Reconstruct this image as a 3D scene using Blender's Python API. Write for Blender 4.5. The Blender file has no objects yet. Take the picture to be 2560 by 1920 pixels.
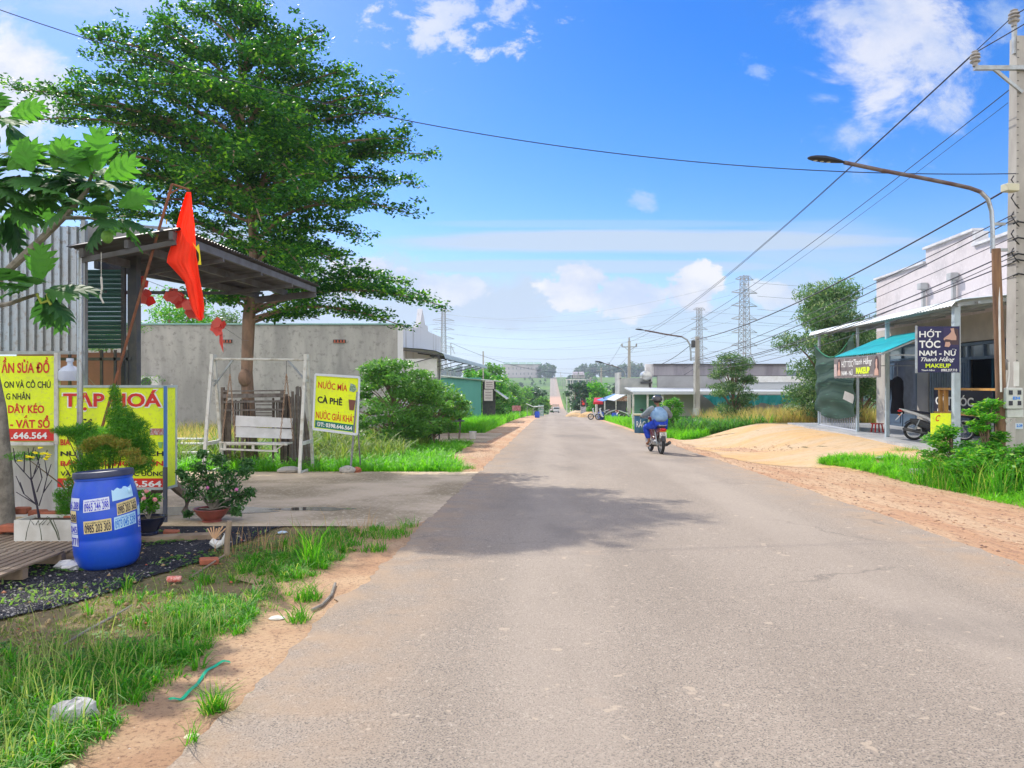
import bpy, bmesh, math, random
import numpy as np
from mathutils import Vector, Matrix, Euler
R = random.Random(11)
NR = np.random.RandomState(5)
sc = bpy.context.scene
COL = sc.collection
# ---------------------------------------------------------------- camera, world, sun, exposure
F = 1855.0      # focal length in pixels of the 2560 px wide photograph
CZ = 1.45       # eye height
cam = bpy.data.cameras.new('camera'); cam_o = bpy.data.objects.new('camera', cam); COL.objects.link(cam_o)
cam.sensor_width = 36; cam.lens = 36 * F / 2560
cam.clip_start = 0.05; cam.clip_end = 12000
cam_o.location = (0, 0, CZ); cam_o.rotation_euler = (math.radians(90), 0, 0)
sc.camera = cam_o
SUN_EL = math.radians(42); SX, SY = -0.534, 0.845       # horizontal direction towards the sun
SKY_STRENGTH = 0.13
world = bpy.data.worlds.new('World'); sc.world = world; world.use_nodes = True
nt = world.node_tree; nt.nodes.clear()
class NB:
    "tiny node-expression builder"
    def __init__(s, nt): s.nt = nt
    def new(s, t, **k):
        n = s.nt.nodes.new(t)
        for a, b in k.items(): setattr(n, a, b)
        return n
    def put(s, sock, v):
        if hasattr(v, 'is_output') or isinstance(v, bpy.types.NodeSocket): s.nt.links.new(v, sock)
        else: sock.default_value = v
    def m(s, op, a, b=0.0, c=0.0, clamp=False):
        n = s.new('ShaderNodeMath', operation=op, use_clamp=clamp)
        s.put(n.inputs[0], a); s.put(n.inputs[1], b); s.put(n.inputs[2], c)
        return n.outputs[0]
    def vm(s, op, a, b=(0, 0, 0)):
        n = s.new('ShaderNodeVectorMath', operation=op)
        s.put(n.inputs[0], a); s.put(n.inputs[1], b); return n.outputs[0]
    def noise(s, vec, scale, detail=4, rough=0.55, dist=0.0):
        n = s.new('ShaderNodeTexNoise'); s.put(n.inputs['Vector'], vec)
        n.inputs['Scale'].default_value = scale; n.inputs['Detail'].default_value = detail
        n.inputs['Roughness'].default_value = rough; n.inputs['Distortion'].default_value = dist
        return n.outputs['Fac']
    def mr(s, v, a, b, c=0.0, d=1.0, smooth=False):
        n = s.new('ShaderNodeMapRange', interpolation_type='SMOOTHSTEP' if smooth else 'LINEAR')
        s.put(n.inputs[0], v)
        for i, x in enumerate((a, b, c, d)): s.put(n.inputs[1 + i], x)
        return n.outputs[0]
    def mix(s, f, a, b, bt='MIX'):
        n = s.new('ShaderNodeMix', data_type='RGBA', blend_type=bt)
        s.put(n.inputs[0], f); s.put(n.inputs[6], a); s.put(n.inputs[7], b); return n.outputs[2]
    def xyz(s, x, y, z):
        n = s.new('ShaderNodeCombineXYZ')
        s.put(n.inputs[0], x); s.put(n.inputs[1], y); s.put(n.inputs[2], z); return n.outputs[0]
def c4(c): return (c[0], c[1], c[2], 1.0)
w = NB(nt)
sky = w.new('ShaderNodeTexSky', sky_type='NISHITA', sun_disc=False)
sky.sun_elevation = SUN_EL; sky.sun_rotation = math.atan2(SX, SY)
sky.air_density = 1.0; sky.dust_density = 0.3; sky.ozone_density = 2.5; sky.altitude = 50
hs = w.new('ShaderNodeHueSaturation'); hs.inputs['Saturation'].default_value = 1.56
hs.inputs['Value'].default_value = 0.80; hs.inputs['Hue'].default_value = 0.516
nt.links.new(sky.outputs[0], hs.inputs['Color'])
tc = w.new('ShaderNodeTexCoord'); sep = w.new('ShaderNodeSeparateXYZ')
nt.links.new(tc.outputs['Generated'], sep.inputs[0])
dx, dy, dz = sep.outputs
yy = w.m('MAXIMUM', dy, 0.08)
U = w.m('DIVIDE', dx, yy); V = w.m('DIVIDE', dz, yy)
uv = w.xyz(U, w.m('MULTIPLY', V, 1.5), 0.0)
wn = w.noise(uv, 6.0, 12, 0.66, 0.3)
wn_fine = w.noise(uv, 14.0, 11, 0.66, 0.2)
wn_st = w.noise(w.xyz(w.m('MULTIPLY', U, 0.6), w.m('MULTIPLY', V, 7.0), 3.0), 5.0, 8, 0.6)
# clouds: px, py, rx, ry in photograph pixels only name the compass direction and height of each cloud
CL = [(2205, 165, 250, 225, 1.35, 2.3, .66, 0), (2230, 60, 130, 110, 1.2, 2.3, .6, 0), (2060, 245, 130, 45, 1.1, 2.2, .6, 0), (2130, 330, 120, 60, 1.0, 1.8, .45, 0), (2520, 40, 110, 60, 1.1, 2.2, .5, 0),
      (1130, 25, 210, 95, 1.0, 3.6, .60, 1), (1900, 170, 40, 35, 1.0, 3.0, .4, 1),
      (30, 210, 190, 190, 1.7, 1.8, .95, 0), (300, 5, 330, 60, 1.0, 2.2, .5, 0), (60, 420, 260, 200, 1.2, 1.6, .5, 0),
      (480, 720, 620, 190, 2.2, 1.3, .98, 0), (930, 690, 200, 85, 1.9, 2.0, .95, 0),
      (1600, 604, 800, 34, 2.6, .8, .80, 2), (1480, 666, 640, 22, 2.2, .8, .62, 2), (1500, 560, 500, 14, 1.6, 1.0, .25, 2), (2060, 605, 300, 60, 1.2, 1.0, .35, 2), (2000, 640, 420, 50, 1.0, 1.3, .4, 2),
      (1180, 765, 380, 100, 1.7, 1.5, .85, 0), (1425, 725, 85, 62, 1.6, 2.0, .85, 1), (1570, 745, 95, 58, 1.6, 2.0, .75, 1), (1745, 715, 90, 66, 1.6, 2.0, .85, 1), (900, 690, 110, 60, 1.6, 2.0, .8, 1), (1110, 725, 120, 42, 1.4, 2.0, .6, 1), (1940, 740, 90, 40, 1.4, 2.0, .55, 1),
      (1600, 800, 520, 60, 1.2, 1.3, .55, 2), (1940, 730, 190, 60, 1.3, 2.2, .6, 0), (1610, 500, 40, 26, 1.1, 2.8, .5, 1)]
tot = None; puff = None
for (px, py, rx, ry, s_, a_, st, kind) in CL:
    eu = w.m('DIVIDE', w.m('SUBTRACT', U, (px - 1280) / F), rx / F)
    ev = w.m('DIVIDE', w.m('SUBTRACT', V, (960 - py) / F), ry / F)
    e = w.m('SQRT', w.m('ADD', w.m('MULTIPLY', eu, eu), w.m('MULTIPLY', ev, ev)))
    nn = (wn, wn_fine, wn_st)[kind]
    q = w.m('ADD', w.m('MULTIPLY', w.m('SUBTRACT', 1.0, e), s_), w.m('MULTIPLY', w.m('SUBTRACT', nn, 0.5), a_ * 2.3))
    crisp = kind == 1 and py > 600
    k = w.mr(q, 0.0 if crisp else -0.05, 0.42 if crisp else 1.0, 0.0, min(1.0, st * 1.2), True)
    if crisp or py in (165, 60, 210, 25): puff = k if puff is None else w.m('MAXIMUM', puff, k)
    else: tot = k if tot is None else w.m('MAXIMUM', tot, k)
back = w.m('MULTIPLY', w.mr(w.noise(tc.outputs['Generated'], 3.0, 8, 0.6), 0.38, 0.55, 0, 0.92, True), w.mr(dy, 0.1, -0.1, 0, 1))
hazeb = w.mr(dz, 0.0, 0.24, 0.72, 0.0, True)      # moist air low over the land
shade = w.mr(w.noise(uv, 7.0, 10, 0.6), 0.36, 0.62, 0.0, 1.0, True)
cloudc = w.mix(shade, c4((0.62, 0.72, 0.95)), c4((1.0, 0.99, 1.0)))
sc_up = w.vm('SCALE', cloudc); sc_up.node.inputs[3].default_value = 0.92 / SKY_STRENGTH * 0.60
hz = w.vm('SCALE', (0.42, 0.60, 0.86)); hz.node.inputs[3].default_value = 0.60 / SKY_STRENGTH
basec = w.mix(hazeb, hs.outputs[0], hz)
softc = w.vm('SCALE', (0.62, 0.77, 0.97)); softc.node.inputs[3].default_value = 0.92 / SKY_STRENGTH * 0.56
skyc = w.mix(tot, basec, softc)
skyc = w.mix(puff, skyc, sc_up)
fill_cloud = w.vm('SCALE', (1.0, 0.97, 0.93)); fill_cloud.node.inputs[3].default_value = 2.1 / SKY_STRENGTH * 0.72
skyc = w.mix(back, skyc, fill_cloud)      # unseen bright cloud bank, added behind the camera to lift shaded faces
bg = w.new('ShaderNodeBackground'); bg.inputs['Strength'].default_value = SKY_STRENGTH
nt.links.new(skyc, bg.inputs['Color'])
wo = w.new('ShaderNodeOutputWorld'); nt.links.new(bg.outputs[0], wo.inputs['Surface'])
sun = bpy.data.lights.new('sun', 'SUN'); sun.energy = 2.95; sun.angle = math.radians(0.53); sun.color = (1.0, 0.94, 0.84)
sun_o = bpy.data.objects.new('sun', sun); COL.objects.link(sun_o)
sd = Vector((SX * math.cos(SUN_EL), SY * math.cos(SUN_EL), math.sin(SUN_EL)))
sun_o.rotation_euler = (-sd).to_track_quat('-Z', 'Y').to_euler(); sun_o.location = (0, 0, 60)
sc.view_settings.view_transform = 'Standard'; sc.view_settings.look = 'None'
sc.view_settings.exposure = 0.82; sc.view_settings.gamma = 1.0
sc.render.engine = 'CYCLES'
sc.cycles.max_bounces = 8; sc.cycles.diffuse_bounces = 4; sc.cycles.glossy_bounces = 3
sc.cycles.transmission_bounces = 4; sc.cycles.transparent_max_bounces = 6; sc.cycles.volume_bounces = 0
sc.cycles.use_denoising = True
sc.cycles.sample_clamp_indirect = 6

# ---------------------------------------------------------------- helpers
def at(px, py, d): return Vector(((px - 1280) / F * d, d, CZ - (py - 960) / F * d))
def gx(px, d): return (px - 1280) / F * d
PY = [-80, 0, 70, 95, 130, 165, 205, 235, 260, 285, 310, 350, 390, 440, 570, 700, 744, 775, 820, 1200, 6000]
PZ = [1.2, 0, -1.85, -2.65, -4.0, -5.3, -6.85, -7.65, -8.2, -8.45, -8.45, -7.6, -6.3, -4.4, 0.3, 6.2, 7.9, 8.5, 8.2, 6.0, 0]
def prof(y): return float(np.interp(y, PY, PZ))
def sstep(t): t = min(1, max(0, t)); return t * t * (3 - 2 * t)
def ramp(x, y):
    a = sstep((x - (6.3 + 0.04 * (y - 20))) / 3.2); b = sstep((y - 13.8) / 2.2) * (1 - sstep((y - 28.5) / 3.5))
    return a * b
def ground(x, y):
    z = prof(y); r = ramp(x, y)
    return z * (1 - r) + (-0.035) * r
def gpt(px, d): x = gx(px, d); return Vector((x, d, ground(x, d)))
RD = 0.0523
def redge(y): return 4.25 + RD * y + (1.2 if y > 200 else 1.2 * max(0, y - 60) / 140)
def ledge(y): return -1.515 + RD * y + (1.0 if y > 200 else 1.0 * max(0, y - 60) / 140)

def tag(o, label=None, cat=None, group=None, kind=None):
    if label: o['label'] = label
    if cat: o['category'] = cat
    if group: o['group'] = group
    if kind: o['kind'] = kind
    return o
def thing(name, label, cat, loc=(0, 0, 0), rotz=0.0, group=None):
    o = bpy.data.objects.new(name, None); COL.objects.link(o); o.location = loc; o.rotation_euler = (0, 0, rotz)
    o.empty_display_size = 0.2
    return tag(o, label, cat, group)
def link(name, me, mat, parent=None, smooth=False):
    if mat is not None and not me.materials: me.materials.append(mat)
    if smooth: me.polygons.foreach_set('use_smooth', np.ones(len(me.polygons), bool))
    o = bpy.data.objects.new(name, me); COL.objects.link(o)
    if parent is not None: o.parent = parent
    return o
def copy_tree(o, parent=None, deep=True):
    c = o.copy(); COL.objects.link(c)
    if parent is not None: c.parent = parent; c.matrix_parent_inverse = o.matrix_parent_inverse
    if deep:
        for ch in [q for q in bpy.data.objects if q.parent is o]: copy_tree(ch, c)
    return c
class MB:
    def __init__(s, off=(0, 0, 0)): s.v = []; s.f = []; s.off = Vector(off); s.M = None
    def add(s, vs, fs):
        n = len(s.v)
        if s.M is not None: vs = [s.M @ Vector(p) for p in vs]
        s.v += [(p[0] - s.off[0], p[1] - s.off[1], p[2] - s.off[2]) for p in vs]
        s.f += [tuple(i + n for i in f) for f in fs]; return s
    def box(s, cx, cy, cz, sx, sy, sz, rz=0.0, bevel=0.0):
        hx, hy, hz = sx / 2, sy / 2, sz / 2
        cr, sr = math.cos(rz), math.sin(rz)
        if bevel <= 0:
            vs = [(x * cr - y * sr + cx, x * sr + y * cr + cy, z + cz) for z in (-hz, hz) for (x, y) in ((-hx, -hy), (hx, -hy), (hx, hy), (-hx, hy))]
            s.add(vs, [(3, 2, 1, 0), (4, 5, 6, 7), (0, 1, 5, 4), (1, 2, 6, 5), (2, 3, 7, 6), (3, 0, 4, 7)])
        else:
            b = min(bevel, hx * .9, hy * .9, hz * .9); vs = []
            def ring(ix, iy, z):
                return [(x * cr - y * sr + cx, x * sr + y * cr + cy, z + cz) for (x, y) in ((-ix + b, -iy), (ix - b, -iy), (ix, -iy + b), (ix, iy - b), (ix - b, iy), (-ix + b, iy), (-ix, iy - b), (-ix, -iy + b))]
            vs = ring(hx - b, hy - b, -hz) + ring(hx, hy, -hz + b) + ring(hx, hy, hz - b) + ring(hx - b, hy - b, hz)
            fs = [tuple(range(7, -1, -1)), tuple(range(24, 32))]
            for k in range(3):
                for i in range(8): fs.append((k * 8 + i, k * 8 + (i + 1) % 8, k * 8 + 8 + (i + 1) % 8, k * 8 + 8 + i))
            s.add(vs, fs)
        return s
    def beam(s, p, q, wd, ht=None, up=(0, 0, 1)):
        p, q = Vector(p), Vector(q); ht = ht or wd
        d = (q - p).normalized(); u = Vector(up)
        if abs(d.dot(u)) > 0.98: u = Vector((0, 1, 0))
        a = d.cross(u).normalized() * wd / 2; b = a.cross(d).normalized() * ht / 2
        vs = [e + x for e in (p, q) for x in (-a - b, a - b, a + b, -a + b)]
        return s.add(vs, [(3, 2, 1, 0), (4, 5, 6, 7), (0, 1, 5, 4), (1, 2, 6, 5), (2, 3, 7, 6), (3, 0, 4, 7)])
    def tube(s, pts, r, n=8, caps=True):
        pts = [Vector(p) for p in pts]; k = len(pts)
        rr = r if isinstance(r, (list, tuple)) else [r] * k
        if len(rr) != k: rr = [rr[0] + (rr[-1] - rr[0]) * i / (k - 1) for i in range(k)]
        ref = None; vs = []
        for i, p in enumerate(pts):
            d = (pts[min(i + 1, k - 1)] - pts[max(i - 1, 0)]).normalized()
            if ref is None: ref = Vector((0, 0, 1)) if abs(d.z) < 0.9 else Vector((1, 0, 0))
            a = d.cross(ref)
            if a.length < 1e-4: a = d.cross(Vector((0, 1, 0)))
            a.normalize(); b = d.cross(a).normalized(); ref = -b if False else ref
            for j in range(n):
                t = 2 * math.pi * j / n
                vs.append(p + (a * math.cos(t) + b * math.sin(t)) * rr[i])
        fs = []
        for i in range(k - 1):
            for j in range(n): fs.append((i * n + j, i * n + (j + 1) % n, (i + 1) * n + (j + 1) % n, (i + 1) * n + j))
        if caps: fs.append(tuple(range(n - 1, -1, -1))); fs.append(tuple(range((k - 1) * n, k * n)))
        return s.add(vs, fs)
    def lathe(s, prof, n=24, c=(0, 0, 0), M=None, cap=True):
        vs = []
        for (r, z) in prof:
            for j in range(n):
                t = 2 * math.pi * j / n; p = Vector((r * math.cos(t), r * math.sin(t), z))
                if M: p = M @ p
                vs.append(p + Vector(c))
        fs = []
        for i in range(len(prof) - 1):
            for j in range(n): fs.append((i * n + j, i * n + (j + 1) % n, (i + 1) * n + (j + 1) % n, (i + 1) * n + j))
        if cap: fs.append(tuple(range(n - 1, -1, -1))); fs.append(tuple(range((len(prof) - 1) * n, len(prof) * n)))
        return s.add(vs, fs)
    def prism(s, poly, axis_p, axis_q):
        "extrude a list of 3-D points by the vector q-p"
        d = Vector(axis_q) - Vector(axis_p); n = len(poly); vs = [Vector(p) for p in poly] + [Vector(p) + d for p in poly]
        fs = [tuple(range(n - 1, -1, -1)), tuple(range(n, 2 * n))] + [(i, (i + 1) % n, (i + 1) % n + n, i + n) for i in range(n)]
        return s.add(vs, fs)
    def quad(s, a, b, c, d): return s.add([a, b, c, d], [(0, 1, 2, 3)])
    def slab(s, a, b, c, d, th):
        "quad with thickness along its normal"
        a, b, c, d = map(Vector, (a, b, c, d)); n = (b - a).cross(d - a).normalized() * th
        return s.prism([a, b, c, d], (0, 0, 0), n)
    def ball(s, c, rx, ry=None, rz=None, n=12, m=8, jit=0):
        ry = ry or rx; rz = rz or rx; vs = []; fs = []
        for i in range(m + 1):
            ph = math.pi * i / m
            for j in range(n):
                t = 2 * math.pi * j / n; k = 1 + (R.uniform(-jit, jit) if jit else 0)
                vs.append((c[0] + rx * k * math.sin(ph) * math.cos(t), c[1] + ry * k * math.sin(ph) * math.sin(t), c[2] - rz * k * math.cos(ph)))
        for i in range(m):
            for j in range(n): fs.append((i * n + j, i * n + (j + 1) % n, (i + 1) * n + (j + 1) % n, (i + 1) * n + j))
        return s.add(vs, fs)
    def build(s, name, mat, parent=None, smooth=False):
        me = bpy.data.meshes.new(name); me.from_pydata(s.v, [], s.f); me.update()
        o = link(name, me, mat, parent, smooth)
        if smooth:
            bm = bmesh.new(); bm.from_mesh(me); bmesh.ops.recalc_face_normals(bm, faces=bm.faces)
            for e in bm.edges:
                if len(e.link_faces) == 2 and e.calc_face_angle(0) > 0.7: e.smooth = False
            bm.to_mesh(me); bm.free()
        else:
            bm = bmesh.new(); bm.from_mesh(me); bmesh.ops.recalc_face_normals(bm, faces=bm.faces); bm.to_mesh(me); bm.free()
        return o
def np_mesh(name, V, FQ, mat, parent=None, smooth=False, tris=None):
    "fast mesh from numpy verts, quads (and tris)"
    me = bpy.data.meshes.new(name); nq = 0 if FQ is None else len(FQ); n3 = 0 if tris is None else len(tris)
    me.vertices.add(len(V)); me.vertices.foreach_set('co', np.asarray(V, np.float32).ravel())
    li = []; ls = []; st = 0
    if nq: li.append(np.asarray(FQ, np.int32).ravel()); ls.append(np.arange(nq) * 4); st = nq * 4
    if n3: li.append(np.asarray(tris, np.int32).ravel()); ls.append(st + np.arange(n3) * 3)
    li = np.concatenate(li); ls = np.concatenate(ls).astype(np.int32)
    me.loops.add(len(li)); me.loops.foreach_set('vertex_index', li)
    me.polygons.add(nq + n3); me.polygons.foreach_set('loop_start', ls)
    me.update(calc_edges=True)
    return link(name, me, mat, parent, smooth)

# ---------------------------------------------------------------- materials
MC = {}
def mat(name, c, rough=0.7, c2=None, ns=6.0, metal=0.0, bump=0.0, bs=40.0, stretch=None, c3=None, spec=0.4, alpha=None, coat=0, lo=.35, hi=.65):
    "plain or mottled paint/earth/metal; c2 is worn or stained colour, c3 fine speckle"
    if name in MC: return MC[name]
    m = bpy.data.materials.new(name); m.use_nodes = True; t = m.node_tree; b = t.nodes['Principled BSDF']; q = NB(t)
    tcn = q.new('ShaderNodeTexCoord'); vec = tcn.outputs['Object']
    col = c4(c)
    if c2 is not None:
        v2 = vec
        if stretch: v2 = q.vm('MULTIPLY', vec, stretch)
        f = q.mr(q.noise(v2, ns, 6, 0.6, 0.2), lo, hi, 0, 1, True)
        col = q.mix(f, c4(c), c4(c2))
    if c3 is not None:
        f3 = q.mr(q.noise(vec, ns * 9, 4, 0.7), 0.5, 0.68, 0, 0.8, True)
        col = q.mix(f3, col, c4(c3))
    q.put(b.inputs['Base Color'], col)
    b.inputs['Roughness'].default_value = rough; b.inputs['Metallic'].default_value = metal
    b.inputs['Specular IOR Level'].default_value = spec
    if coat: b.inputs['Coat Weight'].default_value = coat
    if bump:
        bn = q.new('ShaderNodeBump'); bn.inputs['Strength'].default_value = 1.0; bn.inputs['Distance'].default_value = bump
        t.links.new(q.noise(vec, bs, 5, 0.65), bn.inputs['Height']); t.links.new(bn.outputs[0], b.inputs['Normal'])
    MC[name] = m; return m
def leafmat(name, c1, c2, trans=0.35, rough=0.45, c3=None):
    if name in MC: return MC[name]
    m = bpy.data.materials.new(name); m.use_nodes = True; t = m.node_tree; t.nodes.clear(); q = NB(t)
    g = q.new('ShaderNodeNewGeometry'); f = g.outputs['Random Per Island']
    col = q.mix(f, c4(c1), c4(c2))
    if c3 is not None: col = q.mix(q.mr(f, 0.86, 0.9, 0, 1), col, c4(c3))
    p = q.new('ShaderNodeBsdfPrincipled'); q.put(p.inputs['Base Color'], col); p.inputs['Roughness'].default_value = rough
    p.inputs['Specular IOR Level'].default_value = 0.35
    tr = q.new('ShaderNodeBsdfTranslucent')
    tcol = q.mix(0.5, col, c4((0.55, 0.75, 0.08)), 'MIX'); q.put(tr.inputs['Color'], q.mix(1.0, col, c4((1.9, 2.1, 0.9)), 'MULTIPLY'))
    ms = q.new('ShaderNodeMixShader'); ms.inputs[0].default_value = trans
    t.links.new(p.outputs[0], ms.inputs[1]); t.links.new(tr.outputs[0], ms.inputs[2])
    o = q.new('ShaderNodeOutputMaterial'); t.links.new(ms.outputs[0], o.inputs['Surface'])
    MC[name] = m; return m
# ---- text
TEXTC = {}
def text_geo(body, bold=0.0, shear=0.0):
    key = (body, bold, shear)
    if key not in TEXTC:
        cu = bpy.data.curves.new('t', 'FONT'); cu.body = body; cu.offset = bold; cu.shear = shear; cu.resolution_u = 3
        o = bpy.data.objects.new('t', cu); COL.objects.link(o)
        dg = bpy.context.evaluated_depsgraph_get()
        me = bpy.data.meshes.new_from_object(o.evaluated_get(dg))
        vs = [(v.co.x, v.co.y) for v in me.vertices]; fs = [tuple(p.vertices) for p in me.polygons]
        bpy.data.objects.remove(o); bpy.data.curves.remove(cu); bpy.data.meshes.remove(me)
        TEXTC[key] = (vs, fs)
    return TEXTC[key]
def letter(parent, body, surf, x0, y0, wd, ht, m, off=0.004, bold=0.012, shear=0.0, name='lettering'):
    "body fitted into the box x0,y0,wd,ht of a surface; surf(x,y,off) gives the 3-D point"
    vs, fs = text_geo(body, bold, shear)
    if not vs: return None
    xa = min(v[0] for v in vs); xb = max(v[0] for v in vs); ya = min(v[1] for v in vs); yb = max(v[1] for v in vs)
    mb = MB(); mb.add([surf(x0 + (x - xa) / (xb - xa) * wd, y0 + (y - ya) / (yb - ya) * ht, off) for x, y in vs], fs)
    me = bpy.data.meshes.new(name); me.from_pydata(mb.v, [], mb.f); me.update()
    return link(name, me, m, parent)
# ---- foliage
def leaves_np(cl, L, W=0.45, up=0.5, shell=0.55, fold=True, rs=None):
    "cl: rows cx,cy,cz,rx,ry,rz,n -> quads: one folded diamond per leaf"
    rs = rs or NR; P = []
    for (cx, cy, cz, rx, ry, rz, n) in cl:
        n = int(n); d = rs.normal(size=(n, 3)); d /= np.linalg.norm(d, axis=1)[:, None]
        r = (shell + (1 - shell) * rs.rand(n)) if shell > 0 else rs.rand(n) ** 0.4
        r = np.where(rs.rand(n) < 0.35, rs.rand(n) ** 0.5, r)
        P.append(np.array([cx, cy, cz]) + d * r[:, None] * np.array([rx, ry, rz]))
    P = np.concatenate(P); n = len(P)
    nrm = rs.normal(size=(n, 3)); nrm[:, 2] = np.abs(nrm[:, 2]) + up * 2; nrm /= np.linalg.norm(nrm, axis=1)[:, None]
    a = rs.normal(size=(n, 3)); a -= (a * nrm).sum(1)[:, None] * nrm; a /= np.linalg.norm(a, axis=1)[:, None]
    b = np.cross(nrm, a); s = (L * (0.7 + 0.6 * rs.rand(n)))[:, None]
    V = np.stack([P - a * s * .5, P + b * s * W * .5 - nrm * s * .08, P + a * s * .5 - nrm * s * .06, P - b * s * W * .5 - nrm * s * .08], 1).reshape(-1, 3)
    return V, np.arange(n * 4).reshape(-1, 4)
def crown(name, cl, L, m, parent, **k):
    V, Q = leaves_np(cl, L, **k)
    if parent is not None: V = V - np.array(parent.location)
    return np_mesh(name, V, Q, m, parent)
def grass_np(P, H, W, lean=0.35, rs=None):
    "blades: P base points (n,3), H heights, W widths -> quads + tris"
    rs = rs or NR; n = len(P); th = rs.rand(n) * 2 * np.pi; d = np.stack([np.cos(th), np.sin(th), 0 * th], 1)
    t2 = rs.rand(n) * 2 * np.pi; wv = np.stack([np.cos(t2), np.sin(t2), 0 * th], 1) * (W / 2)[:, None]
    le = lean * (0.3 + rs.rand(n)); up = np.array([0, 0, 1.0])
    M1 = P + up * (H * .55)[:, None] + d * (H * le * .35)[:, None]
    T = P + up * (H * (1 - .25 * le))[:, None] + d * (H * le * 1.15)[:, None]
    V = np.stack([P - wv, P + wv, M1 + wv * .75, M1 - wv * .75, T], 1).reshape(-1, 3)
    i = np.arange(n)[:, None] * 5
    return V, i + np.array([0, 1, 2, 3]), i + np.array([3, 2, 4])
def tufts(name, C, per, rad, h, wd, m, lean=1.0, label=None):
    "clumps of arching blades: C tuft centres (n,2)"
    C = np.asarray(C); n = len(C); k = NR.randint(int(per * .5), int(per * 1.5), n); idx = np.repeat(np.arange(n), k); N = len(idx); a = NR.rand(N) * 2 * np.pi; q = rad * NR.rand(N) ** .7 * (.6 + .8 * NR.rand(n))[idx]
    X = C[idx, 0] + q * np.cos(a); Y = C[idx, 1] + q * np.sin(a); zc = gz(C[:, 0], C[:, 1])[idx]; sc_ = (h[0] + (h[1] - h[0]) * NR.rand(n) ** 1.5)[idx]
    H = sc_ * (.45 + .75 * NR.rand(N)); W = wd * (.6 + .8 * NR.rand(N)); P = np.column_stack([X, Y, zc - .008]); b = a + NR.normal(size=N) * .6; d = np.stack([np.cos(b), np.sin(b), 0 * b], 1); wv = np.stack([-np.sin(b), np.cos(b), 0 * b], 1) * (W / 2)[:, None]; up = np.array([0, 0, 1.0]); le = (lean * (.25 + NR.rand(N)))[:, None]; H = H[:, None]
    M1 = P + up * H * .55 + d * H * le * .28; M2 = P + up * H * (.92 - .12 * le) + d * H * le * .75; T = P + up * H * (1.0 - .38 * le) + d * H * le * 1.35
    V = np.stack([P - wv, P + wv, M1 + wv, M1 - wv, M2 + wv * .7, M2 - wv * .7, T], 1).reshape(-1, 3); i = np.arange(N)[:, None] * 7
    o = np_mesh(name, V, np.concatenate([i + np.array([0, 1, 2, 3]), i + np.array([3, 2, 4, 5])]), m, None, tris=i + np.array([5, 4, 6])); return tag(o, label, 'grass', kind='stuff')
def gz(X, Y): return np.array([ground(x, y) for x, y in zip(X, Y)])
def grass(name, pts, h, wd, m, lean=0.4, label=None):
    "pts (n,2)"
    pts = np.asarray(pts); n = len(pts); z = gz(pts[:, 0], pts[:, 1]) - 0.01
    P = np.column_stack([pts, z]); H = h[0] + (h[1] - h[0]) * NR.rand(n) ** 1.6
    V, Q, T = grass_np(P, H, wd * (0.6 + 0.8 * NR.rand(n)), lean)
    o = np_mesh(name, V, Q, m, None, tris=T)
    return tag(o, label, 'grass', kind='stuff')
def vnoise(x, y, s=1.0, seed=0):
    "cheap smooth value noise, numpy"
    x = np.asarray(x) * s; y = np.asarray(y) * s; xi = np.floor(x).astype(int); yi = np.floor(y).astype(int); fx = x - xi; fy = y - yi
    fx = fx * fx * (3 - 2 * fx); fy = fy * fy * (3 - 2 * fy)
    def h(a, b):
        k = (a * 374761393 + b * 668265263 + seed * 974634777) & 0x7fffffff; k = (k ^ (k >> 13)) * 1274126177 & 0x7fffffff
        return (k & 0xffff) / 65535.0
    return (h(xi, yi) * (1 - fx) + h(xi + 1, yi) * fx) * (1 - fy) + (h(xi, yi + 1) * (1 - fx) + h(xi + 1, yi + 1) * fx) * fy
def fb(x, y, s, seed=0): return (vnoise(x, y, s, seed) * .55 + vnoise(x, y, s * 2.1, seed + 1) * .3 + vnoise(x, y, s * 4.3, seed + 2) * .15)
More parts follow.
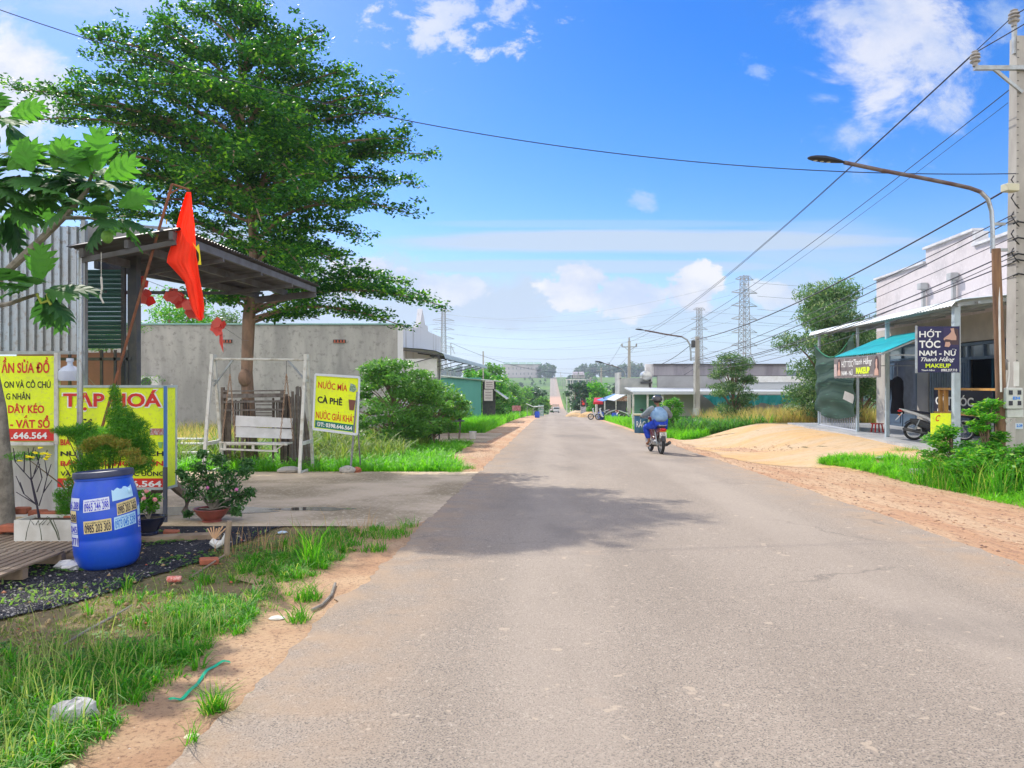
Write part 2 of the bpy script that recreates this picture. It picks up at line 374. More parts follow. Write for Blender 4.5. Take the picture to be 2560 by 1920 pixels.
# ---------------------------------------------------------------- ground, road and the flat sheets on it
def ys_grid(a, b, near=0.25):
    ys = []; y = a
    while y < b:
        ys.append(y); y += near if y < 34 else (1.0 if y < 90 else (5.0 if y < 400 else 40.0))
    ys.append(b); return sorted(set([round(q, 3) for q in ys] + [q for q in PY if a < q < b]))
M_soil = mat('field_soil', (0.10, 0.13, 0.035), 0.95, (0.22, 0.17, 0.08), 0.8, c3=(0.16, 0.12, 0.07), bump=0.02, bs=9)
def hill_mat():
    m = bpy.data.materials.new('land'); m.use_nodes = True; t = m.node_tree; b = t.nodes['Principled BSDF']; q = NB(t)
    g = q.new('ShaderNodeNewGeometry'); v = g.outputs['Position']; sp = q.new('ShaderNodeSeparateXYZ'); t.links.new(v, sp.inputs[0])
    near = q.mix(q.mr(q.noise(v, 0.9, 6, 0.6), .35, .65, 0, 1, True), c4((0.26, 0.19, 0.10)), c4((0.12, 0.12, 0.045)))
    near = q.mix(q.mr(q.noise(v, 14, 5, 0.7), .48, .7, 0, .8, True), near, c4((0.27, 0.21, 0.13)))
    vb = q.vm('MULTIPLY', v, (0.3, 1.0, 1.0))
    far = q.mix(q.mr(q.noise(vb, 0.016, 3, 0.5), .40, .60, 0, 1, True), c4((0.13, 0.25, 0.035)), c4((0.085, 0.155, 0.04)))
    far = q.mix(q.mr(q.noise(vb, 0.045, 5, 0.65), .55, .72, 0, .6, True), far, c4((0.20, 0.19, 0.10)))
    far = q.mix(q.mr(q.noise(v, 0.5, 4, 0.7), .5, .72, 0, .55, True), far, c4((0.05, 0.09, 0.03)))
    f = q.mr(sp.outputs[1], 45, 95, 0, 1, True)
    q.put(b.inputs['Base Color'], q.mix(f, near, far)); b.inputs['Roughness'].default_value = 0.95; b.inputs['Specular IOR Level'].default_value = 0.15
    bn = q.new('ShaderNodeBump'); bn.inputs['Distance'].default_value = 0.02; t.links.new(q.noise(v, 18, 6, .7), bn.inputs['Height']); t.links.new(bn.outputs[0], b.inputs['Normal'])
    return m
ysg = ys_grid(-80, 6000)
xsg = [-4000, -1500, -700, -400, -250, -160, -100, -60, -40, -25] + [round(-18 + .5 * i, 3) for i in range(30)] + [round(-3 + .25 * i, 3) for i in range(72)] + [15, 16, 18, 20, 24, 30, 40, 60, 100, 160, 250, 400, 700, 1500, 4000]
xsg = sorted(set(xsg)); nx = len(xsg)
V = np.array([(x, y, ground(x, y) - 0.012) for y in ysg for x in xsg])
Q = np.array([(j * nx + i, j * nx + i + 1, (j + 1) * nx + i + 1, (j + 1) * nx + i) for j in range(len(ysg) - 1) for i in range(nx - 1)])
land = np_mesh('ground', V, Q, hill_mat(), smooth=True); tag(land, kind='structure')

def strip(name, ys, xl, xr, off, m, nseg=6, kind='structure', noisy=None):
    rows = []
    for y in ys:
        a, b = xl(y), xr(y)
        for i in range(nseg + 1):
            x = a + (b - a) * i / nseg; z = ground(x, y) + off
            if noisy: z += noisy(x, y, i / nseg)
            rows.append((x, y, z))
    n = nseg + 1; k = len(ys)
    Q = [(j * n + i, j * n + i + 1, (j + 1) * n + i + 1, (j + 1) * n + i) for j in range(k - 1) for i in range(nseg)]
    o = np_mesh(name, np.array(rows), np.array(Q), m, smooth=True); tag(o, kind=kind); return o
def rag(y, s, a, seed): return (float(fb(y, seed * 7.3, s, seed)) - 0.5) * 2 * a
def ystep(a, b, s):
    n = int((b - a) / s); return sorted(set([round(a + (b - a) * i / n, 4) for i in range(n + 1)] + [q for q in PY if a < q < b]))
# asphalt
def asphalt_mat():
    m = bpy.data.materials.new('asphalt'); m.use_nodes = True; t = m.node_tree; b = t.nodes['Principled BSDF']; q = NB(t)
    g = q.new('ShaderNodeNewGeometry'); v = g.outputs['Position']
    sp = q.new('ShaderNodeSeparateXYZ'); t.links.new(v, sp.inputs[0])
    lat = q.m('SUBTRACT', sp.outputs[0], q.m('MULTIPLY', sp.outputs[1], RD))      # metres across the road
    along = q.vm('MULTIPLY', v, (1.0, 0.25, 1.0))
    base = q.mix(q.mr(q.noise(along, 0.9, 5, 0.6), .3, .7, 0, 1, True), c4((0.31, 0.255, 0.20)), c4((0.375, 0.31, 0.245)))
    n1 = q.noise(v, 42, 3, 0.75); n2 = q.noise(v, 110, 2, 0.6)
    base = q.mix(q.mr(n1, .50, .72, 0, .85, True), base, c4((0.52, 0.44, 0.35)))
    base = q.mix(q.mr(n2, .52, .62, 0, .75, True), base, c4((0.09, 0.085, 0.08)))
    # dust thrown from the verges, thicker towards the edges
    edge = q.m('ABSOLUTE', q.m('SUBTRACT', lat, 1.37))
    dust = q.m('MULTIPLY', q.mr(edge, 1.7, 2.95, 0, 1, True), q.mr(q.noise(v, 2.5, 6, .65), .35, .68, 0.1, 1, True))
    base = q.mix(q.m('MULTIPLY', dust, .75), base, c4((0.43, 0.30, 0.19)))
    pat = q.mr(q.noise(v, 1.6, 3, .55), .66, .72, 0, .55, True)
    base = q.mix(pat, base, c4((0.40, 0.31, 0.23)))
    trk = q.m('ABSOLUTE', q.m('SUBTRACT', q.m('ABSOLUTE', q.m('SUBTRACT', lat, 1.37)), 1.35))      # two pairs of wheel tracks
    base = q.mix(q.m('MULTIPLY', q.mr(trk, .15, .55, .38, 0, True), q.mr(q.noise(along, 1.3, 4, .6), .3, .6, .3, 1, True)), base, c4((0.43, 0.36, 0.29)))
    pale = q.mr(q.noise(q.vm('MULTIPLY', v, (1, .5, 1)), .33, 5, .6), .55, .66, 0, .45, True)
    base = q.mix(pale, base, c4((0.19, 0.165, 0.14)))
    chp = q.mr(q.noise(v, 7.5, 2, .5), .70, .73, 0, .75, True); base = q.mix(chp, base, c4((0.50, 0.40, 0.30)))
    far = q.mr(sp.outputs[1], 290, 330, 0, 1); far2 = q.mr(sp.outputs[1], 395, 420, 1, 0)
    base = q.mix(q.m('MULTIPLY', q.m('MULTIPLY', far, far2), .85), base, c4((0.62, 0.36, 0.24)))
    cr = q.new('ShaderNodeTexVoronoi', feature='DISTANCE_TO_EDGE'); q.put(cr.inputs['Vector'], q.vm('ADD', v, q.vm('SCALE', q.xyz(q.noise(v, 2, 4, .6), q.noise(v, 2.3, 4, .6), 0)))); cr.inputs['Scale'].default_value = 0.35
    crack = q.m('MULTIPLY', q.mr(cr.outputs['Distance'], 0.0, 0.008, 1, 0), q.mr(q.noise(v, .5, 2, .5), .5, .6, 0, .45))
    base = q.mix(crack, base, c4((0.11, 0.10, 0.09)))
    q.put(b.inputs['Base Color'], base); b.inputs['Roughness'].default_value = 0.85; b.inputs['Specular IOR Level'].default_value = 0.25
    bn = q.new('ShaderNodeBump'); bn.inputs['Distance'].default_value = 0.008
    t.links.new(q.m('ADD', q.noise(v, 60, 4, .8), q.m('MULTIPLY', n2, .5)), bn.inputs['Height']); t.links.new(bn.outputs[0], b.inputs['Normal'])
    return m
M_road = asphalt_mat()
yr = ystep(-40, 0, .3) + ystep(0, 12, .04) + ystep(12, 40, 0.12) + ystep(40.5, 200, 1.0) + ystep(205, 790, 5)
yr = sorted(set(yr))
strip('road', yr, lambda y: ledge(y) + rag(y, 1.3, .08 if y < 60 else 0, 1) + (rag(y, 6, .06, 2) if y < 40 else 0),
      lambda y: redge(y) + rag(y, 1.1, .09 if y < 60 else 0, 3) + (rag(y, 6, .04, 4) if y < 40 else 0), 0.012, M_road, 10)
def dirt(name, c1, c2, c3, s=1.2, bump=0.03, bs=22, fine=38, st=None):
    m = bpy.data.materials.new(name); m.use_nodes = True; t = m.node_tree; b = t.nodes['Principled BSDF']; q = NB(t)
    g = q.new('ShaderNodeNewGeometry'); v = g.outputs['Position']
    if st: v = q.vm('MULTIPLY', v, st)
    base = q.mix(q.mr(q.noise(v, s, 6, 0.62), .36, .64, 0, 1, True), c4(c1), c4(c2))
    base = q.mix(q.mr(q.noise(v, fine, 4, 0.72), .50, .68, 0, .85, True), base, c4(c3))
    q.put(b.inputs['Base Color'], base); b.inputs['Roughness'].default_value = 0.95; b.inputs['Specular IOR Level'].default_value = 0.15
    bn = q.new('ShaderNodeBump'); bn.inputs['Distance'].default_value = bump
    t.links.new(q.noise(v, bs, 7, .72), bn.inputs['Height']); t.links.new(bn.outputs[0], b.inputs['Normal'])
    return m
M_sand = dirt('sandy_verge', (0.60, 0.41, 0.25), (0.48, 0.29, 0.17), (0.24, 0.14, 0.09))
M_red = dirt('red_dirt', (0.66, 0.46, 0.29), (0.58, 0.34, 0.20), (0.34, 0.19, 0.13), 1.4, 0.10, 6, 14, (1.6, .32, 1))
M_yel = dirt('yellow_sand', (0.63, 0.40, 0.18), (0.60, 0.45, 0.29), (0.42, 0.28, 0.16), 0.6, 0.05, 5, 9, (.5, 1.3, 1))
M_con = dirt('old_concrete', (0.62, 0.49, 0.34), (0.32, 0.25, 0.155), (0.66, 0.54, 0.40), 0.55, 0.006, 30, 18)
M_grav = dirt('black_gravel', (0.018, 0.02, 0.03), (0.045, 0.045, 0.055), (0.16, 0.15, 0.15), 3.0, 0.05, 45, 60)
M_slab = mat('floor_tile', (0.50, 0.50, 0.50), 0.35, (0.36, 0.37, 0.39), 1.2, c3=(.58, .57, .55))
# left shoulder, near
strip('left_verge_dirt', ystep(-6, 9.4, .08), lambda y: ledge(y) - .85 - .15 * math.sin(y * 1.3) + rag(y, 1.6, .4, 5), lambda y: ledge(y) + .12, 0.004, M_sand, 8)
strip('left_shoulder_dirt', ystep(15.2, 150, .3), lambda y: ledge(y) - (.45 + .9 * sstep((y - 15) / 6) + .5 * sstep((y - 30) / 8)) + rag(y, .9, .3, 6), lambda y: ledge(y) + .12, 0.004, M_red, 5)
strip('side_driveway', ystep(27.5, 36.5, .25), lambda y: -6.2 + rag(y, .7, .4, 7), lambda y: ledge(y) - .8 + rag(y, .8, .2, 8), 0.009, M_con, 6)
strip('concrete_apron', ystep(8.75, 15.75, .07), lambda y: -9.0, lambda y: ledge(y) + .05 + rag(y, 3, .07, 9) - (0.25 * sstep((9.6 - y)) if y < 9.6 else 0), 0.006, M_con, 10)
strip('dark_gravel_patch', ystep(4.4, 8.75, .06), lambda y: -7.5, lambda y: -3.72 + .62 * sstep((y - 4.4) / 1.3) + .25 * (y - 5.7) * (1 if y > 5.7 else 0) * .55 + rag(y, 2.6, .22, 10), 0.005, M_grav, 10)
# right shoulder
strip('right_shoulder_dirt', ystep(-4, 150, .14), lambda y: redge(y) - .12, lambda y: redge(y) + (2.9 + .5 * sstep((14 - y) / 5) - 1.1 * sstep((y - 15) / 4) - .9 * sstep((y - 26) / 6)) + rag(y, 1.0, .3, 12), 0.003, M_red, 8)
strip('sand_ramp', ystep(15.2, 30.5, .12), lambda y: redge(y) + .12 + 1.3 * sstep((18.2 - y) / 2.5) + rag(y, 1.2, .25, 13) + 0.4,
      lambda y: 9.95 + .086 * (y - 16.2) + (0 if y < 26.3 else -(y - 26.3) * .95) + rag(y, 1.4, .1, 14), 0.010, M_yel, 16, noisy=lambda x, y, t: .012 * math.sin(math.pi * t) + .035 * math.sin(math.pi * t) * math.sin(x * 1.7 + y * .8))
# ---------------------------------------------------------------- shared materials
M_galv = mat('galvanised_sheet', (0.38, 0.43, 0.47), 0.26, (0.36, 0.37, 0.37), 2.0, metal=0.6, stretch=(3, 3, .6), c3=(.26, .22, .18))
M_steel = mat('grey_steel', (0.38, 0.42, 0.44), 0.45, (0.28, 0.29, 0.29), 5, metal=0.4)
M_dark = mat('dark_steel', (0.05, 0.055, 0.065), 0.5, (0.09, 0.085, 0.08), 5)
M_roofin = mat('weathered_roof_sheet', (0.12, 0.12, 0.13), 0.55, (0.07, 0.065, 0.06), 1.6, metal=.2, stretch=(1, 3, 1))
M_black = mat('black_plastic', (0.02, 0.02, 0.022), 0.45)
M_yellow = mat('yellow_banner', (0.80, 0.95, 0.012), 0.5, (0.70, 0.83, 0.03), 2.5, c3=(.60, .66, .10), lo=.42, hi=.7)
M_lred = mat('red_lettering', (0.62, 0.03, 0.02), 0.5); M_lblk = mat('black_lettering', (0.012, 0.012, 0.02), 0.5)
M_lwht = mat('white_lettering', (0.80, 0.80, 0.78), 0.5); M_lgrn = mat('green_panel', (0.01, 0.17, 0.13), 0.5)
M_lyel = mat('lime_lettering', (0.70, 0.85, 0.02), 0.5); M_lblu = mat('blue_lettering', (0.02, 0.10, 0.55), 0.5)
M_wht = mat('white_paint', (0.72, 0.72, 0.70), 0.5, (0.60, 0.59, 0.55), 3)
M_frame = mat('white_frame_paint', (0.60, 0.60, 0.56), 0.5, (0.40, 0.37, 0.31), 6, lo=.45, hi=.7)
M_rust = mat('rusty_pipe', (0.27, 0.10, 0.05), 0.8, (0.16, 0.07, 0.04), 9)
M_bark = mat('grey_brown_bark', (0.30, 0.19, 0.13), 0.9, (0.18, 0.12, 0.085), 7, bump=0.01, bs=25, stretch=(1, 1, .3))
M_bark2 = mat('pale_bark', (0.30, 0.27, 0.22), 0.9, (0.17, 0.15, 0.12), 8, bump=0.012, bs=30)
M_wood = mat('weathered_wood', (0.34, 0.26, 0.18), 0.85, (0.22, 0.16, 0.11), 5, stretch=(1, .2, 1), bump=.003, bs=60)
M_wood_d = mat('dark_old_wood', (0.12, 0.09, 0.075), 0.85, (0.20, 0.16, 0.13), 5)
M_brick = mat('red_brick', (0.42, 0.13, 0.07), 0.9, (0.30, 0.10, 0.06), 9, bump=.004, bs=60)
M_pot = mat('glazed_red_pot', (0.30, 0.07, 0.05), 0.4, (0.22, 0.06, 0.05), 6)
M_conc = mat('cast_concrete', (0.42, 0.40, 0.36), 0.85, (0.33, 0.31, 0.28), 3, bump=.003, bs=50, stretch=(1, 1, .4))
M_rend = mat('bare_render', (0.47, 0.45, 0.42), 0.9, (0.30, 0.29, 0.275), .5, c3=(.24, .23, .215), bump=.004, bs=25, stretch=(2.2, 2.2, .55), lo=.32, hi=.68)
M_rend2 = mat('stained_white_render', (0.66, 0.66, 0.68), 0.85, (0.34, 0.31, 0.27), .9, stretch=(2.4, 2.4, .22), lo=.52, hi=.75)
M_teal = mat('teal_trim', (0.22, 0.45, 0.42), 0.5, (.3, .5, .47), 2)
M_leaf = leafmat('umbrella_tree_leaf', (0.010, 0.06, 0.020), (0.065, 0.225, 0.022), .40, c3=(.20, .40, .03))
M_leaf2 = leafmat('bush_leaf', (0.08, 0.22, 0.045), (0.17, 0.36, 0.07), .35, c3=(.2, .35, .06))
M_leaf3 = leafmat('bright_leaf', (0.05, 0.22, 0.015), (0.12, 0.36, 0.03), .40, c3=(.28, .45, .05))
M_leaf4 = leafmat('acacia_leaf', (0.06, 0.14, 0.055), (0.13, 0.23, 0.09), .35, c3=(.30, .36, .2))
M_leaf5 = leafmat('dark_leaf', (0.015, 0.06, 0.025), (0.045, 0.12, 0.04), .3)
M_fern = leafmat('feathery_fern', (0.05, 0.20, 0.02), (0.13, 0.34, 0.03), .45)
M_ferndry = leafmat('dried_fern', (0.36, 0.24, 0.04), (0.20, 0.30, 0.05), .35)
M_far = leafmat('hazy_wood_leaf', (0.035, 0.09, 0.035), (0.08, 0.16, 0.05), .3)
M_gr = leafmat('lush_grass', (0.03, 0.17, 0.006), (0.12, 0.38, 0.012), .42, .6, c3=(.36, .40, .10))
M_gr2 = leafmat('short_verge_grass', (0.10, 0.34, 0.012), (0.20, 0.48, 0.03), .45, .5)
M_dry = leafmat('dry_grass_blades', (0.42, 0.32, 0.13), (0.58, 0.44, 0.24), .40, .6, c3=(.2, .3, .06))
M_weed = leafmat('yellow_green_weeds', (0.09, 0.20, 0.03), (0.30, 0.33, 0.09), .4, .6)

# ---------------------------------------------------------------- the big tiered tree
def limb(mb, pts, r0, r1, n=6): mb.tube(pts, [r0 + (r1 - r0) * i / (len(pts) - 1) for i in range(len(pts))], n)
def D(x, y): return (x * 1.1573, y * 1.1573)
def big_tree():
    d0 = 17.6; base = gpt(628, d0)
    t = thing('tiered_shade_tree', 'tall broad tree with tiered dark green crown rising behind the white swing bench', 'tree', base)
    tr = MB(base); path = [(628, None), (617, 930), (622, 800), (636, 640), (628, 480), (606, 330), (600, 180), (604, 20)]
    tp = [base - Vector((0, 0, .1))] + [at(x, y, d0 + .1) for x, y in path[1:]]
    tr.tube(tp, [.19, .135, .15, .12, .10, .075, .05, .02], 12)
    tr.ball(at(612, 945, d0 - .02), .16, .15, .22, 10, 6)
    def trunk_at(ydisp):
        y = ydisp * 1.1573; z = CZ - (y - 960) / F * d0
        for a, b in zip(tp[:-1], tp[1:]):
            if a.z <= z <= b.z: return a.lerp(b, (z - a.z) / (b.z - a.z))
        return tp[-1]
    br = [(660, 958, 662, .3), (665, 905, 640, 1.3), (680, 870, 705, -.6), (650, 880, 612, 1.8), (690, 690, 690, 1.5), (520, 745, 562, 0), (530, 730, 575, -2), (470, 790, 520, 1.2), (430, 893, 462, 0),
          (400, 905, 400, 1.2), (385, 925, 334, 0), (370, 880, 300, -1.2), (330, 840, 345, 2), (280, 862, 200, 0), (300, 845, 245, .8), (230, 765, 150, 0), (200, 745, 175, 1.3), (170, 700, 62, 0), (180, 690, 105, 1),
          (330, 30, 195, 0), (350, 62, 262, 1), (300, 120, 225, -1), (200, 182, 78, 0), (220, 215, 128, 1.2), (260, 160, 180, 0.5), (150, 312, 62, 0), (170, 350, 50, -1), (400, 180, 330, -1.2), (420, 100, 392, 1), (440, 240, 440, 0),
          (500, 200, 480, 1.5), (540, 300, 520, 1), (600, 430, 590, -1.4), (655, 400, 650, 1.2), (640, 470, 655, -1), (60, 400, 18, .3), (30, 470, 2, 0), (20, 545, 0, .5), (50, 572, 40, -.5), (80, 640, 95, .6), (130, 640, 150, -1.8),
          (250, 450, 200, -3.6), (280, 620, 262, -4.2), (360, 500, 350, -4.4), (420, 650, 415, -4.4), (470, 560, 480, -4.0), (400, 400, 400, -3.8), (340, 700, 350, -3.6), (150, 560, 130, -2.6), (220, 330, 180, -2.5), (480, 760, 450, -2.6), (560, 660, 600, -3.6),
          (250, 440, 210, 3.6), (280, 620, 262, 4.2), (360, 480, 350, 4.4), (420, 650, 415, 4.4), (480, 560, 500, 4.0), (340, 720, 340, 3.6), (560, 500, 575, 4), (600, 640, 600, 3.5), (420, 330, 410, 3.4), (300, 260, 290, 2.6), (380, 160, 345, 2.2), (250, 760, 235, 2.4)]
    cl = []; rr = random.Random(3)
    for (s, x, y, dd) in br:
        a = trunk_at(s + 40 if s < 600 else s + 10); px, py = D(x, y); b = at(px, py, d0 + dd)
        L = (b - a).length; out = (b - a); out.z = 0; side = Vector((-out.y, out.x, 0)).normalized() if out.length > .1 else Vector((1, 0, 0))
        pts = []
        for i in range(7):
            u = i / 6; p = a.lerp(b, u); p.z += math.sin(u * math.pi) * .10 * L * (1 if b.z > a.z - .3 else 1.6); pts.append(p + Vector((rr.uniform(-.05, .05), rr.uniform(-.05, .05), 0)) * L * .2)
        r0 = .018 + .011 * L; limb(tr, pts, r0, .008, 5)
        n = max(6, int(L / .29))
        for k in range(n):
            u = .22 + .80 * (k + rr.random() * .6) / n; u = min(u, 1.0)
            i = min(5, int(u * 6)); p = pts[i].lerp(pts[i + 1], u * 6 - i)
            wd = (.14 + .85 * math.sin(min(1, u * 1.02) ** .9 * math.pi)) * min(1, L / 4)
            for q in range(2 if u < .85 else 1):
                off = side * rr.uniform(-1, 1) * wd; c = p + off + Vector((0, 0, rr.uniform(-.07, .15)))
                if q == 0 and abs(off.length) > .25 and rr.random() < .5: limb(tr, [p, p.lerp(c, .6) + Vector((0, 0, .04)), c], .012, .005, 4)
                s_ = rr.uniform(.7, 1.15)
                cl.append((c.x, c.y, c.z, .48 * s_, .48 * s_, .15 * s_, int(76 * s_)))
                if rr.random() < .55: cl.append((c.x + rr.uniform(-.45, .45), c.y + rr.uniform(-.45, .45), c.z + rr.uniform(.02, .26), .24, .24, .13, 26))
    tr.build('trunk', M_bark, t, True)
    crown('crown', cl, .105, M_leaf, t, W=.55, up=.45, shell=.2)
    return t
big_tree()

def gtree(name, label, px, d, h, r, m, n=2500, L=.16, group=None, sz=(.32, .52), th=None, rz=.9, cat='tree', low=.25, bark=None, lumps=14, base=None, up=.4, W=.45, seed=None, trunk=True):
    "ordinary small tree or bush: trunk, a few limbs, lumpy crown"
    rr = random.Random(seed if seed is not None else int(px * 7 + d * 13)); b = base or gpt(px, d)
    t = thing(name, label, cat, b, 0, group); tr = MB(b); cl = []
    top = b + Vector((rr.uniform(-.1, .1) * r, 0, h * .8)); tw = th or max(.03, h * .018)
    for k in range(lumps):
        a = rr.uniform(0, 2 * math.pi); zf = low + (1 - low) * (k + .5) / lumps; q = math.sin(math.pi * min(1, (zf - low) / (1 - low) * .82 + .12)) ** .7
        rad = r * q * rr.uniform(.35, .78); c = b + Vector((math.cos(a) * rad, math.sin(a) * rad, h * zf * .93))
        s_ = rr.uniform(*sz) * r
        cl.append((c.x, c.y, c.z, s_ * 1.05, s_ * 1.05, s_ * rz * .8, n / lumps))
        s0 = b.lerp(top, max(.12, zf * .75 - .1))
        if trunk: tr.tube([s0, s0.lerp(c, .6) + Vector((0, 0, .03 * h)), c], [tw * .45, tw * .3, tw * .12], 4)
    if trunk:
        tr.tube([b - Vector((0, 0, .1)), b.lerp(top, .5) + Vector((rr.uniform(-.03, .03) * h, 0, 0)), top], [tw, tw * .75, tw * .3], 7)
        tr.build('trunk', bark or M_bark, t, True)
    crown('crown' if cat == 'tree' else 'foliage', cl, L, m, t, up=up, shell=.35, W=W)
    return t

# ---------------------------------------------------------------- tin shed with its lean-to canopy
def shed():
    d = 9.3; t = thing('tin_shed', 'grey corrugated tin shed with a sheet metal canopy, beside the yellow boards', 'shed', (-6.2, d, ground(-6, d)))
    o = t.location; mb = MB(o)
    def ribs(mb, x0, x1, y, z0, z1a, z1b, pitch=.105, amp=.034, dirn=-1):
        x = x0; P = []
        while x < x1:
            for (u, a) in ((0, 0), (.62, 0), (.72, 1), (.9, 1)): P.append((x + u * pitch, y + dirn * a * amp))
            x += pitch
        n = len(P); vs = [(p[0], p[1], z0) for p in P] + [(p[0], p[1], z1a + (z1b - z1a) * (p[0] - x0) / (x1 - x0)) for p in P]
        vs += [(p[0], p[1] + .004, z0) for p in P] + [(p[0], p[1] + .004, z1a + (z1b - z1a) * (p[0] - x0) / (x1 - x0)) for p in P]
        fs = [(i, i + 1, n + i + 1, n + i) for i in range(n - 1)] + [(2 * n + i, 2 * n + i + 1, 3 * n + i + 1, 3 * n + i) for i in range(n - 1)]
        mb.add(vs, fs)
    ribs(mb, -9.0, -5.42, d, 1.86, 3.53, 3.42); mb.build('corrugated_wall', M_galv, t)
    mb = MB(o); mb.box(-5.36, d, 2.0, .05, .07, 3.0); mb.box(-7.2, d - .03, 1.84, 3.7, .05, .04); mb.box(-7.2, d - .02, 3.53, 3.7, .09, .035); mb.build('steel_trim', M_steel, t)
    mb = MB(o); mb.tube([at(200, 628, 8.85), at(200, 1330, 8.85)], .035, 10); mb.build('post', M_galv, t, True)
    mb = MB(o); mb.box(-5.02, 9.86, 1.5, .12, .12, 3.4); mb.box(-5.18, 9.9, 1.5, .05, .05, 3.4); mb.build('post', M_dark, t)
    # green roller shutter of horizontal ribs
    g = mat('green_shutter', (0.04, 0.13, 0.11), .5, (.03, .10, .085), 3); mb = MB(o); z = 1.95
    while z < 3.0: mb.box(-5.5, 9.92, z, .66, .012, .05); mb.box(-5.5, 9.905, z + .02, .66, .03, .022); z += .062
    mb.build('shutter', g, t)
    # lower masonry, window bay with bars and wire
    mb = MB(o); mb.box(-7.1, 9.55, .22, 3.9, .14, 1.06); mb.build('plinth_wall', mat('pale_grey_wall', (.46, .46, .47), .7, (.33, .32, .32), 2, stretch=(2, 2, .5)), t)
    mb = MB(o); mb.box(-5.95, 10.05, 1.3, 1.5, .03, 1.15); mb.build('back_wall', mat('pink_wall', (.42, .2, .16), .8, (.35, .18, .15), 4), t)
    mb = MB(o)
    for x in (-5.62, -5.42, -5.24, -5.08, -5.84): mb.box(x, 9.8, 1.35, .03, .03, 1.1)
    mb.box(-5.5, 9.8, 1.78, .95, .03, .04); mb.build('window_bars', M_dark, t)
    mb = MB(o)
    for k in range(-7, 9):
        x = -5.35 + k * .06
        for s in (1, -1):
            a = Vector((x, 9.83, .75)); b = Vector((x + s * .95, 9.83, 1.75)); lo, hi = -5.62, -5.08
            ts = sorted([(lo - a.x) / (b.x - a.x), (hi - a.x) / (b.x - a.x)]); t0, t1 = max(0, ts[0]), min(1, ts[1])
            if t1 > t0: mb.tube([a.lerp(b, t0), a.lerp(b, t1)], .003, 3)
    mb.build('wire_mesh', M_steel, t)
    # canopy: lean-to sheet seen from below, corrugated across
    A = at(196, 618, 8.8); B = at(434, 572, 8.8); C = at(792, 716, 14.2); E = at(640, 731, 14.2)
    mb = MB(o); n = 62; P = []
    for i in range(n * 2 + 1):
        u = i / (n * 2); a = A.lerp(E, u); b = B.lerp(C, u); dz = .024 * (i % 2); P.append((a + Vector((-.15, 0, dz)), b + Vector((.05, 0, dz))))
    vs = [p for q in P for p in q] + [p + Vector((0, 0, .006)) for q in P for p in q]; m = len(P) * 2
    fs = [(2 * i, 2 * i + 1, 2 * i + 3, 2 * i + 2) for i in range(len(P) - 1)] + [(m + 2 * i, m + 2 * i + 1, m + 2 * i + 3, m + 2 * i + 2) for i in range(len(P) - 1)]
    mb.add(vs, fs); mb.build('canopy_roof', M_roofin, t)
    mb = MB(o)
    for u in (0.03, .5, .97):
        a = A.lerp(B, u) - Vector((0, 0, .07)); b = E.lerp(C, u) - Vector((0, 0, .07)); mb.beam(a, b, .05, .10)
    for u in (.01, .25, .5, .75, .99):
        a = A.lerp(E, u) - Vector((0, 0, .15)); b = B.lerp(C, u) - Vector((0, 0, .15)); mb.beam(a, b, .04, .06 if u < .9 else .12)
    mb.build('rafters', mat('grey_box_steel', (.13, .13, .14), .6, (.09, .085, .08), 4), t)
    mb = MB(o); a = Vector((-5.0, 9.9, 2.72)); mb.beam(at(262, 731, 9.9), at(655, 733, 14.0), .04, .05); mb.beam(at(240, 660, 9.8), at(640, 733, 14.1), .06, .12); mb.build('tie_beam', M_dark, t)
    mb = MB(o); p = [at(200, 560, 9.5), at(352, 566, 9.5), at(352, 604, 9.5), at(200, 622, 9.5)]; mb.prism(p, (0, 0, 0), (0, .01, 0)); mb.beam(at(345, 565, 9.4), at(436, 573, 8.85), .05, .03); mb.build('gable_sheet', mat('pale_gable_sheet', (.30, .31, .31), .5, (.24, .24, .24), 3), t)
    mb = MB(o); p = [at(255, 625, 8.8), at(256, 700, 8.8), at(254, 735, 8.8), at(258, 755, 8.8), at(252, 720, 8.79)]; mb.tube([at(253, 630, 8.8), at(253, 692, 8.8)], .004, 4); mb.tube([at(253, 692, 8.8), at(255, 720, 8.8), at(251, 742, 8.8), at(259, 758, 8.8)], .012, 5); mb.build('hanging_cord', M_wht, t)
    return t
shed()
# glass jug hanging in the window
j = thing('plastic_jug', 'clear plastic jug hanging in the shed window above the yellow board', 'jug', at(175, 948, 9.2))
mb = MB(j.location); mb.lathe([(.01, 0), (.12, .0), (.13, .03), (.13, .12), (.08, .17), (.035, .19), (.03, .23), (.045, .24), (.04, .28), (.01, .28)], 16, j.location - Vector((0, 0, .02)))
mb.build('jug_body', mat('cloudy_plastic', (.62, .68, .80), .25, (.55, .6, .75), 3), j, True)
mb = MB(j.location); mb.tube([j.location + Vector((0, 0, .26)), j.location + Vector((0, 0, .42))], .004, 4); mb.build('cord', M_dark, j)

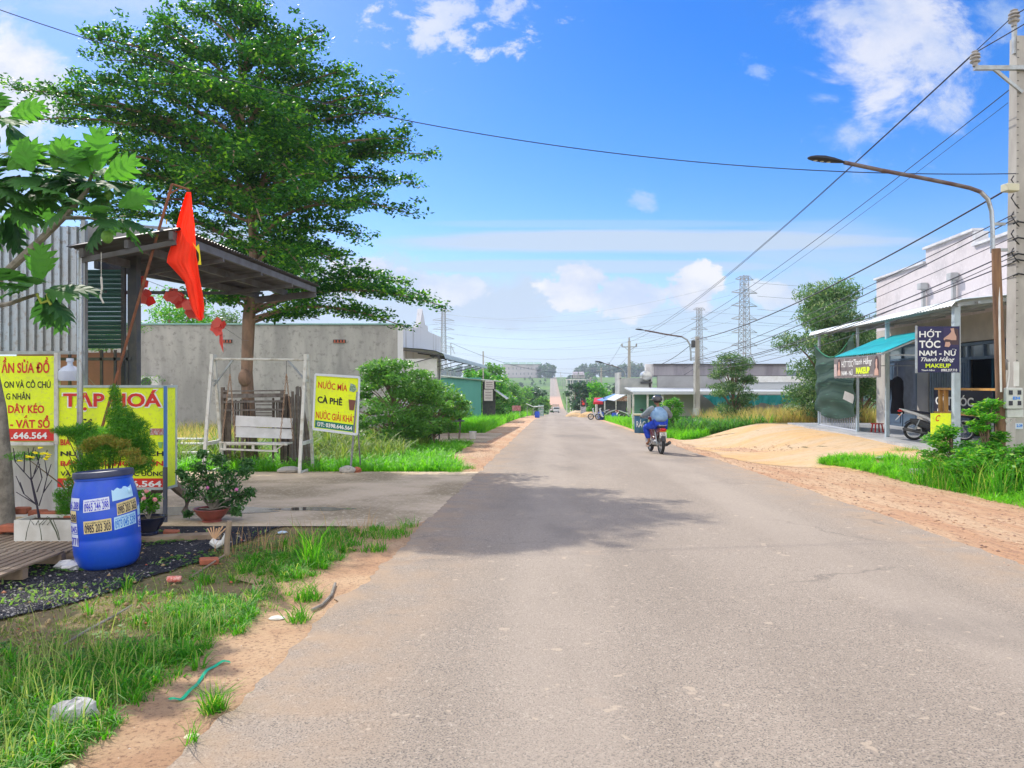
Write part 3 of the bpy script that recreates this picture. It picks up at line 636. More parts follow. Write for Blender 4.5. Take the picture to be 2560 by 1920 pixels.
# ---------------------------------------------------------------- yellow boards
def flat(o, u, v):
    o, u, v = Vector(o), Vector(u), Vector(v); n = u.cross(v).normalized()
    return lambda x, y, off=0: o + u * x + v * y + n * off
def board_surface(x0, z0, y): return flat((x0, y, z0), (1, 0, 0), (0, 0, 1))       # faces -Y
def sign_a():
    d = 9.15; x0 = gx(-62, d); x1 = gx(137, d); z1 = at(0, 890, d).z; z0 = at(0, 1103, d).z; o = Vector((x1, d, z0))
    t = thing('mending_service_board', 'yellow clothes mending banner under the tin wall, red and black lettering', 'sign', o)
    mb = MB(o); mb.box((x0 + x1) / 2, d, (z0 + z1) / 2, x1 - x0, .02, z1 - z0); mb.build('banner', M_yellow, t)
    mb = MB(o)
    mb.box(x1 + .03, d, (z0 + z1) / 2, .045, .06, z1 - z0 + .08); mb.box((x0 + x1) / 2, d, z0 - .03, x1 - x0, .05, .04); mb.build('frame', M_frame, t)
    mb = MB(o); mb.box((x0 + x1) / 2, d - .012, at(0, 1087, d).z, x1 - x0, .004, .15); mb.build('red_strip', M_lred, t)
    S = lambda x, y, off: Vector((x, d - .01 - off, y)) - o
    def L(body, xa, xb, ya, yb, m, b=.02):
        letter(t, body, S, gx(xa, d), at(0, yb, d).z, gx(xb, d) - gx(xa, d), (yb - ya) / F * d, m, .003 if m is not M_lwht else .008, b)
    L('ẦN SỬA ĐỒ', 5, 125, 893, 933, M_lred, .03); L('ON VÀ CÔ CHÚ', 12, 128, 949, 970, M_lblk); L('G NHÂN', 17, 77, 979, 999, M_lblk); L('DÂY KÉO', 22, 112, 1008, 1033, M_lred, .03)
    L('- VẮT SỔ', 27, 126, 1038, 1070, M_lred, .03); L('.646.564', 30, 120, 1080, 1097, M_lwht, .03)
sign_a()
def sign_b():
    d = 9.15; x0 = gx(142, d); x1 = gx(415, d); z1 = at(0, 966, d).z; z0 = at(0, 1221, d).z; dep = .26; o = Vector(((x0 + x1) / 2, d, z0))
    t = thing('grocery_light_box', 'large yellow double sided grocery box board reading TẠP HOÁ behind the blue barrel', 'sign', o)
    mb = MB(o); mb.box((x0 + x1) / 2, d + dep / 2, (z0 + z1) / 2, x1 - x0, dep, z1 - z0); mb.build('box_body', M_yellow, t)
    mb = MB(o)
    for y in (d - .004, d + dep):
        for z in (z0, z1): mb.box((x0 + x1) / 2, y, z, x1 - x0 + .04, .03, .03)
        for x in (x0, x1): mb.box(x, y, (z0 + z1) / 2, .03, .03, z1 - z0 - .03)
    for z in (z0, z1): mb.box(x1, d + dep / 2, z, .03, dep - .034, .03)
    mb.build('frame', mat('grey_blue_frame', (.45, .52, .52), .5, (.36, .42, .42), 4), t)
    zs = at(0, 1208, d).z; mb = MB(o); mb.box((x0 + x1) / 2, d - .008, zs, x1 - x0 - .03, .006, .12); mb.build('red_strip', M_lred, t)
    S = lambda x, y, off: Vector((x, d - .004 - off, y)) - o
    def L(body, xa, xb, ya, yb, m, b=.02, sh=0, off=None):
        letter(t, body, S, gx(xa, d), at(0, yb, d).z, gx(xb, d) - gx(xa, d), (yb - ya) / F * d, m, off or (.004 if m is not M_lwht else .010), b, sh)
    L('TẠP HOÁ', 155, 409, 972, 1030, M_lwht, .05, 0, .003); L('TẠP HOÁ', 159, 404, 975, 1026, M_lred, .03, 0, .006)
    L('Cô      Hồng', 190, 366, 1040, 1073, M_lblk, .012, .5)
    L('BÁN:', 152, 190, 1075, 1088, M_lblk); L('BIA', 152, 176, 1098, 1113, M_lred, .03); L('NƯỚC   SINH   SẠCH', 152, 410, 1124, 1143, M_lblk, .03)
    L('BÁNH  TRÁNG  TRỘN', 152, 409, 1148, 1168, M_lred, .03); L('VÀ  CÁC LOẠI  NƯỚC UỐNG', 152, 411, 1172, 1193, M_lblk, .02); L('ĐT: 0398.646.564', 160, 405, 1201, 1217, M_lwht, .03)
    # printed drinks
    mb = MB(o); pts = [(395, 1105), (408, 1105), (405, 1120), (398, 1120)]; mb.prism([Vector((gx(x, d), d - .006, at(0, y, d).z)) for x, y in reversed(pts)], (0, 0, 0), (0, -.003, 0))
    mb.build('printed_cup', mat('printed_green', (.25, .5, .15), .5), t)
    mb = MB(o); mb.box(gx(395, d), d - .007, at(0, 1079, d).z, .19, .006, .08); mb.build('printed_fruit', mat('printed_mixed', (.5, .45, .42), .5, (.45, .08, .06), 60), t)
sign_b()
def pole_blue():
    b = gpt(413, 9.05); t = thing('painted_steel_post', 'thin post, blue above and dark grey below, in front of the grocery board', 'post', b)
    mb = MB(b); mb.tube([at(413, 1167, 9.05), at(413, 965, 9.05)], .02, 8); mb.build('upper_tube', mat('blue_tube', (.05, .16, .38), .4), t, True)
    mb = MB(b); mb.tube([b - Vector((0, 0, .05)), at(413, 1168, 9.05)], .028, 8); mb.build('sleeve', mat('dark_sleeve', (.07, .08, .11), .5), t, True)
pole_blue()
def sign_c():
    d = 15.6; P = [at(x, y, d) for x, y in ((783, 1072), (893, 1086), (899, 943), (789, 936))]; base = gpt(876, d)
    t = thing('drinks_board', 'tilted yellow drinks board reading NƯỚC MÍA on one leg in the grass', 'sign', base)
    o = P[0]; u = P[1] - P[0]; v = P[3] - P[0]; n = Vector((0, -1, 0)); mb = MB(base); mb.prism(P, (0, 0, 0), (0, .03, 0)); mb.build('panel', M_yellow, t)
    mb = MB(base)
    for a, b in ((0, 1), (1, 2), (2, 3), (3, 0)): mb.beam(P[a] + n * .01, P[b] + n * .01, .035, .05)
    mb.build('frame', mat('pale_frame', (.62, .66, .72), .5), t)
    mb = MB(base); mb.beam(P[1] + Vector((0, .02, .9)), base, .04); mb.build('leg', M_galv, t)
    mb = MB(base); mb.beam(P[1] + Vector((0, .05, .2)), base + Vector((.12, .5, -.05)), .03); mb.build('leg', M_galv, t)
    S = lambda x, y, off: o + u * x + v * y + n * (off) - base
    letter(t, 'NƯỚC MÍA', S, .07, .76, .66, .16, M_lred, .006, .010); letter(t, 'CÀ PHÊ', S, .07, .49, .56, .15, M_lblk, .006, .03); letter(t, 'NƯỚC GIẢI KHÁT', S, .05, .20, .90, .17, M_lred, .006, .012)
    mb = MB(base); mb.prism([S(x, y, .004) + base for x, y in ((.04, .035), (.92, .035), (.92, .165), (.04, .165))], (0, 0, 0), n * .003); mb.build('green_strip', M_lgrn, t)
    letter(t, 'ĐT: 0398.646.564', S, .08, .06, .80, .08, M_lwht, .010, .03)
    mb = MB(base); mb.prism([S(x, y, .004) + base for x, y in ((.80, .43), (.90, .43), (.93, .62), (.77, .62))], (0, 0, 0), n * .004); mb.build('printed_cup', mat('coffee_print', (.18, .07, .05), .5), t)
    mb = MB(base); mb.prism([S(x, y, .004) + base for x, y in ((.78, .78), (.88, .76), (.95, .82), (.90, .90), (.80, .92))], (0, 0, 0), n * .004); mb.build('printed_glass', mat('glass_print', (.35, .45, .42), .5, (.12, .25, .1), 30), t)
sign_c()

# ---------------------------------------------------------------- flag
def flag():
    d = 8.9; b = Vector((gx(285, d), d, ground(-4.8, d))); t = thing('leaning_flagpole', 'rusty leaning flagpole with a short top arm behind the grocery board', 'flagpole', b)
    mb = MB(b); top = at(430, 460, d); low = at(285, 965, d); foot = low + (low - top) * .62
    mb.tube([foot, low, top], .017, 8); mb.tube([top, at(473, 474, d)], .013, 6); mb.tube([top.lerp(low, .05), at(455, 468, d)], .009, 5); mb.build('pole', M_rust, t, True)
    mb = MB(b); mb.tube([at(412, 548, d - .02) + Vector((.02, 0, -.03 * k)) for k in range(3)], .008, 4); mb.build('binding', mat('yellow_twine', (.6, .45, .05), .8), t)
    f = at(474, 478, d); t2 = thing('red_star_flag', 'red flag with a yellow star hanging limp from the flagpole arm', 'flag', f)
    # left and right outline rows of the hanging cloth (photograph pixels at the pole's distance)
    rows = [(480, 466, 477), (520, 453, 481), (560, 442, 486), (600, 432, 489), (640, 419, 491), (656, 417, 494), (680, 440, 497), (705, 462, 501), (740, 471, 508), (770, 480, 511), (790, 490, 507), (801, 500, 505)]
    nu = 26; vs = []; rng = random.Random(2)
    rr = []
    for i in range(len(rows) - 1):
        for k in range(5):
            q = k / 5; rr.append([rows[i][j] * (1 - q) + rows[i + 1][j] * q for j in range(3)])
    rr.append(list(rows[-1])); nr = len(rr); uvs = []
    for (y, a, b_) in rr:
        for j in range(nu):
            u = j / (nu - 1); x = a + (b_ - a) * u
            dep = .03 * math.sin(u * 7 + y * .012) + .012 * math.sin(u * 15 + y * .02 + 1)
            vs.append(at(x, y, d - .03 + dep + .008 * math.sin(u * 41 + y * .05) * (u > .3) + .006 * math.sin(y * .11 + u * 6)) - f)
    Q = np.array([(i * nu + j, i * nu + j + 1, (i + 1) * nu + j + 1, (i + 1) * nu + j) for i in range(nr - 1) for j in range(nu - 1)])
    red = leafmat('flag_red', (.86, .085, .03), (.86, .085, .03), .45, .7)
    o = np_mesh('cloth', np.array([tuple(v) for v in vs]), Q, red, t2, True)
    md = o.modifiers.new('thick', 'SOLIDIFY'); md.thickness = .002
    def surf(px, py):
        for i in range(nr - 1):
            if rr[i][0] <= py <= rr[i + 1][0]:
                y, a, b_ = rr[i]; u = (px - a) / (b_ - a); return at(px, py, d - .045 + .05 * math.sin(u * 9 + y * .012) + .03 * math.sin(u * 19 + y * .02 + 1)) - f
        return at(px, py, d - .08) - f
    star = [(482, 607), (490, 622), (497, 617), (501, 638), (503, 660), (493, 663), (498, 650), (496, 634), (490, 620)]
    star = [(481, 606), (490, 617), (497, 610), (500, 633), (503, 662), (494, 662), (498, 649), (497, 634), (490, 622)]
    mb = MB(); mb.prism([at(x, y, d - .085) - f for x, y in star], (0, 0, 0), (0, .003, 0)); mb.build('star', mat('flag_yellow', (.85, .70, .03), .7), t2)
flag()
for i, (x, y, s, lb) in enumerate([(348, 706, .075, 'torn red paper lantern, leftmost on the string under the canopy'), (362, 742, .07, 'torn red paper lantern touching the flagpole, hanging lowest of the left pair'), (436, 742, .08, 'pink and red paper lantern scrap hanging left of the flag'),
                                   (484, 776, .09, 'frayed red lantern scrap hanging behind the tip of the flag'), (545, 820, .08, 'shredded red lantern strip hanging right of the flag')]):
    p = at(x, y, 10.2); t = thing('paper_lantern', lb, 'lantern', p, 0, 'tattered red lanterns on the string')
    mb = MB(p); rr = random.Random(i)
    for k in range(9):
        c = p + Vector((rr.uniform(-s, s) * .7, rr.uniform(-s, s) * .7, rr.uniform(-s, s))); a = rr.uniform(0, 6.28); L = s * rr.uniform(.7, 1.3)
        pts = [c + Vector((math.cos(a + q) * L, math.sin(a * 2 + q) * L * .4, math.sin(a + q) * L)) for q in (0, 1.3, 2.4, 3.9, 5.1)]
        mb.prism(pts, (0, 0, 0), (.002, -.004, 0))
    if i == 4:
        for k in range(4): mb.prism([p + Vector((.02 + .01 * k, 0, -.05)), p + Vector((.06, .01, -.06)), p + Vector((.04 + .01 * k, .01, -.25 - .03 * k)), p + Vector((.02, 0, -.2))], (0, 0, 0), (0, -.003, 0))
    mb.build('paper', leafmat('lantern_paper', (.6, .03, .03), (.75, .2, .17), .3, .8), t)
    mb = MB(p); mb.tube([p + Vector((0, 0, s * .6)), p + Vector((0, 0, s * 1.6))], .003, 3); mb.build('thread', M_dark, t)
mb = MB(); P = [at(205, 620, 8.9), at(300, 680, 10), at(350, 694, 10.2), at(436, 728, 10.2), at(484, 764, 10.2), at(545, 808, 10.3), at(606, 850, 14.0), at(622, 852, 17.3)]; mb.tube(P, .003, 4)
tag(mb.build('lantern_string', M_dark), 'thin dark string running from canopy corner to the big tree', 'string')

# ---------------------------------------------------------------- blue barrel with number stickers
def barrel_prof(h, r):
    return [(r * .72, 0), (r * .80, .015), (r * .90, h * .06), (r * .985, h * .17), (r, h * .30), (r * .985, h * .315), (r * 1.0, h * .33), (r * 1.0, h * .62), (r * .985, h * .635), (r * .995, h * .65), (r * .93, h * .80), (r * .86, h * .88), (r * .83, h * .91), (r * .855, h * .915), (r * .855, h * .935), (r * .83, h * .94)]
M_bblue = mat('blue_drum_plastic', (0.010, 0.07, 0.58), 0.32, (0.015, 0.08, 0.48), 4, c3=(.02, .09, .52))
def rad_at(pr, z):
    return float(np.interp(z, [p[1] for p in pr], [p[0] for p in pr]))
def barrel():
    h, r = .855, .272; b = Vector((gx(272, 6.62), 6.62, ground(-3.5, 6.6))); t = thing('blue_plastic_drum', 'big blue plastic drum covered in phone number stickers on the dark gravel', 'barrel', b)
    t.rotation_euler = (math.radians(-1.5), math.radians(-4.0), 0); pr = barrel_prof(h, r)
    mb = MB(); mb.lathe(pr, 40); mb.build('drum_body', M_bblue, t, True)
    mb = MB(); mb.lathe([(r * .80, h * .94), (r * .90, h * .94), (r * .905, h * .955), (r * .89, h * .995), (r * .86, h), (r * .82, h * .985), (.05, h * .98)], 40); mb.build('lid', mat('dark_lid', (.03, .04, .09), .4, (.05, .06, .12), 6), t, True)
    th0 = math.atan2(-6.62, 3.54)                                 # direction facing the camera
    def cyl(px, py, off):
        x = (px - 272) / F * 6.05; z = (1421 - py) / F * 6.05 + .01
        a = th0 + math.asin(max(-.97, min(.97, x / .27))); rr_ = rad_at(pr, z) + off; return Vector((rr_ * math.cos(a), rr_ * math.sin(a), z))
    cols = {'w': mat('sticker_white', (.62, .66, .78), .5), 'y': mat('sticker_yellow', (.66, .54, .26), .5), 'c': mat('sticker_cyan', (.42, .66, .85), .5)}
    ink = {'w': mat('ink_blue', (.04, .04, .5), .5), 'y': mat('ink_black', (.02, .015, .04), .5), 'c': mat('ink_cyan', (.02, .18, .65), .5)}
    for (x0, x1, y0, y1, sl, k, body) in [(222, 283, 1233, 1266, -4, 'w', '0965 246 288'), (221, 285, 1289, 1322, -3, 'y', '0985 203 303'), (299, 346, 1250, 1282, -9, 'y', '0985 203 303'), (291, 342, 1286, 1319, -8, 'c', '0973 045 539'),
                                          (188, 212, 1226, 1257, 2, 'w', '46 288'), (190, 205, 1259, 1290, 2, 'y', '288'), (191, 206, 1293, 1320, 1, 'w', '045'), (192, 207, 1322, 1353, 1, 'w', '771'), (290, 341, 1213, 1243, -6, 'c', ''), (347, 357, 1265, 1292, -3, 'c', ''), (347, 357, 1296, 1324, -3, 'w', '8')]:
        n = 10; mb = MB(); vs = []
        for i in range(n + 1):
            for j in range(4):
                px = x0 + (x1 - x0) * i / n; py = y1 + (y0 - y1) * j / 3 + sl * i / n
                if body == '' and j == 3: py += 3 * math.sin(i * 1.7)
                vs.append(cyl(px, py, .003))
        mb.add(vs, [(i * 4 + j, (i + 1) * 4 + j, (i + 1) * 4 + j + 1, i * 4 + j + 1) for i in range(n) for j in range(3)])
        mb.build('sticker', cols[k], t)
        if body:
            S = lambda x, y, off: cyl(x, -y + sl * (x - x0) / (x1 - x0), off)
            w_ = x1 - x0; letter(t, body, S, x0 + w_ * .04, -(y1 - 2), w_ * .92, (y1 - y0) * .66, ink[k], .005, .016)
            if w_ > 30: letter(t, 'HÚT HẦM CẦU GIÁ RẺ', S, x0 + w_ * .06, -(y0 + (y1 - y0) * .24), w_ * .88, (y1 - y0) * .17, ink[k], .005, .02)
    mb = MB(); mb.ball(cyl(331, 1219, .012), .017, .010, .022, 8, 6); mb.build('paper_curl', cols['c'], t)
barrel()

# ---------------------------------------------------------------- plants, pots, pallets on the left
def fern():
    b = gpt(262, 7.7); t = thing('asparagus_fern', 'feathery green fern bush with a dry orange patch behind the blue drum', 'plant', b); cl = []; tr = MB(b); rr = random.Random(8)
    for (px, py, rx, rz_, n) in [(265, 1115, .26, .20, 3600), (215, 1085, .16, .13, 1700), (320, 1075, .20, .17, 2600), (350, 1120, .15, .14, 1800), (300, 1040, .13, .13, 1200), (290, 1000, .06, .12, 420), (285, 975, .05, .07, 180), (350, 1160, .14, .10, 1000), (180, 1080, .14, .06, 500), (60, 1140, .18, .05, 350), (215, 1165, .15, .12, 1200), (160, 1075, .12, .05, 250)]:
        c = at(px, py, 7.65 + rr.uniform(-.1, .15)); cl.append((c.x, c.y, c.z, rx * 1.1, rx, rz_, n))
        tr.tube([b, b.lerp(c, .55) + Vector((0, 0, .12)), c], [.012, .008, .003], 4)
    for px, py in ((170, 1130), (190, 1110), (200, 1180), (158, 1160)): c = at(px, py, 7.6); tr.tube([b + Vector((-.3, 0, 0)), c.lerp(b, .5), c], [.012, .008, .004], 4)
    tr.build('stem', mat('fern_stem', (.14, .10, .05), .9), t); crown('foliage', cl, .055, M_fern, t, W=.12, up=0, shell=0)
    c2 = [tuple(at(x, y, 7.4)) + (.10, .1, .05, n) for x, y, n in ((235, 1105, 330), (265, 1098, 450), (300, 1108, 450), (325, 1130, 350), (345, 1150, 250), (215, 1120, 200))]
    crown('dry_foliage', c2, .06, M_ferndry, t, W=.12, up=0, shell=0)
    b = gpt(165, 7.6); t = thing('small_fern_shrub', 'low feathery shrub growing left of the blue drum by the white planter', 'plant', b); tr = MB(b); cl = []
    for (px, py, rx, n) in ((165, 1270, .10, 900), (150, 1240, .07, 400), (180, 1235, .07, 400), (172, 1205, .06, 200)):
        c = at(px, py, 7.55); cl.append((c.x, c.y, c.z, rx, rx, rx * 1.2, n)); tr.tube([b, c], [.01, .004], 4)
    tr.build('stem', M_bark, t); crown('foliage', cl, .05, M_fern, t, W=.12, up=0, shell=0)
fern()
def bowl_pot(t, c, r, h, m, foot=True):
    mb = MB(t.location); mb.lathe([(r * .45, 0), (r * .55, .0), (r * .55, .02), (r * .5, .03), (r * .8, h * .55), (r * .98, h * .92), (r * 1.04, h * .94), (r * 1.04, h), (r * .95, h), (r * .9, h * .88), (.02, h * .86)], 24, c); mb.build('pot', m, t, True)
    mb = MB(t.location); mb.lathe([(.01, h * .87), (r * .9, h * .89)], 16, c, cap=False); mb.build('soil', mat('potting_soil', (.07, .05, .035), .95), t)
def potted_bush():
    b = gpt(530, 9.1); t = thing('potted_adenium_bush', 'bushy potted plant in a round red pot on the concrete yard edge', 'potted plant', b)
    bowl_pot(t, b, .21, .17, M_pot); tr = MB(b); cl = []; rr = random.Random(4)
    for (px, py, r) in ((530, 1230, .17), (480, 1205, .13), (575, 1215, .15), (500, 1170, .12), (545, 1150, .11), (610, 1180, .12), (620, 1160, .09), (480, 1235, .12), (600, 1245, .14), (460, 1190, .08), (450, 1180, .05), (520, 1195, .14), (565, 1185, .12), (590, 1275, .10), (505, 1135, .07), (560, 1260, .13), (470, 1285, .06), (625, 1230, .08)):
        c = at(px, py, 9.1 + rr.uniform(-.15, .15)); cl.append((c.x, c.y, c.z, r, r, r * .85, 130 + 5000 * r * r)); s0 = b + Vector((0, 0, .15)); tr.tube([s0, s0.lerp(c, .5) + Vector((0, 0, .04)), c], [.012, .008, .003], 4)
    tr.build('stem', M_bark2, t); crown('foliage', cl, .062, leafmat('pot_leaf', (.03, .11, .03), (.08, .19, .05), .3), t, W=.35, up=.2, shell=.2)
    mb = MB(b); mb.ball(at(591, 1224, 8.92), .024, .024, .02, 7, 5, .2); mb.ball(at(519, 1219, 8.92), .018, .018, .02, 6, 4, .2); mb.build('flower', mat('mauve_flower', (.5, .15, .35), .7), t)
potted_bush()
def rose_pot():
    b = gpt(372, 7.9) + Vector((0, 0, .06)); t = thing('pink_flower_pot', 'glossy dark bowl pot with small pink roses right of the blue drum', 'potted plant', b)
    bowl_pot(t, b, .17, .19, mat('black_glaze', (.015, .018, .04), .2)); cl = []; tr = MB(b)
    for (px, py, r, n) in ((372, 1265, .11, 260), (360, 1235, .07, 80), (390, 1245, .08, 110), (350, 1268, .07, 80)): c = at(px, py, 7.9); cl.append((c.x, c.y, c.z, r, r, r * .7, n)); tr.tube([b + Vector((0, 0, .15)), c], [.008, .003], 4)
    tr.build('stem', M_bark2, t); crown('foliage', cl, .05, M_leaf3, t, W=.45)
    mb = MB(b)
    for px, py in ((387, 1249), (366, 1228), (359, 1246)): mb.ball(at(px, py, 7.75), .024, .024, .02, 8, 5, .2)
    mb.build('flower', mat('pink_petal', (.75, .28, .28), .7), t)
rose_pot()
def yellow_flower_planter():
    b = Vector((gx(135, 7.35), 7.35, ground(-4.5, 7.35) + .105)); t = thing('white_box_planter', 'white rectangular planter with a bare bush bearing yellow flowers', 'planter', b)
    mb = MB(b); h = .22; w_, l = .58, .30
    for (cx, cy, sx, sy) in ((0, -l / 2, w_, .02), (0, l / 2, w_, .02), (-w_ / 2 + .01, 0, .02, l - .02), (w_ / 2 - .01, 0, .02, l - .02)): mb.box(b.x + cx, b.y + cy, b.z + h / 2, sx, sy, h)
    mb.box(b.x, b.y, b.z + .01, w_ - .04, l - .02, .02); mb.build('box', mat('white_ceramic', (.66, .65, .60), .3, (.55, .53, .47), 5), t)
    mb = MB(b); mb.box(b.x, b.y, b.z + h * .8, w_ - .045, l - .025, .03); mb.build('soil', mat('potting_soil', (.07, .05, .035), .95), t)
    tr = MB(b); s = at(98, 1295, 7.35)
    segs = [(98, 1295, 92, 1262), (92, 1262, 78, 1200), (78, 1200, 75, 1150), (78, 1200, 60, 1180), (60, 1180, 38, 1155), (92, 1262, 60, 1235), (60, 1235, 40, 1190), (97, 1265, 108, 1232), (108, 1232, 118, 1190), (118, 1190, 112, 1150), (118, 1190, 128, 1160), (92, 1230, 105, 1195), (105, 1195, 95, 1150), (75, 1150, 70, 1120), (75, 1150, 85, 1118), (85, 1185, 100, 1140), (60, 1180, 62, 1130), (108, 1232, 130, 1200), (92, 1262, 40, 1230), (112, 1150, 118, 1125), (38, 1155, 33, 1120), (95, 1150, 88, 1125), (78, 1200, 100, 1160), (60, 1235, 50, 1205)]
    for i, (a, b1, c, e) in enumerate(segs): tr.tube([at(a, b1, 7.35), at(c, e, 7.35 + .05 * math.sin(i * 2.2))], [.014 if i < 2 else .006, .008 if i < 2 else .0035], 5)
    tr.build('branch', mat('dark_twig', (.03, .025, .04), .9), t)
    mb = MB(b); rr = random.Random(5)
    for px, py in ((50, 1153), (88, 1132), (101, 1119), (106, 1134), (115, 1133), (120, 1143), (114, 1148), (122, 1136), (80, 1143), (70, 1141)):
        c = at(px, py, 7.32); 
        for k in range(6):
            a = k * 1.05; mb.ball(c + Vector((math.cos(a) * .014, math.sin(a) * .012, rr.uniform(-.008, .008))), .013, .013, .006, 6, 4)
    mb.build('flower', mat('yellow_petal', (.85, .74, .02), .6), t)
    tr = MB(b)
    for i, (a, q) in enumerate(((90, 20), (105, 60), (85, -30), (118, 45), (98, 70))): tr.tube([at(a, 1312, 7.18), at(a + q * .3, 1305 - abs(q) * .2, 7.13), at(a + q * .6, 1330, 7.14), at(a + q * .7, 1350, 7.16)], .004, 4)
    tr.build('drooping_leaf', mat('strap_leaf', (.10, .12, .07), .7), t)
yellow_flower_planter()
def brick_edging():
    b = Vector((gx(30, 7.8), 7.8, ground(-5.2, 7.8))); t = thing('brick_planter_edge', 'broken red brick and mortar edging around the pale tree foot', 'edging', b); mb = MB(b); rr = random.Random(9)
    for k in range(9): mb.box(b.x - .85 + k * .21, b.y - .25 + rr.uniform(-.04, .04), b.z + .14 + .05 * (k > 3) * (k - 3) * .6, .2, .12, .075, rr.uniform(-.15, .15), .01)
    for k in range(6): mb.box(b.x - .1 + k * .17, b.y + .3 + rr.uniform(-.04, .04), b.z + .24 + rr.uniform(-.02, .04), .16, .12, .07, rr.uniform(-.2, .2), .01)
    mb.build('bricks', M_brick, t)
    mb = MB(b); mb.box(b.x - .15, b.y, b.z + .05, 1.9, .7, .12); mb.box(b.x - .5, b.y - .26, b.z + .2, .35, .14, .05, .1, .02); mb.build('mortar', M_conc, t)
brick_edging()
def pallet(cx, cy, rz, n, ln, lb, z):
    b = Vector((cx, cy, z)); t = thing('wooden_pallet', lb, 'pallet', b, rz, 'old slatted pallets')
    rr = random.Random(n); mb = MB(); w_ = n * .085
    for k in range(n): mb.box(-w_ / 2 + .0425 + k * .085, rr.uniform(-.015, .015), .105, .062, ln, .016)
    mb.build('top_slats', M_wood, t); mb = MB()
    for y in (-ln / 2 + .04, 0, ln / 2 - .04): mb.box(0, y, .052, w_, .07, .085)
    mb.build('bearers', M_wood, t)
pallet(-4.62, 6.06, .02, 15, 1.15, 'nearer wooden pallet lying flat on the dark gravel', ground(-4, 6) + .005)
pallet(-4.55, 7.22, .0, 16, .92, 'farther wooden pallet under the white planter', ground(-4, 7.2) + .005)
def bag():
    b = gpt(185, 6.5) + Vector((-.02, 0, .03)); mb = MB(b); rr = random.Random(3); c = b
    mb.ball(c, .13, .09, .05, 14, 8, .22); o = mb.build('plastic_bag', mat('clear_bag', (.5, .5, .52), .25), None); o.location = b; tag(o, 'crumpled clear plastic bag between the pallet and the blue drum', 'bag')
bag()
# driftwood legs, puddle, bricks, stake, litter
def root(px0, lb, s=1):
    b = gpt(px0, 9.9); mb = MB(b); mb.tube([b + Vector((-.12 * s, 0, .42)), b + Vector((0, 0, .30)), b + Vector((.12 * s, 0, .18)), b + Vector((.08 * s, 0, 0))], [.075, .07, .05, .055], 8)
    o = mb.build('driftwood_root', M_wood_d, None, True); o.location = b; tag(o, lb, 'driftwood', 'gnarled root legs under the grocery board')
root(448, 'gnarled brown root piece curving down right of the blue and grey post'); root(395, 'gnarled brown root piece left of the blue and grey post', -1)
wat = bpy.data.materials.new('puddle_water'); wat.use_nodes = True; pb = wat.node_tree.nodes['Principled BSDF']; pb.inputs['Base Color'].default_value = (.05, .05, .045, 1); pb.inputs['Roughness'].default_value = .04; pb.inputs['Specular IOR Level'].default_value = 1.0; pb.inputs['IOR'].default_value = 1.8
def sheetpoly(name, pts, off, m, kind='structure'):
    mb = MB(); P = [Vector((x, y, ground(x, y) + off)) for x, y in pts]; mb.add(P, [tuple(range(len(P)))]); o = mb.build(name, m); tag(o, kind=kind); return o
def ell(cx, cy, rx, ry, n=40, j=.18, seed=1): 
    return [(cx + rx * math.cos(6.2832 * i / n) * (1 + (float(vnoise(i * .45, seed, 1, seed)) - .5) * 2 * j), cy + ry * math.sin(6.2832 * i / n) * (1 + (float(vnoise(i * .5, seed + 3, 1, seed)) - .5) * 2 * j)) for i in range(n)]
sheetpoly('puddle', ell(-4.15, 10.0, 1.05, .42, seed=2), .0095, wat); sheetpoly('puddle', ell(-2.75, 10.15, .55, .16, seed=5, j=.3), .0095, wat)
def litter(name, lb, cat, px, d, m, sx, sy, sz, jit=.2, rz=0, group=None, dz=0):
    b = gpt(px, d); mb = MB(); mb.ball((0, 0, sz * .7 + dz), sx, sy, sz, 12, 7, jit); o = mb.build(name, m); o.location = b; o.rotation_euler = (0, 0, rz); return tag(o, lb, cat, group)
M_stone = mat('grey_stone', (.45, .43, .40), .9, (.33, .31, .28), 14, bump=.006, bs=40)
litter('rock', 'pale grey rock half hidden in grass at the lower left', 'rock', 186, 3.36, mat('pale_rock', (.55, .54, .52), .9, (.36, .35, .33), 16, bump=.01, bs=30), .10, .08, .065, .16, .3)
litter('rock', 'grey stone block at the foot of the drinks board leg', 'rock', 868, 15.5, M_stone, .17, .12, .09, .12)
litter('brick_chunk', 'broken red brick beside the drinks board leg', 'brick', 892, 15.6, M_brick, .10, .09, .07, .15)
litter('foam_scrap', 'cream foam oval scrap on the sandy verge near the road', 'litter', 480, 3.22, mat('cream_foam', (.72, .64, .42), .8), .034, .022, .009, .05, .3)
litter('white_pebble', 'flat white stone at the asphalt edge beside a grass tuft', 'stone', 692, 4.98, mat('white_stone', (.66, .62, .55), .8), .055, .04, .014, .12)
litter('pale_stone', 'small pale stone near the lower frame edge', 'stone', 168, 2.92, mat('ochre_stone', (.62, .52, .32), .8), .03, .025, .016, .12)
litter('white_litter', 'small pale blue scrap of plastic by the concrete edge', 'litter', 706, 8.3, mat('blue_white_plastic', (.5, .62, .75), .6), .05, .03, .015, .2, .3)
litter('concrete_chunk', 'lump of concrete under the right leg of the swing', 'rock', 724, 15.55, M_conc, .26, .2, .08, .08)
def brickpiece(px, d, rz, lb, m=M_brick, s=(.16, .09, .05), name='brick'):
    b = gpt(px, d); mb = MB(); mb.box(0, 0, s[2] / 2, *s, 0, .006); o = mb.build(name, m); o.location = b; o.rotation_euler = (.1, .08, rz); tag(o, lb, 'brick')
brickpiece(522, 6.72, .5, 'orange brick fragment at the foot of the wooden stake'); brickpiece(428, 8.2, .3, 'loose red brick at the end of the plank right of the drum')
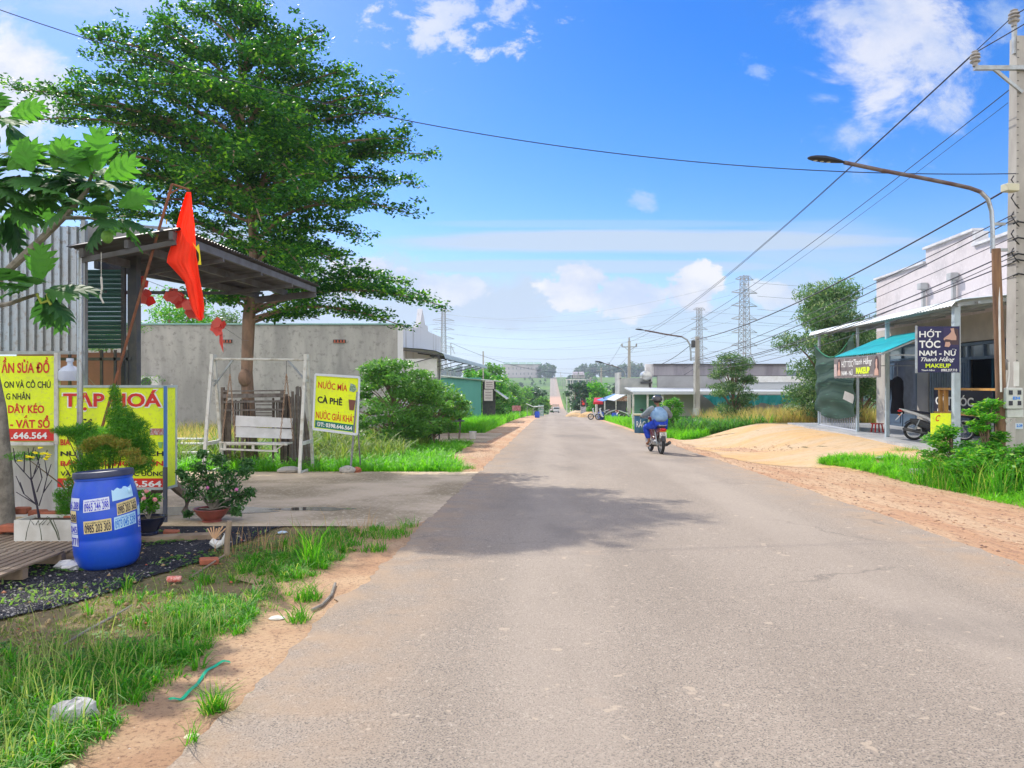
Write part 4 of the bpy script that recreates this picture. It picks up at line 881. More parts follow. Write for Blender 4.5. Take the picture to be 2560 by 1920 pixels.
def can():
    b = gpt(436, 6.02); mb = MB(); mb.M = Matrix.Rotation(math.radians(90), 4, 'Y'); mb.lathe([(.0, -.055), (.022, -.055), (.026, -.048), (.026, .048), (.022, .055), (0, .055)], 14); o = mb.build('red_can', mat('faded_red_can', (.6, .09, .06), .4, (.7, .4, .35), 40), None, True); o.location = b + Vector((0, 0, .027)); o.rotation_euler = (0, 0, .15); tag(o, 'faded red drink can lying in the grass', 'can')
can()
def stake():
    b = gpt(566, 7.15); mb = MB(); mb.tube([(0, 0, -.05), (.01, 0, .15), (.03, .0, .32)], [.03, .028, .026], 7); o = mb.build('wooden_stake', M_wood, None, True); o.location = b; tag(o, 'short weathered wooden stake standing at the gravel edge', 'stake')
    b = gpt(543, 7.3); t = thing('white_plastic_scrap', 'curled white plastic scrap with dry palm bits left of the stake', 'litter', b); mb = MB(b); mb.tube([b + Vector((-.06, 0, .10)), b + Vector((0, 0, .06)), b + Vector((.06, 0, .09)), b + Vector((.085, 0, .17))], [.035, .045, .03, .012], 8); mb.tube([b, b + Vector((0, 0, .07))], .008, 5); mb.build('scrap', M_wht, t, True)
    mb = MB(b)
    for k in range(7): mb.tube([b + Vector((-.03, 0, .11)), b + Vector((-.10 + .03 * k, .01, .22 + .01 * (k % 3)))], [.004, .008], 4)
    mb.build('dry_frond', mat('dry_frond', (.6, .38, .22), .9), t)
    mb = MB(); P = [gpt(px, 0.001 + d) + Vector((0, 0, .03)) for px, d in ((480, 6.1), (520, 6.5), (560, 6.95))]; mb.tube(P, .008, 5); tag(mb.build('dry_stick', M_wood), 'pale dry stick leaning on the stake', 'stick')
    mb = MB(); P = [gpt(px, d) + Vector((0, 0, .04)) for px, d in ((160, 4.35), (225, 4.65), (290, 4.95), (330, 5.2))]; mb.tube(P, [.006, .009, .008, .005], 5); tag(mb.build('fallen_twig', M_bark2), 'long thin fallen twig lying in the sparse grass', 'twig')
stake()
mb = MB(); P = []
for i in range(24):
    u = i / 23; px = 422 + 152 * u; py = 1756 - 96 * u + 18 * math.sin(u * 6.3) * (1 - u * .3); d = 2690 / (py - 1009); P.append(gpt(px, d) + Vector((0, 0, .014 + .006 * math.sin(i))))
vs = []; 
for i, p in enumerate(P): vs += [p + Vector((-.010, .007, .002)), p + Vector((.010, -.007, 0)), p + Vector((.0, 0, .008))]
mb.add(vs, [(3 * i, 3 * i + 3, 3 * i + 5, 3 * i + 2) for i in range(23)] + [(3 * i + 2, 3 * i + 5, 3 * i + 4, 3 * i + 1) for i in range(23)] + [(3 * i + 1, 3 * i + 4, 3 * i + 3, 3 * i) for i in range(23)])
tag(mb.build('green_strap', mat('green_plastic_strap', (.02, .42, .22), .4)), 'wavy green plastic strap lying on the sandy verge', 'strap')
mb = MB(); P = [gpt(x, 2690 / (y - 1009)) + Vector((0, 0, .02)) for x, y in ((838, 1465), (828, 1495), (805, 1520), (780, 1532))]; mb.tube(P, .012, 6); tag(mb.build('buried_root', M_bark2, None, True), 'brown root curving along the asphalt edge beside grass tufts', 'root')
mb = MB(); b = gpt(400, 7.9); mb.box(b.x + .12, b.y - .03, b.z + .03, 1.0, .16, .05, .25); mb.build('plank', M_wood).update_tag(); tag(bpy.data.objects['plank'], 'grey plank lying under the dark rose pot', 'plank')
# ---------------------------------------------------------------- breadfruit tree at the left edge
def bf_leaf(V, Fc, base, dirv, nrm, L, nl=5):
    dirv = dirv.normalized(); side = dirv.cross(nrm).normalized(); nrm = side.cross(dirv).normalized()
    def P(t, s, dz=0): return base + dirv * (t * L) + side * (s * L) + nrm * ((-.22 * t * t + .02 + dz - .25 * abs(s) ** 1.4) * L)
    i0 = len(V); m = 2 * nl + 2; ts = [i / (m - 1) for i in range(m)]
    V += [P(t, 0) for t in ts]
    for sgn in (-1, 1):
        for k in range(nl):
            t0 = .10 + .72 * k / (nl - 1) * .9; w_ = (.20, .34, .40, .34, .22)[k] if nl == 5 else .3
            a = i0 + min(m - 1, int(round(t0 * (m - 1)))); b = min(i0 + m - 1, a + 2)
            j = len(V); V += [P(t0 + .05, sgn * w_ * .45, .02), P(t0 + .17, sgn * w_ * .82, .02), P(t0 + .30, sgn * w_, -.02), P(t0 + .27, sgn * w_ * .62, .02), P(t0 + .24, sgn * w_ * .3, .02)]
            f = (a, j, j + 1, j + 2, j + 3, j + 4, b); Fc.append(f if sgn > 0 else tuple(reversed(f)))
            if b - a == 2: Fc.append((a, b, a + 1))
    j = len(V); V += [P(.86, .10), P(1.06, 0, -.03), P(.86, -.10)]; Fc.append((i0 + m - 2, j, j + 1, j + 2))
def breadfruit():
    d = 7.9; b = Vector((gx(8, d), d, ground(-5.4, d))); t = thing('breadfruit_tree', 'breadfruit tree with big lobed leaves at the left edge in front of the tin shed', 'tree', b)
    tr = MB(b); tr.tube([b - Vector((0, 0, .1)), at(6, 1180, d), at(-6, 1020, d), at(-30, 900, d), at(-75, 760, d - .2), at(-160, 560, d - .3), at(-200, 380, d - .3)], [.13, .10, .085, .075, .065, .05, .03], 10)
    tr.tube([at(-75, 775, d - .2), at(0, 695, 7.6), at(80, 620, 7.5), at(158, 545, 7.4), at(215, 480, 7.4), at(235, 420, 7.4)], [.05, .04, .036, .03, .022, .015], 8)
    tr.tube([at(-75, 775, d - .2), at(20, 760, 7.4), at(95, 735, 7.2)], [.03, .022, .014], 6); tr.tube([at(-200, 380, d - .3), at(-60, 330, 7.6), at(0, 290, 7.5)], [.03, .022, .014], 6); tr.tube([at(-160, 560, d - .3), at(-20, 470, 7.7), at(50, 440, 7.6)], [.03, .022, .014], 6)
    tr.tube([at(158, 545, 7.4), at(225, 545, 7.3), at(268, 560, 7.25)], [.02, .014, .01], 6); tr.build('trunk', M_bark2, t, True)
    V = []; Fc = []; Vb = []; Fb = []; rr = random.Random(12)
    def cluster(px, py, dd, n, L, tilt=.2, bright=False, spread=1.0, az0=0):
        c = at(px, py, dd)
        for k in range(n):
            az = az0 + 6.283 * k / n + rr.uniform(-.35, .35); el = rr.uniform(-.75, .5) + tilt
            dv = Vector((math.cos(az) * math.cos(el) * spread, math.sin(az) * math.cos(el) * .8, math.sin(el)))
            nm = Vector((-math.cos(az) * math.sin(el), -math.sin(az) * math.sin(el), math.cos(el) + .2)) + Vector((rr.uniform(-.5, .5), rr.uniform(-.9, -.1), rr.uniform(-.2, .3)))
            bf_leaf(*((Vb, Fb) if bright else (V, Fc)), c + dv.normalized() * .06, dv, nm, L * rr.uniform(.8, 1.15))
    cluster(235, 455, 7.4, 14, .40, .25); cluster(200, 505, 7.3, 10, .36, -.1); cluster(275, 545, 7.25, 12, .34, -.15); cluster(130, 450, 7.5, 12, .38, .2); cluster(45, 430, 7.6, 13, .42, .2); cluster(-10, 470, 7.4, 9, .40, -.1); cluster(0, 300, 7.5, 9, .40, .1); cluster(165, 420, 7.6, 9, .36, .3); cluster(290, 480, 7.5, 8, .32, .2); cluster(90, 400, 7.7, 8, .36, .4)
    cluster(95, 725, 7.1, 12, .42, -.15); cluster(20, 520, 7.5, 7, .4, -.4); cluster(70, 480, 7.7, 8, .42, .1)
    for (px, py, dx_, dz_, L) in ((245, 440, .05, 1, .46), (255, 455, .8, .55, .40), (230, 450, -.6, .8, .40), (85, 440, -.3, .9, .38), (130, 430, .4, .8, .36), (15, 430, .7, .6, .42), (97, 715, .1, 1, .40), (290, 520, .85, .4, .36), (20, 290, .9, .3, .36)):
        c = at(px, py, 7.15); bf_leaf(Vb, Fb, c, Vector((dx_, -.15, dz_)), Vector((.25, -1, .25)), L)
    def lm(name, c1, c2, tr_):
        m = leafmat(name, c1, c2, tr_, .62); return m
    for nm, v, f, m in (('crown', V, Fc, lm('breadfruit_leaf', (.03, .10, .035), (.07, .20, .045), .40)), ('young_leaves', Vb, Fb, lm('young_breadfruit_leaf', (.06, .22, .02), (.11, .32, .03), .45))):
        me = bpy.data.meshes.new(nm); me.from_pydata([tuple(p - b) for p in v], [], f); me.update(); link(nm, me, m, t)
    mb = MB(b); mb.ball(at(268, 592, 7.15), .055, .055, .065, 12, 8); mb.build('breadfruit', mat('fruit_green', (.16, .34, .05), .6, (.11, .26, .04), 40), t, True)
    mb = MB(b); mb.ball(at(272, 487, 7.2), .045, .045, .052, 12, 8); mb.build('breadfruit', MC['fruit_green'], t, True)
    mb = MB(b); mb.tube([at(92, 735, 7.0), at(103, 758, 6.98), at(120, 752, 6.97)], .012, 6); mb.tube([at(118, 735, 7.0), at(121, 752, 6.97), at(127, 762, 6.97)], .012, 6); mb.build('catkin', mat('catkin_green', (.35, .42, .06), .6), t, True)
breadfruit()
gtree('feathery_sapling', 'fine leaved green branch showing between the shed post and the leaning flagpole', 255, 12.5, 3.0, .8, M_leaf3, 2600, .06, low=.45, seed=3, W=.25, up=.7, lumps=9, base=gpt(285, 12.3) , rz=.35)

# ---------------------------------------------------------------- long grey house on the left
def grey_house():
    b = Vector((-4.45, 30, ground(-4, 30))); t = thing('long_grey_house', 'long bare grey rendered house wall with a stained white street front and small spire', 'house', b)
    zt = at(0, 812, 30).z; y1 = 30; mb = MB(b); mb.box((-18 - 4.45) / 2, y1 + .1, (zt + b.z - .6) / 2, 18 - 4.45, .2, zt - b.z + .6); mb.build('side_wall', M_rend, t)
    mb = MB(b); mb.box((-18 - 4.45) / 2, y1 + .1, zt + .03, 18 - 4.45 + .1, .34, .05); mb.build('coping', M_teal, t)
    f = lambda u, z: Vector((-4.40 + .052 * u, 30 + u, z)); g0 = b.z - .8
    mb = MB(b); pr = [(-.03, g0), (10.3, g0), (10.3, 4.0), (6.1, 4.0), (6.0, 4.25), (5.3, 4.25), (4.5, 4.95), (3.9, 4.15), (3.3, 4.1), (3.2, 3.95), (-.03, 3.86)]
    mb.prism([f(u, z) for u, z in pr], (0, 0, 0), (-.22, 0, 0)); mb.build('street_front', M_rend2, t)
    mb = MB(b); mb.box(-11, 40.2, 1.2, 13.2, .2, 5); mb.build('rear_wall', M_rend, t)
    vb = mat('vent_brick', (.42, .12, .07), .9)
    for px in (565, 849):
        c = at(px, 853, 30); mb = MB(b); mb.box(c.x, 29.985, c.z, .50, .04, .13); mb.build('vent_hole', M_black, t)
        v = MB(b)
        for k in range(4): v.box(c.x - .19 + k * .125, 29.97, c.z, .06, .03, .10)
        v.box(c.x, 29.965, c.z - .055, .48, .03, .015); v.build('vent_block', vb, t)
    # curved street awning
    A = at(1009, 872, 30); mb = MB(b); prf = [(0, 2.93), (.7, 2.88), (1.3, 2.80), (1.62, 2.68), (1.70, 2.50)]
    vs = []; n = 10
    for i in range(n + 1):
        u = 20 * i / n
        for (w_, z) in prf: p = f(u, z); vs.append(p + Vector((w_, 0, 0)))
    for i in range(n + 1):
        u = 20 * i / n
        for (w_, z) in prf: p = f(u, z); vs.append(p + Vector((w_ , 0, -.03)))
    k = len(prf); off = (n + 1) * k; fs = []
    for i in range(n):
        for j in range(k - 1): fs.append((i * k + j, i * k + j + 1, (i + 1) * k + j + 1, (i + 1) * k + j)); fs.append((off + i * k + j, off + (i + 1) * k + j, off + (i + 1) * k + j + 1, off + i * k + j + 1))
    mb.add(vs, fs); mb.build('awning', mat('pale_green_sheet', (.42, .50, .47), .5, (.35, .42, .40), 2), t, True)
    mb = MB(b)
    for u in (.05, 3.3, 6.6, 9.9, 13.2, 16.5, 19.8):
        mb = MB(b); mb.beam(f(u, 2.83), f(u, 2.62) + Vector((1.55, 0, 0)), .05); mb.beam(f(u, 2.2), f(u, 2.6) + Vector((1.5, 0, 0)), .035)
        if u < 1: mb.beam(f(u, 2.8) + Vector((1.45, 0, -.2)), f(u, g0) + Vector((1.45, 0, 0)), .05)
        mb.build('awning_bracket', M_dark, t)

    mb = MB(b); a = f(.15, 0); mb.box(a.x + .7, a.y, 2.1, 1.3, .03, .75); mb.build('white_panel', M_wht, t)
    mb = MB(b)
    for u in (2, 6): p = f(u, 1.2); mb.box(p.x + .02, p.y, p.z - .4, .05, 1.6, 2.6)
    mb.build('door', mat('brown_door', (.20, .10, .06), .6), t)
grey_house()
def ac():
    c = at(378, 956, 29.7); t = thing('air_conditioner_unit', 'white air conditioner outdoor unit against the long grey wall', 'air conditioner', c); mb = MB(c)
    mb.box(c.x, c.y, c.z, .72, .26, .46, 0, .02); mb.build('casing', M_wht, t); mb = MB(c); M = Matrix.Translation((0, 0, 0))
    rot = Matrix.Rotation(math.radians(90), 4, 'X'); mb.lathe([(.20, 0), (.20, .02), (.17, .025), (.16, .01), (.05, .012), (.04, .03), (0, .03)], 20, (c.x - .13, c.y - .135, c.z), rot, cap=False); mb.build('fan_grille', M_dark, t)
    mb = MB(c); mb.beam((c.x - .3, c.y + .1, c.z - .25), (c.x + .55, c.y + .1, c.z - .22), .04); mb.tube([(c.x + .36, c.y, c.z - .15), (c.x + .7, c.y, c.z - .2), (c.x + .8, c.y + .1, c.z - .08)], .03, 6); mb.build('bracket', M_frame, t)
ac()
gtree('tree_behind_wall', 'round green tree showing above the long grey wall behind the flag', 430, 46, 8.3, 3.2, M_leaf3, 7200, .24, low=.45, seed=21)
gtree('tree_behind_wall', 'sparser green treetop above the grey wall between the trunk and the flag', 545, 50, 8.0, 2.8, M_leaf4, 4000, .22, low=.45, seed=22)

# ---------------------------------------------------------------- swing bench
def swing():
    d = 15.9; b = Vector((gx(648, d), d, ground(-5.4, d))); t = thing('swing_bench', 'white framed garden swing bench hanging on chains in front of the big tree', 'swing', b)
    xl, xr = gx(533, d), gx(766, d); zt = at(0, 896, d).z; zb = b.z + .02
    for x, s in ((xl, -1), (xr, 1)):
        for k, (yy_, lb) in enumerate(((-.52, 0), (.52, 0))):
            mb = MB(b); mb.beam((x, d + yy_ * .12, zt), (x - .0, d + yy_, zb), .06, .06); mb.build('leg', M_frame, t)
        for fz, hy, th_ in ((.25, .40, .07), (.8, .13, .05), (0, .55, .05)): mb = MB(b); zz = zb + (zt - zb) * fz; mb.beam((x, d - hy, zz), (x, d + hy, zz), .05, th_); mb.build('side_rail', M_frame, t)
        mb = MB(b); mb.box(x, d, zt + .03, .07, .2, .12); mb.build('top_cap', M_frame, t)
    mb = MB(b); mb.tube([(xl, d, zt - .01), (xr, d, zt - .03)], .025, 8); mb.build('crossbar', M_frame, t, True)
    mb = MB(b); mb.beam((xl, d, zt - .60), (xl + .42, d, zt - .03), .035); mb.build('brace', M_steel, t); mb = MB(b); mb.beam((xr, d, zt - .50), (xr - .40, d, zt - .04), .035); mb.build('brace', M_steel, t)
    x0, x1 = gx(581, d), gx(724, d); mb = MB(b); zb0, zb1 = at(0, 1094, d).z, at(0, 1040, d).z; zm = (zb0 + zb1) / 2
    for z0, z1 in ((zb0, zm - .006), (zm + .006, zb1)): mb.add([(x0, d + .16, z0), (x1, d + .16, z0 - .04), (x1, d + .20, z1 - .06), (x0, d + .20, z1), (x0, d + .19, z0), (x1, d + .19, z0 - .04), (x1, d + .23, z1 - .06), (x0, d + .23, z1)], [(0, 1, 2, 3), (7, 6, 5, 4), (0, 4, 5, 1), (1, 5, 6, 2), (2, 6, 7, 3), (3, 7, 4, 0)])
    mb.build('backrest', mat('white_plank', (.66, .66, .66), .5, (.56, .56, .55), 4), t)
    mb = MB(b); zs = at(0, 1103, d).z; xa, xb = gx(562, d), gx(729, d); mb.beam((xa, d - .3, zs), (xb, d - .3, zs - .05), .04, .03); mb.box((xa + xb) / 2, d + .0, zs - .05, xb - xa - .1, .5, .03); mb.build('seat', M_frame, t)
    mb = MB(b); z2 = at(0, 1123, d).z
    for x in (xa + .1, (xa + xb) / 2 - .02, xb - .28): mb.beam((x, d - .25, zs), (x, d - .25, z2), .05)
    mb.beam((xa, d - .25, z2 + .03), (xb - .22, d - .25, z2 - .02), .035); mb.beam((xb - .3, d - .25, z2 - .03), (xb - .06, d - .25, zs - .02), .025); mb.build('lower_frame', M_frame, t)
    chain = mat('rusty_rope', (.42, .28, .19), .9, (.26, .17, .11), 30)
    for (tx, bx1, bx2) in ((gx(575, d), gx(567, d), gx(581, d)), (gx(716, d), gx(710, d), gx(727, d))):
        zc = at(0, 935, d).z
        for bx, yy_ in ((bx1, -.28), (bx2, .18)):
            mb = MB(b); a = Vector((tx, d, zc)); e = Vector((bx, d + yy_, zs)); n = 30
            for k in range(n):
                c0 = a.lerp(e, k / n); c1 = a.lerp(e, (k + 1) / n); o_ = Vector((.012, 0, 0)) if k % 2 else Vector((0, .012, 0)); mb.tube([c0 + o_, c1 + o_], .007, 4, False); mb.tube([c0 - o_, c1 - o_], .007, 4, False)
            mb.build('chain', chain, t)
        mb = MB(b); mb.tube([(tx, d, zt - .02), (tx, d, zc)], .006, 5); mb.build('hanger', M_dark, t)
swing()
def woodstack():
    d = 16.9; b = gpt(635, d); t = thing('dismantled_wooden_frames', 'stack of dark dismantled wooden frames leaning around the big tree trunk', 'frames', b); rr = random.Random(5)
    mb = MB(b); g = b.z
    for px, y0, w_ in ((557, 968, .07), (565, 975, .05), (575, 1000, .05), (706, 975, .08), (715, 985, .07), (722, 990, .05), (605, 1010, .05), (683, 995, .04)): c = at(px, y0, d + rr.uniform(0, .3)); mb.beam(c, (c.x, c.y, g), w_)
    mb.build('posts', M_wood_d, t); mb = MB(b)
    for y0, h_ in ((978, .03), (990, .09), (1005, .05), (1026, .04)): mb.beam(at(558, y0, d), at(712, y0 - 2, d), .04, h_)
    for y0 in (1012, 1022, 1032, 1038): mb.beam(at(640, y0, d), at(682, y0, d), .03, .03)
    mb.build('rails', mat('grey_old_wood', (.20, .175, .16), .85, (.12, .10, .09), 8), t); mb = MB(b)
    for k in range(22):
        px = 570 + k * 6.4
        if 622 < px < 684: continue
        mb.beam(at(px, 998 + rr.uniform(0, 8), d + .08), at(px + rr.uniform(-3, 3), 1062 + rr.uniform(0, 80), d + .08), .035, .02)
    mb.build('slats', mat('dark_slat', (.07, .05, .045), .85, (.14, .11, .09), 8), t)
    for k in range(13):
        px = 722 + k * 4.2; pt = (731 if k < 4 else 737) - 3 + k * 1.6; dd = d - .15 + .05 * k; a = at(pt, 965 + rr.uniform(0, 45), dd + .3); e = Vector((gx(px + 2 + k * .9, dd), dd, ground(-4.8, dd)))
        o = MB(a); o = MB(e); o.tube([a, e], rr.uniform(.022, .034), 7); q = o.build('wooden_pole', MC['grey_old_wood'] if k % 2 else M_wood_d, None, True); q.location = e
        tag(q, ('first', 'second', 'third', 'fourth', 'fifth', 'sixth', 'seventh', 'eighth', 'ninth', 'tenth', 'eleventh', 'twelfth', 'last')[k] + ' slim pole from the left in the bundle beside the swing', 'pole', 'poles leaning in a bundle')
woodstack()
def bench(px0, px1, py, d, lb):
    c = at((px0 + px1) / 2, py, d); t = thing('low_plank_bench', lb, 'bench', (c.x, c.y, ground(c.x, c.y)), 0, 'low benches behind the swing'); b = t.location; mb = MB(b); w_ = (px1 - px0) / F * d
    mb.box(c.x, c.y, c.z, w_, .28, .035); mb.build('seat', M_frame, t)
    for s in (-.42, .42): mb = MB(b); mb.box(c.x + s * w_, c.y, (c.z + b.z) / 2 - .02, .06, .22, max(.05, c.z - b.z)); mb.build('leg', M_wood, t)
bench(437, 540, 1109, 19.5, 'pale plank bench, farthest and highest of the three left of the swing'); bench(430, 535, 1131, 18.3, 'pale plank bench, nearest of the three left of the swing'); bench(432, 510, 1097, 20.5, 'short dark edged bench at the back left of the swing')
for k, (px, rz) in enumerate(((668, .1), (694, -.3))):
    b = gpt(px, 16.2); mb = MB(); mb.ball((0, 0, .025), .13, .05, .02, 12, 6); mb.tube([(.02, -.045, .03), (.05, 0, .08), (.02, .045, .03)], .01, 5); o = mb.build('black_sandal', M_black, None, True); o.location = b; o.rotation_euler = (0, 0, rz); tag(o, ('left' if k == 0 else 'right') + ' one of two black sandals on the concrete under the swing', 'sandal', 'sandals under the swing')

# ---------------------------------------------------------------- bush, table, pots left of the road
gtree('drooping_bush', 'dense spreading green bush with drooping leaves beside the drinks board', 985, 24.5, 3.0, 2.15, M_leaf2, 15000, .17, cat='bush', low=.10, lumps=62, seed=5, up=.3, W=.30, rz=.42, sz=(.17, .33))
gtree('drooping_bush', 'second green bush merging on the road side of the drooping one', 1085, 26.5, 2.4, 1.6, M_leaf2, 7500, .17, cat='bush', low=.22, lumps=36, seed=6, up=.3, W=.30, rz=.42, sz=(.17, .33))
def table():
    d = 29.5; c = at(1135, 1051, d); b = Vector((c.x, c.y, ground(c.x, d))); t = thing('garden_table', 'dark round topped table carrying plant pots outside the grey house', 'table', b)
    mb = MB(b); mb.lathe([(.05, 0), (.42, 0), (.43, .02), (.42, .045), (.05, .045)], 20, (c.x, c.y, c.z - .04)); mb.build('tabletop', M_dark, t)
    for s in (-.25, .25): mb = MB(b); mb.beam((c.x + s, d, c.z - .04), (c.x + s * .8, d, b.z), .07); mb.build('leg', M_wood_d, t)
    for px, s, h, m, lb, lf in ((1118, .16, .14, mat('red_bowl', (.55, .03, .03), .35), 'red plastic bowl with leafy plant on the dark table', .5), (1133, .15, .2, mat('red_bowl', (.55, .03, .03), .35), 'larger red pot with tall plant in the middle of the dark table', .75), (1150, .12, .17, M_black, 'black pot with a plant at the right end of the dark table', .45)):
        p = Vector((gx(px, d), d, c.z)); q = thing('table_pot_plant', lb, 'potted plant', p, 0, 'pots on the dark table'); bowl_pot(q, p, s, h, m)
        cl = [(p.x + R.uniform(-.1, .1), p.y, p.z + h + lf * (.3 + .35 * k), .2, .2, .2, 130) for k in range(3)]; crown('foliage', cl, .11, M_leaf5 if px != 1150 else M_leaf3, q, W=.3)
    b = gpt(1182, 30.5); mb = MB(); mb.lathe([(.0, 0), (.12, 0), (.155, .3), (.165, .31), (.15, .31), (.11, .03), (0, .03)], 18); o = mb.build('white_bucket', M_wht, None, True); o.location = b; tag(o, 'white plastic bucket standing in the grass by the roadside', 'bucket')
    b = Vector((gx(1064, 27), 27, ground(-3, 27) + .45)); t = thing('blue_water_jug', 'blue plastic water jug standing on a box under the bush', 'jug', b); mb = MB(b); mb.lathe([(.02, 0), (.14, 0), (.15, .03), (.15, .3), (.06, .38), (.05, .44), (.01, .44)], 16, b); mb.build('jug_body', mat('blue_translucent', (.02, .12, .55), .25), t, True); mb = MB(b); mb.box(b.x - .1, b.y, b.z - .24, .7, .5, .42, 0, .01); mb.build('box', M_dark, t)
table()
def green_hut():
    d = 58; g = ground(-3.5, d); b = Vector((gx(1170, d), d, g)); t = thing('green_sheet_hut', 'teal green metal sheet hut with two hanging grey banners left of the road', 'hut', b)
    x0, x1, x2 = gx(1140, d), gx(1203, d), gx(1236, d); z = at(0, 944, d).z; mb = MB(b); mb.box((x0 - 1.5 + x1) / 2, d, (z + g) / 2, x1 - x0 + 1.5, .15, z - g); mb.build('wall', mat('teal_sheet', (.07, .26, .23), .6, (.09, .30, .26), .7, stretch=(1, 1, .1)), t)
    mb = MB(b); mb.box((x1 + x2) / 2 + .06, d + 1.5, (z + g) / 2 - .15, x2 - x1, .1, z - g - .3); mb.build('interior', M_dark, t)
    mb = MB(b); mb.slab((x0 - 1.6, d - .3, z + .1), (x2 + .4, d - .3, z - .35), (x2 + .5, d + 6, z - .3), (x0 - 1.6, d + 6, z + .2), .06); mb.build('roof', mat('moss_roof', (.22, .26, .2), .7), t)
    mb = MB(b); a = at(1235, 975, d); mb.slab(a, a + Vector((1.0, 0, -.75)), a + Vector((1.1, 4, -.75)), a + Vector((0, 4, 0)), .05); mb.build('side_awning', M_frame, t)
    ban = mat('grey_banner', (.50, .46, .45), .7, (.42, .38, .37), 9)
    for (xa, ya, xb, yb) in ((1212, 951, 1235, 972), (1210, 974, 1232, 1002)):
        p, q = at(xa, yb, d - .35), at(xb, ya, d - .35); mb = MB(b); mb.box((p.x + q.x) / 2, d - .35, (p.z + q.z) / 2, q.x - p.x, .03, q.z - p.z); mb.build('hanging_banner', ban, t)
        mb = MB(b)
        for k in range(3): mb.box((p.x + q.x) / 2, d - .372, p.z + (q.z - p.z) * (.25 + .25 * k), (q.x - p.x) * .7, .01, .05)
        mb.build('banner_marks', mat('faded_print', (.2, .15, .17), .8), t)
green_hut()
